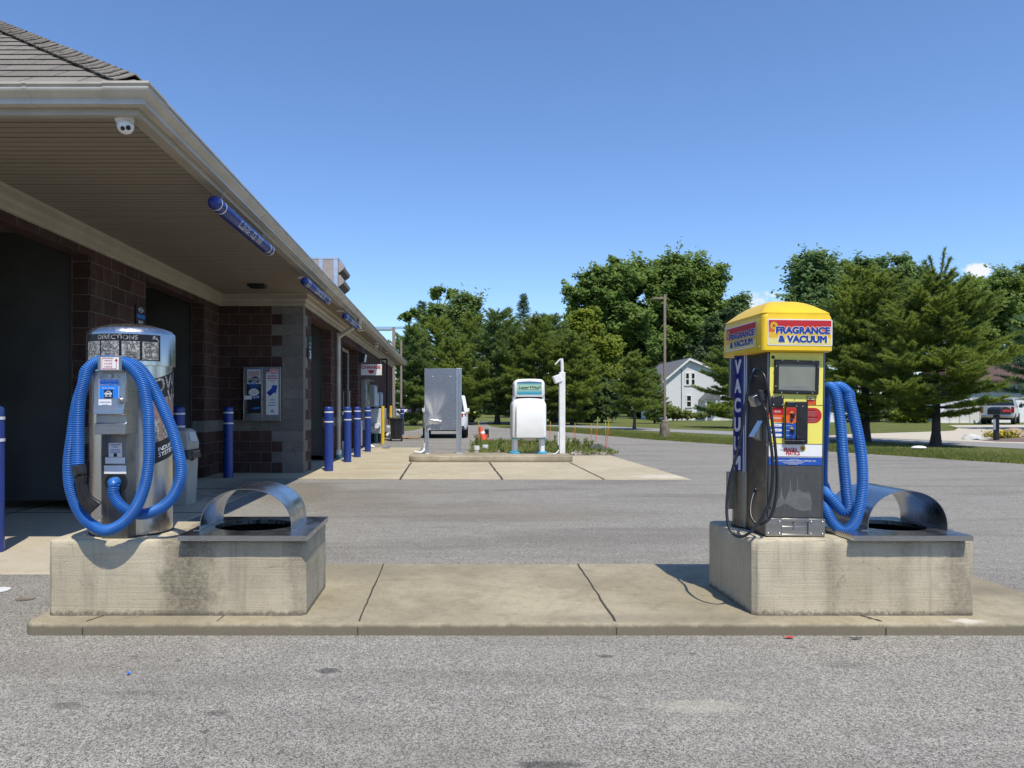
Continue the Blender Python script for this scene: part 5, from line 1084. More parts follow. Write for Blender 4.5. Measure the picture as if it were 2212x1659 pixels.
# electrical boxes, cabinet, gas meter
EG = 'grey electrical boxes on the long wall'
for (y0, y1, z0_, z1_, d, l) in ((24.9, 25.9, 1.28, 2.05, .18, 'tall narrow grey electrical box on the long wall, nearest of its group'), (25.95, 26.9, 1.25, 1.82, .14, 'grey electric meter box between two taller boxes on the long wall'), (27.0, 27.9, 1.3, 1.84, .2, 'grey electrical box beside the black gas pipe')):
    T = thing('electrical_box', l, 'electrical box', (XL, (y0+y1)/2, z0_), EG); m = MB('box_grey'); m.box(XL+.002, XL+d, y0, y1, z0_, z1_); part('case', m, T, .01); m = MB('box_pale'); m.box(XL+d+.001, XL+d+.012, y0+.08, y1-.08, z0_+.06, z1_-.06)
    part('cover', m, T, .003)
T = thing('utility_cabinet', 'large pale grey transformer cabinet raised off the ground against the long wall', 'utility cabinet', (XL, 26.2, .3)); m = MB('box_pale'); m.box(XL+.003, XL+.40, 25.2, 27.2, .33, 1.22); part('case', m, T, .015)
m = MB('white'); m.cyl((XL+.28, 25.19, .62), (XL+.28, 24.7, .62), .09, .09, 14); m.cyl((XL+.12, 25.19, .5), (XL+.12, 24.8, .5), .10, .10, 14); part('conduit_elbow', m, T); m = MB('ink'); m.box(XL+.05, XL+.32, 25.4, 25.8, .0, .33); m.box(XL+.05, XL+.32, 26.7, 27.1, .0, .33); part('leg', m, T)
T = thing('gas_meter', 'grey gas meter with copper fitting fed by a tall black wall pipe', 'gas meter', (-2.5, 27.9, 0))
yp = 28.5; m = MB('ink'); m.tube([(XL+.004, yp, 3.18), (-2.50, yp, 3.18), (-2.48, yp, 3.15), (-2.48, yp, .80)], .036, 12); part('supply_pipe', m, T)
m = MB('box_grey'); m.lathe([(.02, .18), (.15, .2), (.19, .3), (.19, .48), (.14, .55), (.03, .58)], (-2.36, 27.6, 0), 20); m.cyl((-2.46, 28.0, .42), (-2.46, 27.4, .42), .12, .12, 18); m.box(-2.6, -2.3, 27.75, 28.2, .3, .5); part('meter', m, T, .01)
m = MB('brass'); m.cyl((-2.48, yp, .62), (-2.48, yp, .80), .05, .05, 12); m.cyl((-2.40, 27.62, .56), (-2.40, 27.62, .70), .045, .045, 12); part('fitting', m, T); m = MB('white'); m.sphere((-2.30, 27.35, .18), .11, 6, sx=1.3); part('cap', m, T)
m = MB('bluegreen'); m.cyl((-2.6, 25.5, .0), (-2.6, 25.5, .32), .12, n=16); m.cyl((-2.6, 25.5, .32), (-2.6, 25.5, .38), .05, n=12); solo('gas_canister', m, 'dark green canister on the ground under the pale utility cabinet', 'canister')
for (x, y, r, l) in ((-2.42, 22.0, .055, 'small white bottle lying at the foot of the wall beside the last sunlit bollard'), (-1.93, 21.75, .04, 'crushed can lying on the edge of the far concrete slab')):
    m = MB('white' if r > .05 else 'steel_dull'); m.tube([(x-.09, y, r+.004), (x+.02, y+.03, r+.004), (x+.08, y+.05, r*.8), (x+.12, y+.06, r*.6)], [r, r*1.05, r*.8, r*.4], 10); solo('litter_bottle' if r > .05 else 'crushed_can', m, l, 'litter')

# ------------------------------------------------------------------ bins
def flare(mb, x0, x1, y0, y1, z0, z1, k, r=.03):
    mx_, my_ = (x0+x1)/2, (y0+y1)/2; hx_, hy_ = (x1-x0)/2, (y1-y0)/2
    mb.loft([rrect_ring(mx_-hx_*k, mx_+hx_*k, my_-hy_*k, my_+hy_*k, r, z0), rrect_ring(x0, x1, y0, y1, r, z1)])
T = thing('trash_bin', 'beige plastic trash bin with flap lid and black liner in the shade of the bays', 'trash bin', (-3.4, 9.3, .006))
m = MB('tan_plastic'); flare(m, -3.66, -3.33, 9.1, 9.5, .006, .70, .86); part('body', m, T); m = MB('tan_plastic'); flare(m, -3.665, -3.325, 9.095, 9.505, .715, .80, .99)
m.loft([rrect_ring(-3.665, -3.325, 9.095, 9.505, .03, .80), rrect_ring(-3.63, -3.36, 9.13, 9.47, .03, .95), rrect_ring(-3.59, -3.40, 9.18, 9.42, .03, .985)]); L_ = part('lid', m, T, ang=40); m = MB('grey_plastic'); m.quad((-3.323, 9.17, .82), (-3.323, 9.43, .82), (-3.357, 9.40, .94), (-3.357, 9.20, .94)); part('flap', m, L_)
m = MB('bag'); q = [rrect_ring(-3.68+random.uniform(-.01, .01), -3.31+random.uniform(-.005, .012), 9.08, 9.52, .04, z) for z in (.60, .64, .68, .705, .715)]; m.loft(q, False); m.sphere((-3.31, 9.2, .63), .06, 6, sx=.5); part('liner', m, T)
T = thing('wheeled_bin', 'black wheeled bin with lid parked by the gas meter', 'bin', (-1.96, 26.6, 0))
m = MB('black'); flare(m, -2.20, -1.72, 26.4, 26.95, .08, .82, .80); m.box(-2.02, -1.90, 26.36, 26.40, .12, .80); part('body', m, T, .004); m = MB('black'); flare(m, -2.22, -1.70, 26.36, 26.98, .825, .88, 1.0); m.tube([(-2.14, 26.36, .86), (-2.14, 26.30, .86), (-1.78, 26.30, .86), (-1.78, 26.36, .86)], .015, 8); part('lid', m, T, .006)
for x in (-2.16, -1.76): m = MB('tyre'); m.cyl((x-.03, 26.5, .09), (x+.03, 26.5, .09), .09, n=18); part('wheel', m, T)

# ------------------------------------------------------------------ island with the sign back, kiosk and post
zi = .146; YK = 17.2
T = thing('panel_sign', 'galvanised sheet sign seen from behind on two channel posts', 'sign', (-.15, 17.3, zi))
x0, x1, z0, z1 = xc(917.5, 17.3), xc(990.5, 17.3), fz(929, 17.3), fz(796, 17.3)
m = MB(m_sheet_fan('galvanised sheet with chalky fan', xc(936, 17.3), fz(905, 17.3))); m.box(x0, x1, 17.3, 17.33, z0, z1); m.box(x0-.006, x0+.03, 17.285, 17.345, z0+.0, z1+.005); part('sheet', m, T, .002)
t_ = NT('galvanised streaks'); _p = t_.pos()
m = MB('galv_light')
for a, b in ((x0+.0, x0+.10), (x1-.055, x1+.075)):
    zt = z0-.002 if a < 0 else z1+.01
    m.box(a, b, 17.335, 17.345, zi, zt); m.box(a, a+.035, 17.29 if a > 0 else 17.30, 17.334, zi, zt); m.box(b-.035, b, 17.29 if a > 0 else 17.30, 17.334, zi, zt); m.box(a-.03, b+.03, 17.25, 17.40, zi, zi+.006)
part('post', m, T, .003)
m = MB('white')
for a, b in ((.24, .13), (.76, .13), (.32, .58), (.36, .58)): m.sphere((x0+(x1-x0)*a, 17.298, z1-(z1-z0)*b), .014 if b < .3 else .008, 5)
for i in range(3):
    for j in range(2): m.sphere((x0+(x1-x0)*(.84+.05*j), 17.298, z0+.10+.06*i), .006, 4)
part_each('bolt', m, T)
T = thing('gooseneck_lamp', 'small gooseneck lamp with white tip and conduit bent in front of the sheet sign back', 'lamp', (x0-.02, 17.24, zi)); m = MB('galv_light')
g4 = lambda x, y, Y=17.22: at((1500+x/2.011)/1.852, (1350+y/2.011)/1.852, Y)
m.tube(spline([g4(402, 930), g4(403, 800), g4(404, 740), g4(410, 700), g4(428, 672), g4(455, 662), g4(490, 664), g4(512, 666)], .03), .017, 10); m.tube([g4(445, 664), g4(470, 668), g4(500, 671), g4(515, 671)], [.018, .032, .034, .022], 12); part('arm', m, T); m = MB('white'); m.obox(g4(524, 673), (.035, 0, 0), (0, .04, 0), (0, 0, .022)); part('lamp_head', m, T, .01)
m = MB('white'); m.tube(spline([g4(398, 850), g4(396, 900), g4(370, 925, 17.1), g4(310, 918, 17.0)], .03), .027, 10); part('conduit', m, T)
# kiosk
KX = 1.92; T = thing('wash_kiosk', 'white moulded entry kiosk with teal sign panel standing on two round legs', 'kiosk', (KX, YK, zi))
def rr(x0, x1, z0, z1, rt, rb, n=8, bow=0):
    p = []
    for cx_, cz_, t, r in ((x1-rb, z0+rb, -90, rb), (x1-rt, z1-rt, 0, rt), (x0+rt, z1-rt, 90, rt), (x0+rb, z0+rb, 180, rb)): p += [(cx_+r*math.cos(R(t+90*i/n)), cz_+r*math.sin(R(t+90*i/n))+bow*(1-((cx_+r*math.cos(R(t+90*i/n))-(x0+x1)/2)/((x1-x0)/2))**2)*(1 if cz_ > (z0+z1)/2 else 0)) for i in range(n+1)]
    # extra points along the top so a bowed edge reads as a curve
    k = 2*(n+1); tl, tr = p[k], p[k-1]
    top = [(tr[0]+(tl[0]-tr[0])*i/8, z1+bow*(1-((tr[0]+(tl[0]-tr[0])*i/8-(x0+x1)/2)/((x1-x0)/2))**2)) for i in range(1, 8)]
    return p[:k]+top+p[k:]
def yloft(m, secs):
    m.loft([[Vector((x, y, z)) for x, z in s] for y, s in secs])
m = MB('white_plastic'); yloft(m, [(YK-.20, rr(KX-.375, KX+.365, .56, 1.40, .13, .03, 8, .03)), (YK-.17, rr(KX-.405, KX+.40, .53, 1.435, .14, .03, 8, .03)), (YK-.02, rr(KX-.418, KX+.412, .521, 1.455, .15, .03, 8, .03)), (YK+.30, rr(KX-.418, KX+.412, .521, 1.455, .15, .03, 8, .03)), (YK+.36, rr(KX-.39, KX+.38, .55, 1.42, .14, .03, 8, .03))]); BD = part('body', m, T, ang=50)
m = MB('white_plastic'); x0, x1 = KX-.328, KX+.325
f2 = [(.83, YK-.31), (1.20, YK-.26), (1.33, YK-.225)]
def pan(zb, zt, yb_, yt_, m): # front cover: vertical skirt below, leaning back above
    n = 10; r = .05
    m.loft([[Vector((x0, yb_, zb)), Vector((x1, yb_, zb)), Vector((x1, YK-.17, zb)), Vector((x0, YK-.17, zb))], [Vector((x0, yt_, zt)), Vector((x1, yt_, zt)), Vector((x1, YK-.17, zt)), Vector((x0, YK-.17, zt))]])
m.loft([[Vector((x0+i_, y, z)), Vector((x1-i_, y, z)), Vector((x1-i_, YK-.16, z)), Vector((x0+i_, YK-.16, z))] for z, y, i_ in ((.534, YK-.275, 0), (.83, YK-.335, 0), (1.28, YK-.285, .006), (1.335, YK-.262, .02), (1.35, YK-.235, .05))])
part('front_cover', m, BD, .018, seg=3)
m = MB('white_plastic'); yloft(m, [(YK-.12, rr(KX-.345, KX+.355, 1.54, 1.90, .10, .04, 8, .02)), (YK-.09, rr(KX-.365, KX+.375, 1.515, 1.925, .11, .04, 8, .02)), (YK+.25, rr(KX-.365, KX+.375, 1.515, 1.925, .11, .04, 8, .02)), (YK+.28, rr(KX-.34, KX+.35, 1.54, 1.90, .10, .04, 8, .02))]); HD = part('head', m, T, ang=50)
m = MB('white_plastic'); 
for s in (-1, 1): cxs = KX+s*.345; m.box(cxs-.035, cxs+.035, YK-.06, YK+.22, 1.36, 1.54)
part('neck', m, T, .02); m = MB('ink'); m.box(KX-.31, KX+.31, YK-.04, YK+.2, 1.42, 1.53); part('neck_gap_shade', m, T)  # black block paints in the shade of the gap under the head
t = NT('teal sign panel'); z = t.sep(t.pos('World'))[2]; zc_ = t.rng(t.math('ABSOLUTE', t.math('SUBTRACT', z, 1.735)), .02, .15); c = t.mix(zc_, (.38, .60, .42), (.03, .27, .40)); c = t.mix(t.rng(z, 1.80, 1.87), c, (.06, .15, .24)); tm = t.done(c, .25)  # panel colour graded by height, palest in the middle
m = MB(tm); D = Dec(m, (KX-.305+.012, YK-.121, 1.56), (1, 0, 0), (0, 0, 1)); D.poly([(x-(KX-.293), z-1.56) for x, z in rr(KX-.293, KX+.305, 1.565, 1.865, .03, .03, 5, .015)], tm, 1)
D.text('LaserWash', .305, .150, .066, 'ink', 3, w=.54, bold=.035, shear=.3); D.text('AUTO', .06, .118, .02, 'ink', 3, w=.08, shear=.3); D.poly([(.12, .118), (.53, .118), (.535, .132), (.125, .132)], 'ink', 2); D.text('TOUCHLESS CAR WASH', .34, .121, .008, 'paper', 3, w=.26); part('sign_panel', m, HD)
for s in (-1, 1):
    cxs = KX+(-.335 if s < 0 else .315); m = MB('white_plastic'); m.lathe([(.074, zi), (.074, .525)], (cxs, YK, 0), 24); lg = part('leg', m, T)
    m = MB('cyan'); m.lathe([(.125, zi), (.130, zi+.01), (.126, zi+.045), (.085, zi+.055), (.078, zi+.055)], (cxs, YK, 0), 28); part('foot_collar', m, lg)
    m = MB('cyan'); m.box(cxs-.10, cxs+.10, YK-.12, YK+.10, .500, .522); part('clamp', m, lg, .006)
m = MB('grey_plastic'); m.lathe([(.001, .44), (.12, .47), (.17, .52)], (KX, YK+.02, 0), 20, sy=.6); part('drip_tray', m, T)
# camera post
T = thing('camera_post', 'slim white square post with bent arm and hooded camera box beside the kiosk', 'post', (2.73, YK, zi))
c4 = lambda x, y, Y=YK: at((1500+x/2.011)/1.852, (1350+y/2.011)/1.852, Y)
zt = c4(0, 280).z; m = MB('white'); m.box(2.655, 2.795, YK-.07, YK+.07, zi, zt); part('column', m, T, .01)
m = MB('white'); m.tube(spline([c4(1507, 285), c4(1506, 240), c4(1504, 200), c4(1500, 176), c4(1494, 168)], .02), .040, 12); m.tube([c4(1498, 172), c4(1485, 180), c4(1450, 218)], .018, 8); AR = part('arm', m, T); m = MB('ink'); m.tube([c4(1452, 220), c4(1451, 270), c4(1453, 318)], .006, 5); part('cable', m, AR)
m = MB('white'); a, b = c4(1437, 338), c4(1492, 318); dd = (b-a).normalized(); nn = Vector((-dd.z, 0, dd.x)); m.obox((a+b)/2-nn*.02, (b-a)/2, (0, .10, 0), nn*.095); part('camera_box', m, T, .015); m = MB('ink'); q = (a+b)/2+nn*.078; m.obox(q+dd*.04, dd*.09, (0, .06, 0), nn*.014); part('lens', m, T)
m = MB('white'); a, b = c4(1480, 760), c4(1480, 865); m.tube([a, b], .035, 12); m.tube(spline([b, c4(1482, 900), c4(1460, 930, 17.1), c4(1430, 938, 17.0)], .04), .012, 8); part('conduit', m, T)

# ------------------------------------------------------------------ litter and stakes in the weed bed
CG = 'white pipe stubs in the weed bed'
for (px, top, base, r, l) in ((1029.5, 963, 982, .07, 'white pipe stub in the weeds behind the island, left of the crumpled sheet'), (1048, 961, 979, .075, 'white pipe stub in the weeds in the middle of the three stubs'), (1079, 972, 983, .07, 'short white pipe stub in the weeds nearest the kiosk')):
    p = gp(px, base); q = at(px, top, p.y); m = MB('white'); m.lathe([(r, 0), (r, q.z*.55), (r*1.2, q.z*.56), (r*1.2, q.z), (r*.9, q.z), (r*.9, q.z-.04), (.001, q.z-.04)], p, 16); solo('pipe_stub', m, l, 'pipe', CG)
p = gp(1060, 975); m = MB('sheet_plastic'); n = 9
vs = [(p.x-.35+.8*i/n, p.y-.3+.7*j/n, .04+random.uniform(0, .07)) for j in range(n) for i in range(n)]; m.add(vs, [(j*n+i, j*n+i+1, j*n+n+i+1, j*n+n+i) for j in range(n-1) for i in range(n-1)]); solo('plastic_sheet', m, 'crumpled white plastic sheet lying in the weeds between the pipe stubs', 'litter')
T = thing('traffic_cone', 'battered orange traffic cone leaning on its side in the weeds', 'traffic cone', gp(1042, 958)); p = gp(1042, 958); k = p.y/F
m = MB('orange_cone'); tip = p+Vector((-8*k*.6, 0, 36*k)); m.tube([p+Vector((.06, 0, .05)), p+Vector((.02, 0, .25)), tip+Vector((.03, 0, -.12)), tip], [.17, .12, .075, .06], 16); part('cone', m, T); m = MB('white'); m.tube([p+Vector((.005, 0, .33)), p+Vector((-.03, 0, .42))], [.105, .09], 16); part('collar', m, T); m = MB('orange_cone'); m.obox(p+Vector((.12, .03, .16)), (.05, 0, .15), (0, .2, 0), (.02, 0, -.01)); part('base', m, T); m = MB('ink'); m.box(p.x+.1, p.x+.24, p.y+.2, p.y+.3, .2, .5); part('weight_ring', m, T, .02)
m = MB('brown_box'); p = gp(1092, 971); m.box(p.x, p.x+.62, p.y, p.y+.4, .02, .17); m.box(p.x+.6, p.x+.85, p.y-.02, p.y+.4, .02, .05); solo('rusty_frame', m, 'rusty brown metal frame lying in the weeds between the kiosk legs', 'scrap metal', bev=.01)
SG = 'thin orange marker stakes in the weed bed'
for (px, base, top, lean, l) in ((1034, 958, 908, 0, 'thin orange marker stake beside the battered traffic cone'), (1188, 955, 910, 1, 'thin orange marker stake right of the kiosk, behind its right leg'), (1242, 961, 913, 0, 'thin orange marker stake first to the right of the white camera post'), (1277, 966, 915, 0, 'thin marker stake with a yellow tip, second right of the camera post'), (1286, 967, 910, 5, 'leaning orange marker stake, third right of the camera post'), (1308, 973, 912, 0, 'orange marker stake close beside the leaning one at the far right'), (1310, 974, 910, 5, 'rightmost orange marker stake, leaning to the right')):
    p = gp(px, base); q = at(px+lean, top, p.y); m = MB('stake'); mid = p.lerp(q, .72); m.tube([p, mid], .011, 6); m.use('flower_y'); m.tube([mid, q], .012, 6); solo('marker_stake', m, l, 'marker stake', SG)
def rock(name, p, rx, ry, rz, mat, label, cat='rock'):
    m = MB(mat); bmx = bmesh.new(); bmesh.ops.create_icosphere(bmx, subdivisions=3, radius=1)
    from mathutils import noise as mn
    vs = []
    for v in bmx.verts:
        c = v.co.copy(); d = 1+.28*mn.noise(c*1.3+Vector(p))+.12*mn.noise(c*3.1+Vector(p)); vs.append(Vector((p[0]+c.x*rx*d, p[1]+c.y*ry*d, p[2]+max(-.2, c.z*d)*rz)))
    m.add(vs, [tuple(v.index for v in f.verts) for f in bmx.faces]); bmx.free(); return solo(name, m, label, cat, ang=70)
rock('rock', gp(1290, 977), .32, .25, .22, 'dark_stone', 'dark rock on the gravel at the right end of the weed bed')
m = MB('card'); n = 8; p = gp(886, 947)
vs = [(p.x-.38+.75*i/n+random.uniform(-.02, .02), p.y-.5+1.0*j/n, .012+random.uniform(0, .03)) for j in range(n+1) for i in range(n+1)]; m.add(vs, [(j*(n+1)+i, j*(n+1)+i+1, j*(n+1)+n+2+i, j*(n+1)+n+1+i) for j in range(n) for i in range(n)]); solo('cardboard_sheet', m, 'flat brown cardboard sheet on the asphalt behind the sign back', 'cardboard')
p = gp(-1, 1275); m = MB('white'); m.lathe([(.068, 0), (.068, .006), (.001, .008)], p, 28, sx=1, sy=1); solo('round_drain', m, 'flat white round cap on the asphalt at the left edge', 'drain')
p = gp(55, 1293); m = MB('base_conc'); m.lathe([(.060, -.003), (.060, .003), (.05, .004), (.046, .002), (.001, .002)], p, 28, sy=.85); solo('drain_cover', m, 'dark rusty round drain cover on the asphalt left of the plinth', 'drain cover')
def scrap(px, py, w, d, mat, label, name='litter_scrap', z=0):
    p = gp(px, py, z); m = MB(mat); n = 4; vs = [(p.x-w/2+w*i/n, p.y-d/2+d*j/n+random.uniform(-d, d)*.15, p.z+.003+random.uniform(0, .008)) for j in range(n+1) for i in range(n+1)]
    m.add(vs, [(j*(n+1)+i, j*(n+1)+i+1, j*(n+1)+n+2+i, j*(n+1)+n+1+i) for j in range(n) for i in range(n)]); solo(name, m, label, 'litter')
scrap(1704, 1378.5, .05, .02, 'red', 'scrap of red wrapper on the asphalt at the kerb below the right plinth'); scrap(278, 1456, .019, .014, 'brightblue', 'tiny bright blue scrap on the asphalt in the left foreground'); scrap(790, 1367.5, .02, .012, 'paper', 'tiny white scrap on the asphalt at the island kerb'); scrap(906, 1364, .04, .012, 'card', 'short brown twig on the asphalt at the island kerb', 'twig'); scrap(1848, 1380.5, .07, .012, 'dark_stone', 'curled black strip on the asphalt at the kerb below the right plinth')
p, q = gp(168, 1366.5), gp(280, 1367); m = MB('card'); m.tube([p+Vector((0, -.01, .004)), p.lerp(q, .5)+Vector((0, -.015, .005)), q+Vector((0, -.008, .004))], [.002, .0022, .001], 5); solo('straw', m, 'long dry grass straw lying along the kerb below the left plinth', 'straw')

# ------------------------------------------------------------------ vehicles (built at the origin facing +Y, then placed)
def wheel(T, x, y, r, w, s):
    m = MB('tyre'); c = Vector((x, y, r)); 
    def ringx(xx, rr): return [c+Vector((xx, rr*math.cos(2*math.pi*i/28), rr*math.sin(2*math.pi*i/28))) for i in range(28)]
    m.loft([ringx(-w/2, r*.62), ringx(-w/2, r*.93), ringx(-w/2+.03, r), ringx(w/2-.03, r), ringx(w/2, r*.93), ringx(w/2, r*.62)]); t = part('wheel', m, T, ang=40)
    m = MB('rim'); xo = s*(w/2+.004)
    m.loft([ringx(s*(w/2-.03), r*.60), ringx(xo, r*.60), ringx(xo, r*.55), ringx(xo-s*.03, r*.5), ringx(xo-s*.03, .02)])
    for k in range(5):
        a = 2*math.pi*k/5; d = Vector((0, math.cos(a), math.sin(a))); m.obox(c+Vector((xo-s*.012, 0, 0))+d*(r*.3), (.012, 0, 0), d*(r*.28), Vector((0, -d.z, d.y))*(r*.07))
    part('rim', m, t)
def body_loft(m, secs, n=7):
    "secs = [(y, [(halfwidth, z), ...from sill up to centre line])]"
    rings = []
    for y, pr in secs: rings.append([Vector((w, y, z)) for w, z in pr]+[Vector((-w, y, z)) for w, z in reversed(pr)])
    m.loft(rings)
def suv(name, label, cat, paint, rot, loc, L=4.9, Wd=.98, Hh=1.76, group=None):
    T = thing(name, label, cat, (0, 0, 0), group); h = L/2
    m = MB(paint); zb = 1.02
    def S(y, k, zt, sill=.34): return (y, [(Wd*k*.93, sill), (Wd*k*.99, sill+.16), (Wd*k, .78), (Wd*k*.985, zt-.10), (Wd*k*.93, zt)])
    body_loft(m, [S(-h+.0, .86, .98, .50), S(-h+.10, .95, 1.06, .40), S(-h+.5, 1, 1.12), S(-h+1.4, 1, 1.10), S(0, 1, 1.08), S(h-1.6, 1, 1.08), S(h-1.2, .99, 1.04), S(h-.5, .96, .96), S(h-.12, .88, .84, .40), S(h, .78, .70, .46)]); part('body', m, T, ang=38)
    m = MB('glass')
    def G(y, wb, zt, wt): return (y, [(wb, 1.05), (wt, zt)])
    body_loft(m, [G(-h+.22, Wd*.88, 1.10, Wd*.86), G(-h+.45, Wd*.93, 1.50, Wd*.80), G(-h+.75, Wd*.945, Hh-.10, Wd*.75), G(.35, Wd*.945, Hh-.08, Wd*.75), G(h-1.75, Wd*.93, 1.30, Wd*.85), G(h-1.35, Wd*.9, 1.06, Wd*.88)]); part('window_glass', m, T, ang=30)
    m = MB(paint)
    body_loft(m, [(y, [(w, z-.05), (w*1.0, z-.02), (w*.86, z+.0)]) for y, w, z in ((-h+.46, Wd*.74, Hh-.05), (-h+.62, Wd*.80, Hh-.02), (-.6, Wd*.79, Hh), (.3, Wd*.78, Hh-.03), (.62, Wd*.74, Hh-.11))])
    for s in (-1, 1):
        for (y0, z0, w0, y1, z1, w1, t) in ((-h+.14, 1.04, Wd*.90, -h+.58, Hh-.05, Wd*.775, .085), (-.75, 1.07, Wd*.955, -.70, Hh-.05, Wd*.775, .045), (.55, Hh-.09, Wd*.76, h-1.40, 1.06, Wd*.915, .045)):
            a, b = Vector((s*w0, y0, z0)), Vector((s*w1, y1, z1)); m.tube([a, b], t, 6)
    part('roof_shell', m, T, ang=40)
    m = MB('tail')
    for s in (-1, 1): m.obox((s*Wd*.73, -h+.05, .94), (.17, s*.05, 0), (s*.0, .06, 0), (0, 0, .075))
    part_each('tail_lamp', m, T, bev=.01)
    m = MB('black'); m.box(-Wd*.82, Wd*.82, -h-.012, -h+.15, .34, .52); m.box(-.5, .5, h-.08, h+.01, .5, .68); m.box(-Wd*.995, Wd*.995, -h+1.4, h-1.6, .26, .34); part('lower_trim', m, T, .02)
    m = MB('chrome'); m.box(-.42, .42, -h-.006, -h+.02, .80, .83); 
    for s in (-1, 1): m.box(s*Wd*.62-.12, s*Wd*.62+.12, -h-.016, -h+.02, .40, .45)
    part('bright_trim', m, T, .004)
    m = MB('paper'); m.box(-.16, .16, -h-.004, -h+.02, .66, .77); part('number_plate', m, T)
    m = MB('white_plastic')
    for s in (-1, 1): m.obox((s*Wd*.80, h-.20, .80), (.13, -.06*s, 0), (.03*s, .06, 0), (0, 0, .06))
    part_each('headlight', m, T, bev=.02)
    m = MB(paint)
    for s in (-1, 1): m.obox((s*(Wd+.06), .95, 1.14), (.08, 0, 0), (0, .05, 0), (0, 0, .075)); m.obox((s*(Wd+.02), .95, 1.08), (.06, 0, 0), (0, .03, 0), (0, 0, .02))
    part('mirror', m, T, .025)
    for s in (-1, 1):
        for y in (-h+1.0, h-.95): wheel(T, s*(Wd-.12), y, .375, .25, s)
    T.location = loc; T.rotation_euler = (0, 0, rot); return T
s0 = gp(0, 947.5).y
suv('suv', 'white sport utility vehicle seen from behind, mostly hidden by the sign back', 'car', M['car_white'], 0, (xc(961, s0+.1)+.02, s0+2.5, 0), Wd=.93)
suv('suv', 'white sport utility vehicle side-on far behind the black wheeled bin', 'car', M['car_white'], R(-90), (xc(864, 78), 80, 0))
suv('car', 'dark maroon car parked in the trees behind the white vehicle at the sign back', 'car', M['car_dark'], R(165), (xc(908, 70), 71, 0), Hh=1.7)
suv('car', 'yellow green car parked far back beside the right edge of the sign back', 'car', M['car_yellow'], R(190), (xc(1001, 72), 73, 0), Hh=1.5, L=4.5)
def pickup(label, loc, rot):
    T = thing('pickup_truck', label, 'pickup truck', (0, 0, 0)); Wd = 1.0; h = 2.95
    def S(y, k, zt, sill=.5): return (y, [(Wd*k*.95, sill), (Wd*k, sill+.2), (Wd*k, 1.0), (Wd*k*.97, zt-.04), (Wd*k*.9, zt)])
    m = MB('car_silver'); body_loft(m, [S(-h+.03, .97, 1.36), S(-h+.3, 1, 1.38), S(-.75, 1, 1.36), S(-.7, 1, 1.30), S(1.2, 1, 1.28), S(1.5, .99, 1.25), S(2.5, .96, 1.16), S(h-.1, .92, 1.05), S(h, .85, .95, .6)]); part('body', m, T, ang=38)
    m = MB('glass'); body_loft(m, [(y, [(wb, 1.28), (wt, zt)]) for y, wb, zt, wt in ((-.72, .92, 1.32, .9), (-.50, .93, 1.88, .76), (.6, .93, 1.88, .76), (1.45, .9, 1.29, .88))]); part('window_glass', m, T)
    m = MB('car_silver'); body_loft(m, [(y, [(w, z-.06), (w, z-.02), (w*.85, z)]) for y, w, z in ((-.56, .80, 1.92), (0, .80, 1.95), (.7, .78, 1.91))])
    for s in (-1, 1):
        for a, b in (((s*.93, -.72, 1.3), (s*.78, -.52, 1.9)), ((s*.94, .2, 1.3), (s*.79, .15, 1.9)), ((s*.91, 1.46, 1.28), (s*.78, .65, 1.9))): m.tube([a, b], .05, 6)
    part('roof_shell', m, T)
    m = MB('car_silver'); m.box(-.80, .80, -h, -h+.06, .72, 1.37); tg = part('tailgate', m, T, .02); m = MB('box_grey'); m.box(-.72, .72, -h-.01, -h, .82, 1.12); m.box(-.72, .72, -h-.004, -h, 1.16, 1.27); part('tailgate_panel', m, tg, .01); m = MB('ink'); m.lathe([(.001, 0), (.11, .0)], (0, 0, 0), 16); m.v = [Vector((p.x, -h-.013, 1.14+p.y*.45)) for p in m.v]; part('badge', m, tg)
    m = MB('tail'); 
    for s in (-1, 1): m.box(s*.92-.085, s*.92+.085, -h-.006, -h+.12, .86, 1.30)
    part_each('tail_lamp', m, T, bev=.02); m = MB('chrome'); m.box(-.95, .95, -h-.10, -h+.02, .50, .68); part('rear_bumper', m, T, .03); m = MB('ink'); m.box(-.2, .2, -h-.105, -h-.1, .52, .66); m.box(-.9, .9, -h+.1, -h+.5, .34, .52); m.cyl((.5, -h+.0, .38), (.5, -h+.4, .38), .05, n=10); part('lower_trim', m, T)
    m = MB('ink'); 
    for s in (-1, 1): m.obox((s*1.14, 1.1, 1.35), (.11, 0, 0), (0, .05, 0), (0, 0, .12))
    part('mirror', m, T, .02)
    for s in (-1, 1):
        for y in (-1.75, 1.9): wheel(T, s*.88, y, .42, .28, s)
    T.location = loc; T.rotation_euler = (0, 0, rot)
pickup('silver pickup truck seen from behind on the pale driveway at the right edge', (gp(2176, 917).x+1.25, 52.5+2.19, .004), R(-42))

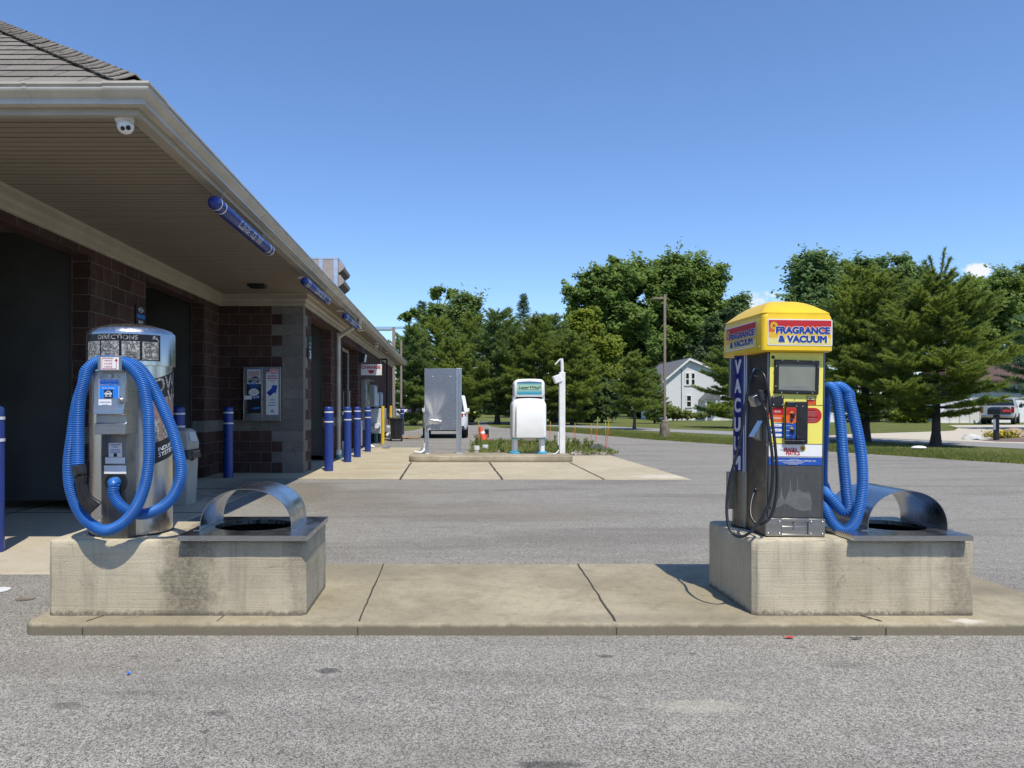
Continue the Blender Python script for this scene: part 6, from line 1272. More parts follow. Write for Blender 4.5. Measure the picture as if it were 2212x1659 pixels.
# ------------------------------------------------------------------ houses and fences
def house_white():
    Y = 70.0; zb = 0; X = lambda px: xc(px, Y); Z = lambda py: fz(py, Y)
    x0, x1 = X(1438.5), X(1588); xp = X(1487.5); zp = Z(774.5); ze0 = Z(816); 
    sl = (zp-ze0)/(xp-x0); ze1 = zp-(x1-xp)*.42
    T = thing('white_house', 'white clapboard house with a grey gable roof half hidden behind pines', 'house', ((x0+x1)/2, Y+4, 0)); dp = 9
    m = MB('siding_white'); m.prism([(x0, -.05), (x1, -.05), (x1, ze1), (xp, zp), (x0, ze0)], 'y', Y, Y+dp); part('wall', m, T)
    m = MB('roof_grey')
    for (xa, za, xb, zb_) in ((xp+.05, zp+.12, x0-.45, ze0-.45*sl+.12), (xp-.05, zp+.12, x1+.4, ze1-.17+.12)):
        m.add([(xa, Y-.35, za), (xb, Y-.35, zb_), (xb, Y+dp+.3, zb_), (xa, Y+dp+.3, za), (xa, Y-.35, za-.1), (xb, Y-.35, zb_-.1), (xb, Y+dp+.3, zb_-.1), (xa, Y+dp+.3, za-.1)], [(0, 1, 2, 3), (4, 7, 6, 5), (0, 4, 5, 1), (1, 5, 6, 2), (2, 6, 7, 3)])
    RFW = part('roof', m, T); m = MB('white')
    for (xa, za, xb, zb_) in ((xp, zp+.03, x0-.42, ze0-.42*sl+.03), (xp, zp+.03, x1+.38, ze1-.16+.03)): m.add([(xa, Y-.37, za), (xb, Y-.37, zb_), (xb, Y-.37, zb_-.22), (xa, Y-.37, za-.22), (xa, Y-.30, za), (xb, Y-.30, zb_), (xb, Y-.30, zb_-.22), (xa, Y-.30, za-.22)], [(0, 1, 2, 3), (4, 5, 6, 7), (0, 1, 5, 4), (3, 2, 6, 7)])
    part('bargeboard', m, RFW)
    def win(xa, xb, za, zb_, n=1, nm='window'):
        m = MB('white'); t = .11; m.box(xa-t, xb+t, Y-.06, Y-.002, zb_, zb_+t*1.2); m.box(xa-t-.05, xb+t+.05, Y-.09, Y-.002, za-t, za); m.box(xa-t, xa, Y-.06, Y-.002, za, zb_); m.box(xb, xb+t, Y-.06, Y-.002, za, zb_); m.box(xa, xb, Y-.045, Y-.002, (za+zb_)/2-.04, (za+zb_)/2+.04)
        for i in range(1, n): xm = xa+(xb-xa)*i/n; m.box(xm-.14, xm+.14, Y-.055, Y-.003, za, zb_)
        w = part(nm, m, T); m = MB('glass'); m.quad((xa, Y-.02, za), (xb, Y-.02, za), (xb, Y-.02, zb_), (xa, Y-.02, zb_)); part('pane', m, w)
    wx = lambda x: X((2200+x/2.073)/1.852); wz = lambda y: Z((980+y/2.073)/1.852)
    win(wx(1128), wx(1198), wz(1158), wz(1066), 2); win(wx(1136), wx(1168), wz(1340), wz(1252)); win(wx(1420), wx(1460), wz(1340), wz(1252))
    m = MB('white'); xa, xb, za = wx(1232), wx(1372), wz(1282)
    m.box(xa+.1, xb, Y-1.6, Y-.003, za-.1, za); m.box(xa+.15, xa+.3, Y-1.5, Y-1.35, 0, za-.1); m.box(xb-.3, xb-.15, Y-1.5, Y-1.35, 0, za-.1)
    PO = part('porch', m, T); m = MB('roof_grey'); xm = (xa+xb)/2+.2; m.prism([(xa, za), (xb+.1, za), (xb-.5, za+.75), (xa+.75, za+.75)], 'y', Y-1.7, Y-.004); part('porch_roof', m, PO)
    m = MB('white'); m.box(wx(1300)-.1, wx(1336)+.1, Y-.05, Y-.002, .1, wz(1300)+.1); dr = part('door', m, T); m = MB('glass'); m.quad((wx(1303), Y-.055, .25), (wx(1333), Y-.055, .25), (wx(1333), Y-.055, wz(1304)), (wx(1303), Y-.055, wz(1304))); part('door_glass', m, dr)
    m = MB('white'); m.box(wx(1290), wx(1345), Y-1.9, Y-.1, 0, .16); part('step', m, T)
    m = MB('ink'); m.tube([(wx(1090), Y-.03, 0), (wx(1090), Y-.03, wz(1035)), (wx(1068), Y-.04, wz(1028))], .03, 6); part('service_cable', m, T)
house_white()
def house_grey():
    Y = 60.0; X = lambda px: xc(px, Y); Z = lambda py: fz(py, Y); x0, x1 = X(2098), X(2420); ze = Z(821); zr = Z(793)
    T = thing('grey_house', 'two storey grey sided house with brown roof above the white fence at the right', 'house', ((x0+x1)/2, Y+4, 0))
    m = MB('siding_grey'); m.box(x0, x1, Y, Y+8, Z(862), ze); m.use('white'); m.box(x0, x1, Y+.05, Y+7.9, -.05, Z(862)-.003); part('wall', m, T)
    m = MB('roof_brown'); yr = Y+4; a, b, c, d = (x0-.6, Y-.7, ze), (x1+.6, Y-.7, ze), (x1+.6, yr, zr+.6), (x0+.4, yr, zr+.6); m.add([a, b, c, d, (x0-.6, Y+8.7, ze), (x1+.6, Y+8.7, ze)], [(0, 1, 2, 3), (3, 2, 5, 4), (0, 3, 4)]); m.box(x0-.6, x1+.6, Y-.7, Y-.6, ze-.15, ze-.005); m.quad((x0-.6, Y-.7, ze-.02), (x1+.6, Y-.7, ze-.02), (x1+.6, Y-.002, ze-.02), (x0-.6, Y-.002, ze-.02)); rfb = part('roof', m, T)
    m = MB('white'); m.cyl((X(2165), Y+2.8, zr), (X(2165), Y+2.8, zr+.75), .08, n=10); part('vent_pipe', m, rfb)
    rx = lambda x: X((3300+x/1.843)/1.852); rz = lambda y: Z((950+y/1.843)/1.852)
    for xa, xb in ((1255, 1345), (1428, 1500)):
        m = MB('brown_metal'); m.box(rx(xa)-.05, rx(xb)+.05, Y-.05, Y-.002, rz(1142), rz(1058)); w = part('window', m, T); m = MB('glass'); m.quad((rx(xa)+.04, Y-.053, rz(1138)), (rx(xb)-.04, Y-.053, rz(1138)), (rx(xb)-.04, Y-.053, rz(1062)), (rx(xa)+.04, Y-.053, rz(1062))); part('pane', m, w)
house_grey()
def fence(px0, px1, Y, top, label, n):
    x0, x1 = xc(px0, Y), xc(px1, Y); z1 = fz(top, Y); T = thing('vinyl_fence', label, 'fence', ((x0+x1)/2, Y, 0)); m = MB('white'); m.box(x0, x1, Y, Y+.05, .06, z1-.05); m.box(x0, x1, Y-.03, Y+.08, z1-.05, z1+.05); m.box(x0, x1, Y-.02, Y+.07, .0, .12); part('panel', m, T, .008)
    for i in range(n): x = x0+(x1-x0)*i/(n-1); m = MB('white'); m.box(x-.07, x+.07, Y-.06, Y+.09, 0, z1+.14); part('post', m, T, .01)
fence(2030, 2140, 57, 864, 'long white panel fence in front of the grey house beside the pickup truck', 6)
fence(1770, 1834, 60, 893, 'low white panel fence glimpsed between the blue hose loops and the pine', 4)
m = MB('siding_white'); Y = 80; x0, x1 = xc(1180, Y), xc(1227, Y); m.box(x0, x1, Y, Y+5, 0, fz(872, Y)); T = thing('white_shed', 'white clapboard shed far behind the bare twiggy shrub', 'shed', ((x0+x1)/2, Y, 0)); part('wall', m, T); m = MB('roof_grey'); zz_ = fz(872, Y); m.prism([(x0-.3, zz_), (x1+.3, zz_), ((x0+x1)/2, zz_+1.2)], 'y', Y-.3, Y+5.3); part('roof', m, T); m = MB('trim'); m.box(x0+.1, x0+.7, Y-.05, Y-.002, 0, zz_-.2); part('door', m, T)

# ------------------------------------------------------------------ poles, mailbox, boulders
def lamp_post(px, base, top, label, arm, rp=.047, conc=True, Y=None, armdir=-1):
    p = gp(px, base) if Y is None else Vector((xc(px, Y), Y, 0)); zt = fz(top, p.y); T = thing('light_pole', label, 'light pole', p); zc = .5 if conc else 0
    if conc:
        m = MB('base_conc'); m.lathe([(.215, -.02), (.205, .3), (.205, .56), (.19, .60), (.001, .60)], p, 24); part('concrete_base', m, T); zc = .60
        m = MB('brown_metal'); m.box(p.x-.125, p.x+.125, p.y-.125, p.y+.125, zc+.001, zc+.12); part('base_cover', m, T, .02); zc += .12
    m = MB('brown_metal' if conc else 'rawwood'); m.box(p.x-rp, p.x+rp, p.y-rp, p.y+rp, zc, zt); part('pole', m, T, .012)
    if arm:
        m = MB('brown_metal' if conc else 'box_grey'); m.box(p.x+armdir*(rp+.10) if armdir < 0 else p.x+rp, p.x-rp if armdir < 0 else p.x+rp+.10, p.y-.03, p.y+.03, zt-.19, zt-.12); xa = p.x+armdir*(rp+.10); xb = p.x+armdir*(rp+arm)
        m.prism([(xa, zt-.28), (xa, zt-.14), (xb, zt-.20), (xb, zt-.26)] if armdir > 0 else [(xb, zt-.19), (xb, zt-.165), (xa, zt-.11), (xa, zt-.20)], 'y', p.y-.12, p.y+.12); part('lamp_head', m, T, .01)
    return T
lamp_post(1436, 944.5, 636.5, 'tall bronze light pole on a round stained concrete base at the lawn edge', .55)
lamp_post(850.5, 0, 707, 'pale light pole rising behind the far end of the car wash roof', 1.9, .085, False, Y=42)
m = MB('rawwood'); Y = 47; x = xc(866.6, Y); m.lathe([(.075, -.1), (.07, fz(735, Y)), (.001, fz(735, Y)+.01)], (x, Y, 0), 12); solo('wooden_post', m, 'slim weathered post standing past the far end of the building', 'post')
m = MB('galv_light'); Y = 88; x = xc(1131.5, Y); m.lathe([(.28, 0), (.22, fz(688, Y)), (.001, fz(688, Y)+.02)], (x, Y, 0), 12); m.box(x-1.0, x+1.0, Y-.08, Y+.08, fz(697, Y)-.08, fz(697, Y)+.08); solo('utility_pole', m, 'pale utility pole whose top shows above the middle pines', 'utility pole')
def wires(pts, label, Y, n):
    m = MB('ink')
    for dz in n:
        for (a, b) in zip(pts, pts[1:]):
            p, q = at(a[0], a[1]+dz, Y), at(b[0], b[1]+dz, Y); m.tube([p.lerp(q, t)-Vector((0, 0, 1.1*4*t*(1-t)*.25)) for t in [i/10 for i in range(11)]], .035, 4)
    solo('power_line', m, label, 'power line')
wires([(700, 703), (985, 701)], 'bundle of power lines behind the far end of the car wash roof', 92, (0, 2.0, 4.0))
wires([(985, 701), (1131, 690), (1330, 724)], 'pair of power lines strung from the utility pole across the middle pines', 88, (0, 7))
for (px, Y, l) in ((855, 60, 'thin pale sign post beside the distant white vehicle, nearer the building'), (880.5, 60, 'thin pale sign post right of the blue bollard behind the black bin')):
    x = xc(px, Y); m = MB('galv_light'); m.box(x-.05, x+.05, Y, Y+.04, 0, fz(877, Y)); solo('sign_post', m, l, 'post', 'thin posts before the distant white vehicle')
m = MB('kerb'); m.box(xc(868, 56), xc(912, 56), 56, 56.25, 0, .14); solo('wheel_stop', m, 'long low concrete kerb stop on the grass beyond the building end', 'wheel stop', bev=.02)
p = gp(2152, 948.5, .06); T = thing('mailbox', 'black mailbox with a red flag on a dark wooden post in the mulch bed', 'mailbox', (p.x, p.y, .04)); k = p.y/F
m = MB('ink'); m.box(p.x-.07, p.x+.07, p.y-.07, p.y+.07, .0, .98); part('post', m, T, .01); m = MB('paper'); m.box(p.x-.16, p.x-.075, p.y-.075, p.y-.06, .42, .82); part('number_plate', m, T)
m = MB('black'); q = [(-.17, 0), (.17, 0), (.17, .15)]+[(.17*math.cos(R(a)), .15+.12*math.sin(R(a))) for a in range(15, 180, 15)]+[(-.17, .15)]; m.prism([(p.x+a*1.25+.02, .985+b*1.1) for a, b in q], 'y', p.y-.42, p.y+.2); bx_ = part('box', m, T, .01); m = MB('red'); m.box(p.x-.10, p.x+.22, p.y-.435, p.y-.424, 1.10, 1.17); part('flag', m, bx_)
rock('boulder', gp(2188, 947.5), .55, .42, .40, 'stone', 'rounded tan boulder beside the yellow flowers by the mailbox', 'boulder'); rock('stone', gp(2099, 949), .40, .3, .22, 'pale_stone', 'small pale grey stone at the left end of the mulch bed', 'stone')
p = gp(1985, 970.5); m = MB('paper'); m.sphere(p+Vector((0, 0, .05)), .15, 6, sx=1.5, sz=.4); solo('paper_litter', m, 'white paper scrap on the lawn right of the big pine trunk', 'litter')

# ------------------------------------------------------------------ trees
def np_mesh(name, V, Fq, k, mat, parent=None, base=None, smooth=False):
    "V (n,3); faces all with k corners"
    off = origin(parent) if parent else (base or Vector((0, 0, 0)))
    V = np.asarray(V, np.float32)-np.array(off, np.float32); Fq = np.asarray(Fq, np.int32).ravel(); nf = len(Fq)//k
    me = bpy.data.meshes.new(name); me.vertices.add(len(V)); me.vertices.foreach_set('co', V.ravel()); me.loops.add(len(Fq)); me.loops.foreach_set('vertex_index', Fq)
    me.polygons.add(nf); me.polygons.foreach_set('loop_start', np.arange(nf, dtype=np.int32)*k); me.polygons.foreach_set('loop_total', np.full(nf, k, np.int32)); me.update(calc_edges=True); me.materials.append(mat)
    o = bpy.data.objects.new(name, me); COL.objects.link(o)
    if parent: o.parent = parent
    else: o.location = off
    return o
def unit(a): return a/np.maximum(1e-9, np.linalg.norm(a, axis=1, keepdims=True))
def needles(P, D, ln, wd):
    "one thin triangle per needle bunch: P base points, D directions"
    n = len(P); D = unit(D); s = unit(np.cross(D, np.array([.1, -.45, .85])+.55*rng.normal(size=(n, 3)))); L = ln*rng.uniform(.65, 1.25, (n, 1)); w_ = wd*rng.uniform(.7, 1.3, (n, 1))
    V = np.stack([P-s*w_, P+s*w_, P+D*L], 1).reshape(-1, 3); return V, np.arange(3*n)
def leaves(P, N, size):
    n = len(P); N = unit(N); u = unit(np.cross(N, rng.normal(size=(n, 3)))); v = np.cross(N, u); s = size*rng.uniform(.6, 1.35, (n, 1))
    V = np.stack([P-u*s, P-v*s*.62, P+u*s, P+v*s*.62], 1).reshape(-1, 3); return V, np.arange(4*n)
def pine(px, base_y, top, width, label, mat='needle', n=18000, clear=.12, name='pine_tree', shape=None, group=None, Y=None, whorl=.42, droop=.0, ln=None, bark='bark', lean=0.0, nb=5, bare_top=0, trunk_r=None, seed=None, cat='tree'):
    global rng
    if seed is not None: rng = np.random.default_rng(seed)
    p = Vector((xc(px, Y), Y, 0)) if Y else gp(px, base_y); Hh = fz(top, p.y); Rm = width*p.y/F/2; T = thing(name, label, cat, p, group); base = np.array(p)
    tr = trunk_r or max(.07, Hh*.018); m = MB(bark); tp = [(p.x+lean*t*Hh+.04*math.sin(5*t)*(1-t), p.y, t*Hh*.985) for t in [i/12 for i in range(13)]]
    m.tube([(p.x, p.y, -.1)]+tp, [tr*1.7, tr*1.35]+[max(.012, tr*(1-i/12.6)) for i in range(1, 13)], 10)
    P_, D_ = [], []; z = Hh*clear; shape = shape or (lambda t: (1-t)**.72*(min(1, .5+t*3.2)))
    ln = ln or max(.16, Hh*.034); segs = []
    while z < Hh*.985:
        t = (z/Hh-clear)/(1-clear); r0 = Rm*shape(t); a0 = rng.uniform(0, 6.28)
        for b in range(nb):
            a = a0+6.283*b/nb+rng.normal(0, .28); r = max(.12, r0*rng.choice([.62, .8, .95, 1.08, 1.16])); up_ = (.10+.60*t**1.5)-droop; segs.append((z+rng.normal(0, whorl*.25), a, r, up_, t))
        z += whorl*(1-.45*t)*rng.uniform(.8, 1.2)
    tot = sum(s[2]**1.25 for s in segs)
    for (z, a, r, up_, t) in segs:
        d = np.array([math.cos(a), math.sin(a), 0]); sd = np.array([-d[1], d[0], 0]); cx_ = base+np.array([lean*z, 0, z]); k = max(16, int(n*r**1.25/tot))
        pt = lambda s: cx_+np.outer(s*r, d)+np.outer(r*(up_*s**1.5-.16*s*(1-s)-droop*.3*s), [0, 0, 1])
        sb = np.array([0, .35, .7, 1.0]); q = pt(sb); m.tube([Vector(x) for x in q], [max(.01, tr*.28*(1-t*.6)*(1-.8*s)) for s in sb], 4, False)
        npl = int(np.clip(r*5.5/max(.4, ln*3), 5, 30)); per = max(8, k//npl); s = np.linspace(.22, 1.0, npl)+rng.normal(0, .04, npl); s[-1] = 1.0; s = np.clip(s, .15, 1.02)
        sg = np.where(np.arange(npl) % 2 == 0, 1, -1); sg = np.where(s > .97, 0, sg); side = sg*rng.uniform(.5, 1.1, npl); ax_ = unit(d[None]*rng.uniform(.55, 1.0, (npl, 1))+sd[None]*side[:, None]+np.array([0, 0, 1])[None]*(rng.uniform(.0, .42, (npl, 1))+.35*t-droop))
        Lp = (.20*r+.22*(1-s)*r+ln*.8)*rng.uniform(.7, 1.25, npl); c0 = pt(s)
        u_ = rng.uniform(0, 1, (npl, per, 1)); C = c0[:, None]+ax_[:, None]*(u_*Lp[:, None, None])+rng.normal(0, ln*.07, (npl, per, 3)); rad = unit(rng.normal(size=(npl*per, 3))).reshape(npl, per, 3); rad[..., 2] += .25
        DD = ax_[:, None]*.75+rad*(1.0-.35*u_); P_.append(C.reshape(-1, 3)); D_.append(DD.reshape(-1, 3))
    part('trunk', m, T)
    V, Fq = needles(np.concatenate(P_), np.concatenate(D_), ln, max(.008, ln*.10)); np_mesh('crown', V, Fq, 3, M[mat], T); return T
def broad(px, base_y, lobes, label, mat='leaf', n=40000, leaf=.16, name='maple_tree', Y=None, group=None, clump=.75, nclump=260, limbs=14, up=.5, bark='bark', trunk_r=.3, seed=None, fork=.3, cat='tree', spike=.6):
    "lobes = [(px, py, rx_px, ry_px)] read off the photo at the tree's distance; each lobe is as deep as it is wide"
    global rng
    if seed is not None: rng = np.random.default_rng(seed)
    p = Vector((xc(px, Y), Y, 0)) if Y else gp(px, base_y); k = p.y/F; T = thing(name, label, cat, p, group); C = []; O = []; wts = np.array([l[2]*l[3]*min(l[2], l[3])**.4 for l in lobes]); wts = wts/wts.sum()
    for l, w_ in zip(lobes, wts):
        c = np.array(at(l[0], l[1], p.y)); rad = np.array([l[2]*k, l[2]*k*.9, l[3]*k]); nn = max(4, int(nclump*w_)); u = unit(rng.normal(size=(nn, 3))); rr_ = rng.uniform(.25, 1.0, (nn, 1))**.45; C.append(c+u*rr_*rad*(.86+.22*rng.random((nn, 1)))); O.append(u*rr_)
    C = np.concatenate(C); O = np.concatenate(O); C[:, 2] = np.maximum(C[:, 2], .3); per = max(8, n//len(C)); nc = len(C)
    sz = clump*rng.uniform(.55, 1.35, (nc, 1)); ax_ = unit(O*.8+np.array([0, 0, up])+rng.normal(0, .25, (nc, 3))); ns = 8; pl_ = max(3, per//ns); per = pl_*ns
    sh = unit(ax_[:, None]*(.45+spike)+rng.normal(0, .75, (nc, ns, 3)).astype(float).reshape(nc, ns, 3)*np.array([1, 1, .6])).reshape(-1, 3).reshape(nc, ns, 3); t_ = rng.uniform(.05, 1, (nc, ns, pl_, 1))
    tip = (np.linalg.norm(O, axis=1) > .8)*(O[:, 2] > -.1)*spike; L_ = sz[:, :, None]*rng.uniform(.7, 1.5, (nc, ns, 1))*(1+1.1*tip[:, None, None]*(rng.uniform(0, 1, (nc, ns, 1)) > .55)); P = C[:, None, None]+sh[:, :, None]*(t_*L_[:, :, None])+rng.normal(0, 1, (nc, ns, pl_, 3))*(sz[:, :, None, None]*(.26-.14*t_)); P = P.reshape(-1, 3); P[:, 2] = np.maximum(P[:, 2], .05)
    N = np.repeat(ax_*.25+np.array([.1, -.5, .9]), per, 0)+rng.normal(0, .55, (nc*per, 3)); V, Fq = leaves(P, N, leaf); np_mesh('crown', V, Fq, 4, M[mat], T)
    m = MB(bark); top = Vector(C[:, :].mean(0)); top.x = (top.x+p.x)/2; zf = max(.4, float(C[:, 2].min())*.6+fork*float(top.z)); f0 = Vector((p.x+(top.x-p.x)*.3, p.y, zf)); m.tube([p-Vector((0, 0, .1)), p+Vector((0, 0, .25)), p.lerp(f0, .5), f0], [trunk_r*1.5, trunk_r*1.15, trunk_r*.95, trunk_r*.8], 10)
    for i in rng.choice(nc, min(limbs, nc), replace=False):
        e = Vector(C[i]); mid = f0.lerp(e, .5)+Vector((0, 0, (e-f0).length*.12)); m.tube([f0-Vector((0, 0, .2)), f0.lerp(mid, .6), mid, e], [trunk_r*.55, trunk_r*.4, trunk_r*.28, trunk_r*.08], 6)
    part('trunk', m, T); return T
FWD = 'pines along the back of the lot'
# foreground pines on the right
wide = lambda t: (1-t)**.52*(.62+.38*math.sin(min(1, t*2.2)*1.57))*(.55 if t < .07 else .8 if t < .15 else 1)
def twin_top(T, px, top, Y, mat):
    P_, D_ = [], []; m = MB('bark_grey')
    for (a, b) in (((2030, 610), (2040, 540)), ((2026, 620), (2008, 555)), ((2034, 612), (2062, 590)), ((2028, 625), (1985, 580)), ((2036, 600), (2052, 560)), ((2020, 615), (1998, 566))):
        p, q = at(*a, Y), at(*b, Y); m.tube([p, q], [.03, .012], 5)
        for i in range(70):
            t = rng.uniform(.05, 1); c = np.array(p.lerp(q, t)); P_.append(np.repeat(c[None], 4, 0)); D_.append(np.array(q-p)/np.linalg.norm(np.array(q-p))*1.1+rng.normal(0, .6, (4, 3)))
    V, Fq = needles(np.concatenate(P_), np.concatenate(D_), .15, .016); np_mesh('leader_needles', V, Fq, 3, M[mat], T); part('leader_stem', m, T)
T1 = pine(2021, 963, 618, 350, 'big white pine on the near lawn with thick dark trunk and spiky double leader', n=240000, clear=.19, seed=11, whorl=.34, ln=.125, shape=wide, trunk_r=.14, nb=6)
twin_top(T1, 2021, 530, gp(0, 963).y, 'needle_mid')
pine(1868, 953, 590, 255, 'white pine on the near lawn behind the blue hose loops, left of the big pine', n=170000, clear=.13, seed=12, whorl=.36, ln=.135, shape=wide, trunk_r=.17, nb=6)
pine(2290, 950, 690, 290, 'dark pine cut off by the right edge of the photo above the grey house', n=60000, clear=.2, seed=13, Y=40, mat='needle_dark', shape=wide)
# tall leafy trees behind them
broad(1765, 0, [(1750, 640, 34, 90), (1768, 590, 26, 42), (1740, 690, 40, 60)], 'tall dark leafy tree with a narrow peaked top left of the two near pines', 'leaf_blue', 46000, .17, Y=58, seed=21, name='leafy_tree', clump=.9)
broad(1890, 0, [(1880, 640, 100, 75), (1830, 620, 60, 62), (1940, 625, 60, 60), (1985, 660, 50, 60), (1890, 740, 120, 90)], 'broad dark maple with windswept top rising behind the two near pines', 'leaf_blue', 120000, .18, Y=62, seed=22, clump=1.0, spike=.8)
broad(2110, 0, [(2110, 690, 66, 90), (2165, 660, 55, 80), (2075, 700, 40, 80), (2200, 700, 60, 110)], 'leafy tree mass behind the big pine at the right, above the brown roof', 'leaf', 100000, .16, Y=68, seed=23, name='leafy_tree', clump=.95)
broad(2250, 0, [(2235, 650, 55, 90), (2260, 720, 60, 90)], 'tall leafy tree at the very right edge behind the brown roof', 'leaf_blue', 44000, .18, Y=72, seed=24, name='leafy_tree')
broad(1593, 0, [(1592, 690, 18, 48), (1604, 660, 10, 22), (1582, 700, 14, 50)], 'slim pale poplar far behind the yellow canopy', 'leaf_blue', 12000, .20, Y=95, seed=25, name='poplar_tree', clump=.9, limbs=8)
broad(1700, 0, [(1690, 760, 60, 60), (1640, 800, 60, 60), (1720, 820, 60, 60)], 'dark leafy tree low behind the yellow topped vacuum', 'leaf_dark', 40000, .19, Y=84, seed=26, name='leafy_tree')
# the big maple
broad(1375, 0, [(1380, 650, 105, 74), (1290, 640, 56, 62), (1255, 660, 34, 50), (1470, 640, 62, 72), (1520, 640, 36, 40), (1430, 592, 50, 36), (1340, 608, 60, 44), (1400, 740, 130, 70), (1500, 740, 60, 80), (1300, 730, 60, 60), (1440, 810, 70, 55), (1480, 600, 40, 44), (1540, 690, 34, 60), (1535, 610, 30, 34), (1550, 760, 30, 50)], 'huge maple with a wide spiky crown towering over the light pole', 'leaf', 230000, .25, Y=96, seed=31, clump=1.45, nclump=720, limbs=40, trunk_r=.6, spike=.95, up=.7)
broad(1272, 0, [(1262, 720, 36, 50), (1300, 760, 40, 30), (1270, 790, 46, 36), (1290, 830, 46, 40), (1240, 760, 30, 60)], 'bright yellow green maple at the left foot of the huge maple', 'leaf_yellow', 60000, .15, Y=60, seed=32, clump=.8, nclump=240)
broad(1300, 0, [(1298, 860, 34, 40), (1280, 878, 22, 24), (1318, 880, 20, 24)], 'round dark shrub standing between the bare shrub and the young pine', 'leaf_dark', 22000, .12, Y=58, seed=33, name='round_shrub', clump=.5, trunk_r=.1, cat='shrub')
broad(1545, 0, [(1530, 790, 50, 60), (1565, 730, 40, 60), (1500, 840, 60, 40), (1600, 800, 60, 60)], 'dark leafy tree behind the white house roof', 'leaf_dark', 44000, .19, Y=82, seed=34, name='leafy_tree')
broad(1425, 0, [(1410, 850, 36, 45), (1380, 870, 50, 30), (1440, 840, 30, 50)], 'dark undergrowth tree in the shade left of the white house', 'leaf_dark', 36000, .2, Y=84, seed=35, name='leafy_tree', clump=.7, trunk_r=.15)
layered = lambda t: (1-t)**.7*(.75+.25*math.sin(t*26))
pine(1370, 927.5, 762, 118, 'young pine with a thin grey trunk in front of the huge maple', n=60000, clear=.26, seed=41, shape=layered, bark='bark_grey', whorl=.3, trunk_r=.09)
pine(1414, 0, 806, 60, 'small pine immediately left of the white house, behind the light pole', n=36000, clear=.06, seed=42, Y=56, whorl=.32)
pine(1586, 0, 722, 160, 'layered pine in front of the white house, left of the yellow topped vacuum', n=70000, clear=.12, seed=43, Y=44, shape=lambda t: (1-t)**.55*(.72+.28*math.sin(t*30)), whorl=.36, bark='bark_grey')
# the row of white pines in the middle
row = [(893, 50, 706, 128, 'white pine at the left end of the row, just past the building end'), (948, 57, 690, 135, 'white pine in the row behind the left half of the sign back'), (1018, 60, 682, 115, 'slender topped pine in the row above the right edge of the sign back'), (1074, 53, 676, 150, 'white pine in the row with the thick trunk seen left of the kiosk'), (1110, 58, 706, 140, 'white pine in the row directly above the kiosk'), (1160, 52, 690, 150, 'white pine in the row between the kiosk and the white camera post'), (1192, 57, 682, 130, 'white pine in the row behind the white camera post'), (1238, 51, 722, 130, 'white pine at the right end of the row, right of the camera post'), (985, 51, 740, 150, 'low broad white pine in front of the row behind the sign back')]
for i, (px, Y, top, wd, l) in enumerate(row): pine(px, 0, top, wd, l, n=80000, clear=.06 if i != 3 else .10, seed=50+i, Y=Y, group=FWD, whorl=.46, shape=wide, mat='needle' if i % 3 else 'needle_mid', ln=.22, trunk_r=.2)
pine(912, 0, 648, 66, 'narrow blue green spruce rising left of the umbrella shaped locust', 'needle_dark', 12000, .1, 'spruce_tree', seed=61, Y=84, droop=.25, ln=.34, whorl=.5)
pine(1131, 0, 636, 72, 'narrow dark spruce rising behind the utility pole', 'needle_dark', 14000, .1, 'spruce_tree', seed=62, Y=92, droop=.25, ln=.36, whorl=.5)
pine(1098, 0, 668, 60, 'narrow open pine left of the dark spruce behind the row', 'needle_mid', 9000, .3, seed=65, Y=86, whorl=.7, ln=.4)
broad(1002, 0, [(1008, 668, 26, 30), (985, 690, 28, 24), (1015, 705, 24, 30), (1000, 735, 26, 36)], 'ragged dark pine crown right of the umbrella shaped locust', 'needle_mid', 26000, .17, name='pine_tree', Y=80, seed=63, clump=.9, spike=1.0, up=.8)
broad(945, 0, [(945, 632, 17, 9), (972, 636, 16, 9), (988, 650, 10, 10), (940, 668, 20, 8), (965, 672, 22, 10), (900, 676, 20, 8), (868, 686, 18, 6), (885, 684, 12, 6), (930, 695, 22, 12)], 'umbrella shaped locust with airy flat leaf layers and one long arm to the left', 'leaf', 11000, .15, name='locust_tree', Y=82, seed=64, clump=.55, nclump=130, limbs=26, up=.2, spike=.4, trunk_r=.22)
broad(884, 0, [(882, 742, 20, 12), (898, 752, 14, 12)], 'small airy tree showing past the end of the car wash eave', 'leaf_dark', 4000, .16, name='leafy_tree', Y=86, seed=66, clump=.6, spike=.4)
pine(1248, 0, 868, 70, 'low dark spruce bush right of the bare shrub', 'needle_dark', 12000, .02, 'spruce_shrub', seed=67, Y=66, whorl=.26, ln=.24, droop=.2, shape=lambda t: (1-t)**.6, cat='shrub')
broad(1975, 0, [(1968, 898, 34, 14), (1990, 894, 18, 16), (1945, 902, 20, 10)], 'low rounded hedge bush with yellow bloom left of the big pine trunk', 'leaf_yellow', 14000, .10, name='flowering_shrub', Y=58, seed=68, clump=.4, trunk_r=.05, up=.6, cat='shrub')
broad(1462, 0, [(1452, 893, 18, 10), (1478, 897, 20, 8), (1508, 899, 16, 6), (1440, 888, 12, 14)], 'light green garden plants along the foot of the white house', 'weed', 9000, .12, name='garden_plants', Y=66, seed=69, clump=.3, trunk_r=.03, up=.9, cat='plants')
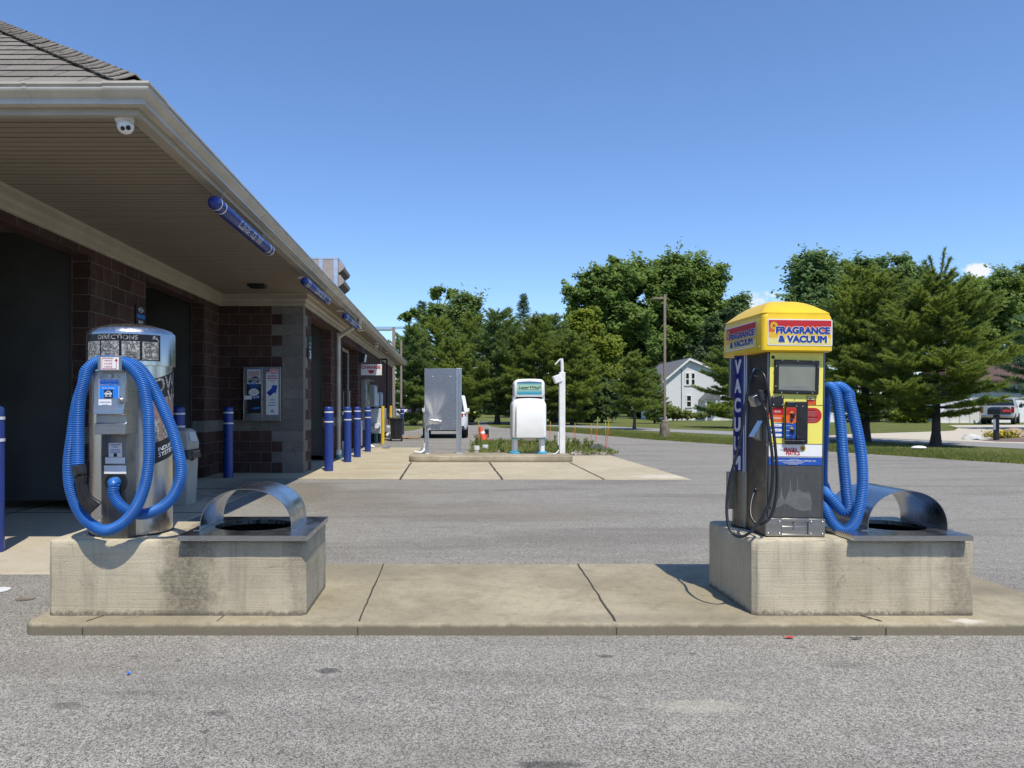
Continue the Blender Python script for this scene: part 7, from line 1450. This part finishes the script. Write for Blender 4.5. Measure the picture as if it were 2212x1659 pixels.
# bare shrub
rng = np.random.default_rng(71); p = Vector((xc(1204, 62), 62, 0)); T = thing('bare_shrub', 'leafless twiggy shrub with a thick dark trunk right behind the camera post', 'shrub', p); m = MB('bark'); m.tube([p, p+Vector((0, 0, .9)), p+Vector((.1, 0, 1.5))], [.42, .33, .18], 8); part('trunk', m, T); m = MB('bark_grey')
for i in range(110):
    a = rng.uniform(.1, 3.04); q = p+Vector((rng.normal(0, .15), rng.normal(0, .3), 1.1+rng.uniform(0, .4))); L = rng.uniform(1.0, 2.9); e = q+Vector((L*math.cos(a), rng.normal(0, .8), .15+L*.48*math.sin(a))); mid = q.lerp(e, .5)+Vector((0, 0, .25*L*.5)); m.tube([q, mid, e], [.03, .02, .006], 4)
part('twigs', m, T)
# wood that closes the view, and an added row behind the camera
rng = np.random.default_rng(81); P_ = []
for i in range(900):
    x = rng.uniform(-70, 170); y = rng.uniform(118, 165); hgt = 5.0+2.0*math.sin(x*.11)+1.6*math.sin(x*.37+1)+rng.uniform(-1, 1); c = np.array([x, y, rng.uniform(.2, hgt)]); P_.append(c+rng.normal(0, 1, (60, 3))*np.array([1.1, 1.1, .8]))
for i in range(420):  # unseen row added behind the camera to darken steel reflections and sky fill
    x = rng.uniform(-55, 55); y = rng.uniform(-62, -48); hgt = 6.5+2.0*math.sin(x*.13+2)+rng.uniform(-1, 1); P_.append(np.array([x, y, rng.uniform(.2, hgt)])+rng.normal(0, 1, (60, 3))*np.array([1.1, 1.1, .8]))
P = np.concatenate(P_); P[:, 2] = np.abs(P[:, 2]); V, Fq = leaves(P, rng.normal(size=P.shape)+np.array([0, -.4, .6]), .55); o = np_mesh('wood_and_unseen_row', V, Fq, 4, M['leaf_dark']); o['kind'] = 'stuff'; o['label'] = 'dark far-off wood closing the view, with an unseen row added for darker reflections'

# ------------------------------------------------------------------ weeds, gravel, grass
rng = np.random.default_rng(91)
bed = [Vector((.75, 17.75, 0)), Vector((4.35, 18.7, 0)), Vector((4.5, 19.3, 0)), Vector((4.35, 23.5, 0)), Vector((1.0, 25.0, 0)), Vector((.62, 20, 0))]
mb = MB('gravel'); c = sum(bed, Vector())/6; mb.add([v for v in bed]+[c+Vector((0, 0, .10))], [(i, (i+1) % 6, 6) for i in range(6)]); struct('bed_soil', mb, label='gravelly soil of the weed bed behind the kiosk island')
def inside(x, y):
    r = False
    for i in range(len(bed)):
        a, b = bed[i], bed[(i+1) % len(bed)]
        if (a.y > y) != (b.y > y) and x < (b.x-a.x)*(y-a.y)/(b.y-a.y)+a.x: r = not r
    return r
P_, D_ = [], []
for i in range(1050):
    x, y = rng.uniform(.6, 4.5), rng.uniform(17.75, 25)
    if not inside(x, y) or (x > 3.0 and rng.random() < .45) or (x < 2.0 and y < 19.6 and rng.random() < .8): continue
    hgt = rng.uniform(.05, .15)*(1.5 if rng.random() < .10 else 1)*(1.0 if x < 3 else .8); k = 16; t = rng.uniform(0, 1, (k, 1)); P_.append(np.array([x, y, .02])+np.concatenate([rng.normal(0, .07, (k, 2)), t*hgt], 1)); D_.append(np.concatenate([rng.normal(0, .7, (k, 2)), rng.uniform(.2, 1.3, (k, 1))], 1))
for i in range(34):
    x, y = rng.uniform(.7, 4.4), rng.uniform(17.8, 22)
    if not inside(x, y): continue
    hgt = rng.uniform(.2, .42); k = 40; t = rng.uniform(0, 1, (k, 1)); P_.append(np.array([x, y, .02])+np.concatenate([rng.normal(0, .02, (k, 2)), t*hgt], 1)); D_.append(np.concatenate([rng.normal(0, .6, (k, 2)), rng.uniform(.3, 1.0, (k, 1))], 1))
V, Fq = needles(np.concatenate(P_), np.concatenate(D_), .11, .016); o = np_mesh('weeds', V, Fq, 3, M['weed']); o['kind'] = 'stuff'; o['label'] = 'ragged green weeds in the bed behind the kiosk island'
P = np.stack([rng.uniform(2.6, 4.55, 2600), rng.uniform(17.8, 20.5, 2600), np.full(2600, .03)], 1); P = P[[inside(a, b) for a, b, _ in P]]; P[:, 2] += rng.uniform(0, .04, len(P)); V, Fq = leaves(P, rng.normal(size=P.shape)+np.array([0, -.3, .8]), .03); o = np_mesh('gravel_stones', V, Fq, 4, pm('pale pebbles', (.5, .44, .37), .9, 0, (.3, .26, .22), 40)); o['kind'] = 'stuff'; o['label'] = 'pale pebbles at the right end of the weed bed'
# grass blades on the lawn strip beside the lot and along the far lawn edge
edge = [Vector(q) for q in lot[2:12]]; P_ = []
for a, b in zip(edge, edge[1:]):
    L = (b-a).length; d = (b-a)/L; nrm = Vector((d.y, -d.x)); nrm = nrm if nrm.x > 0 else -nrm; k = int(L*1500)
    t = rng.uniform(0, L, k); o_ = np.abs(rng.normal(0, 1.6, k))+rng.normal(0, .05, k); P_.append(np.stack([a.x+d.x*t+nrm.x*o_, a.y+d.y*t+nrm.y*o_, np.full(k, -.02)], 1))
P = np.concatenate(P_); D_ = np.concatenate([rng.normal(0, .45, (len(P), 2)), np.ones((len(P), 1))], 1); V, Fq = needles(P, D_, .10, .010); o = np_mesh('grass', V, Fq, 3, M['blade']); o['kind'] = 'stuff'; o['label'] = 'rough grass blades on the lawn strip beside the parking lot'
P = np.stack([rng.normal(0, .28, 500)+gp(2165, 948).x, rng.normal(0, .2, 500)+gp(2165, 948).y, np.full(500, .08)], 1); P[:, 2] += np.abs(rng.normal(0, .12, 500)); V, Fq = leaves(P, rng.normal(size=P.shape), .05)
T = thing('flower_clump', 'clump of yellow flowers between the mailbox post and the boulder', 'flowers', gp(2165, 948)); np_mesh('blooms', V, Fq, 4, M['flower_y'], T); V, Fq = needles(P*np.array([1, 1, .5]), rng.normal(0, .5, P.shape)+np.array([0, 0, 1]), .2, .02); np_mesh('foliage', V, Fq, 3, M['weed'], T)
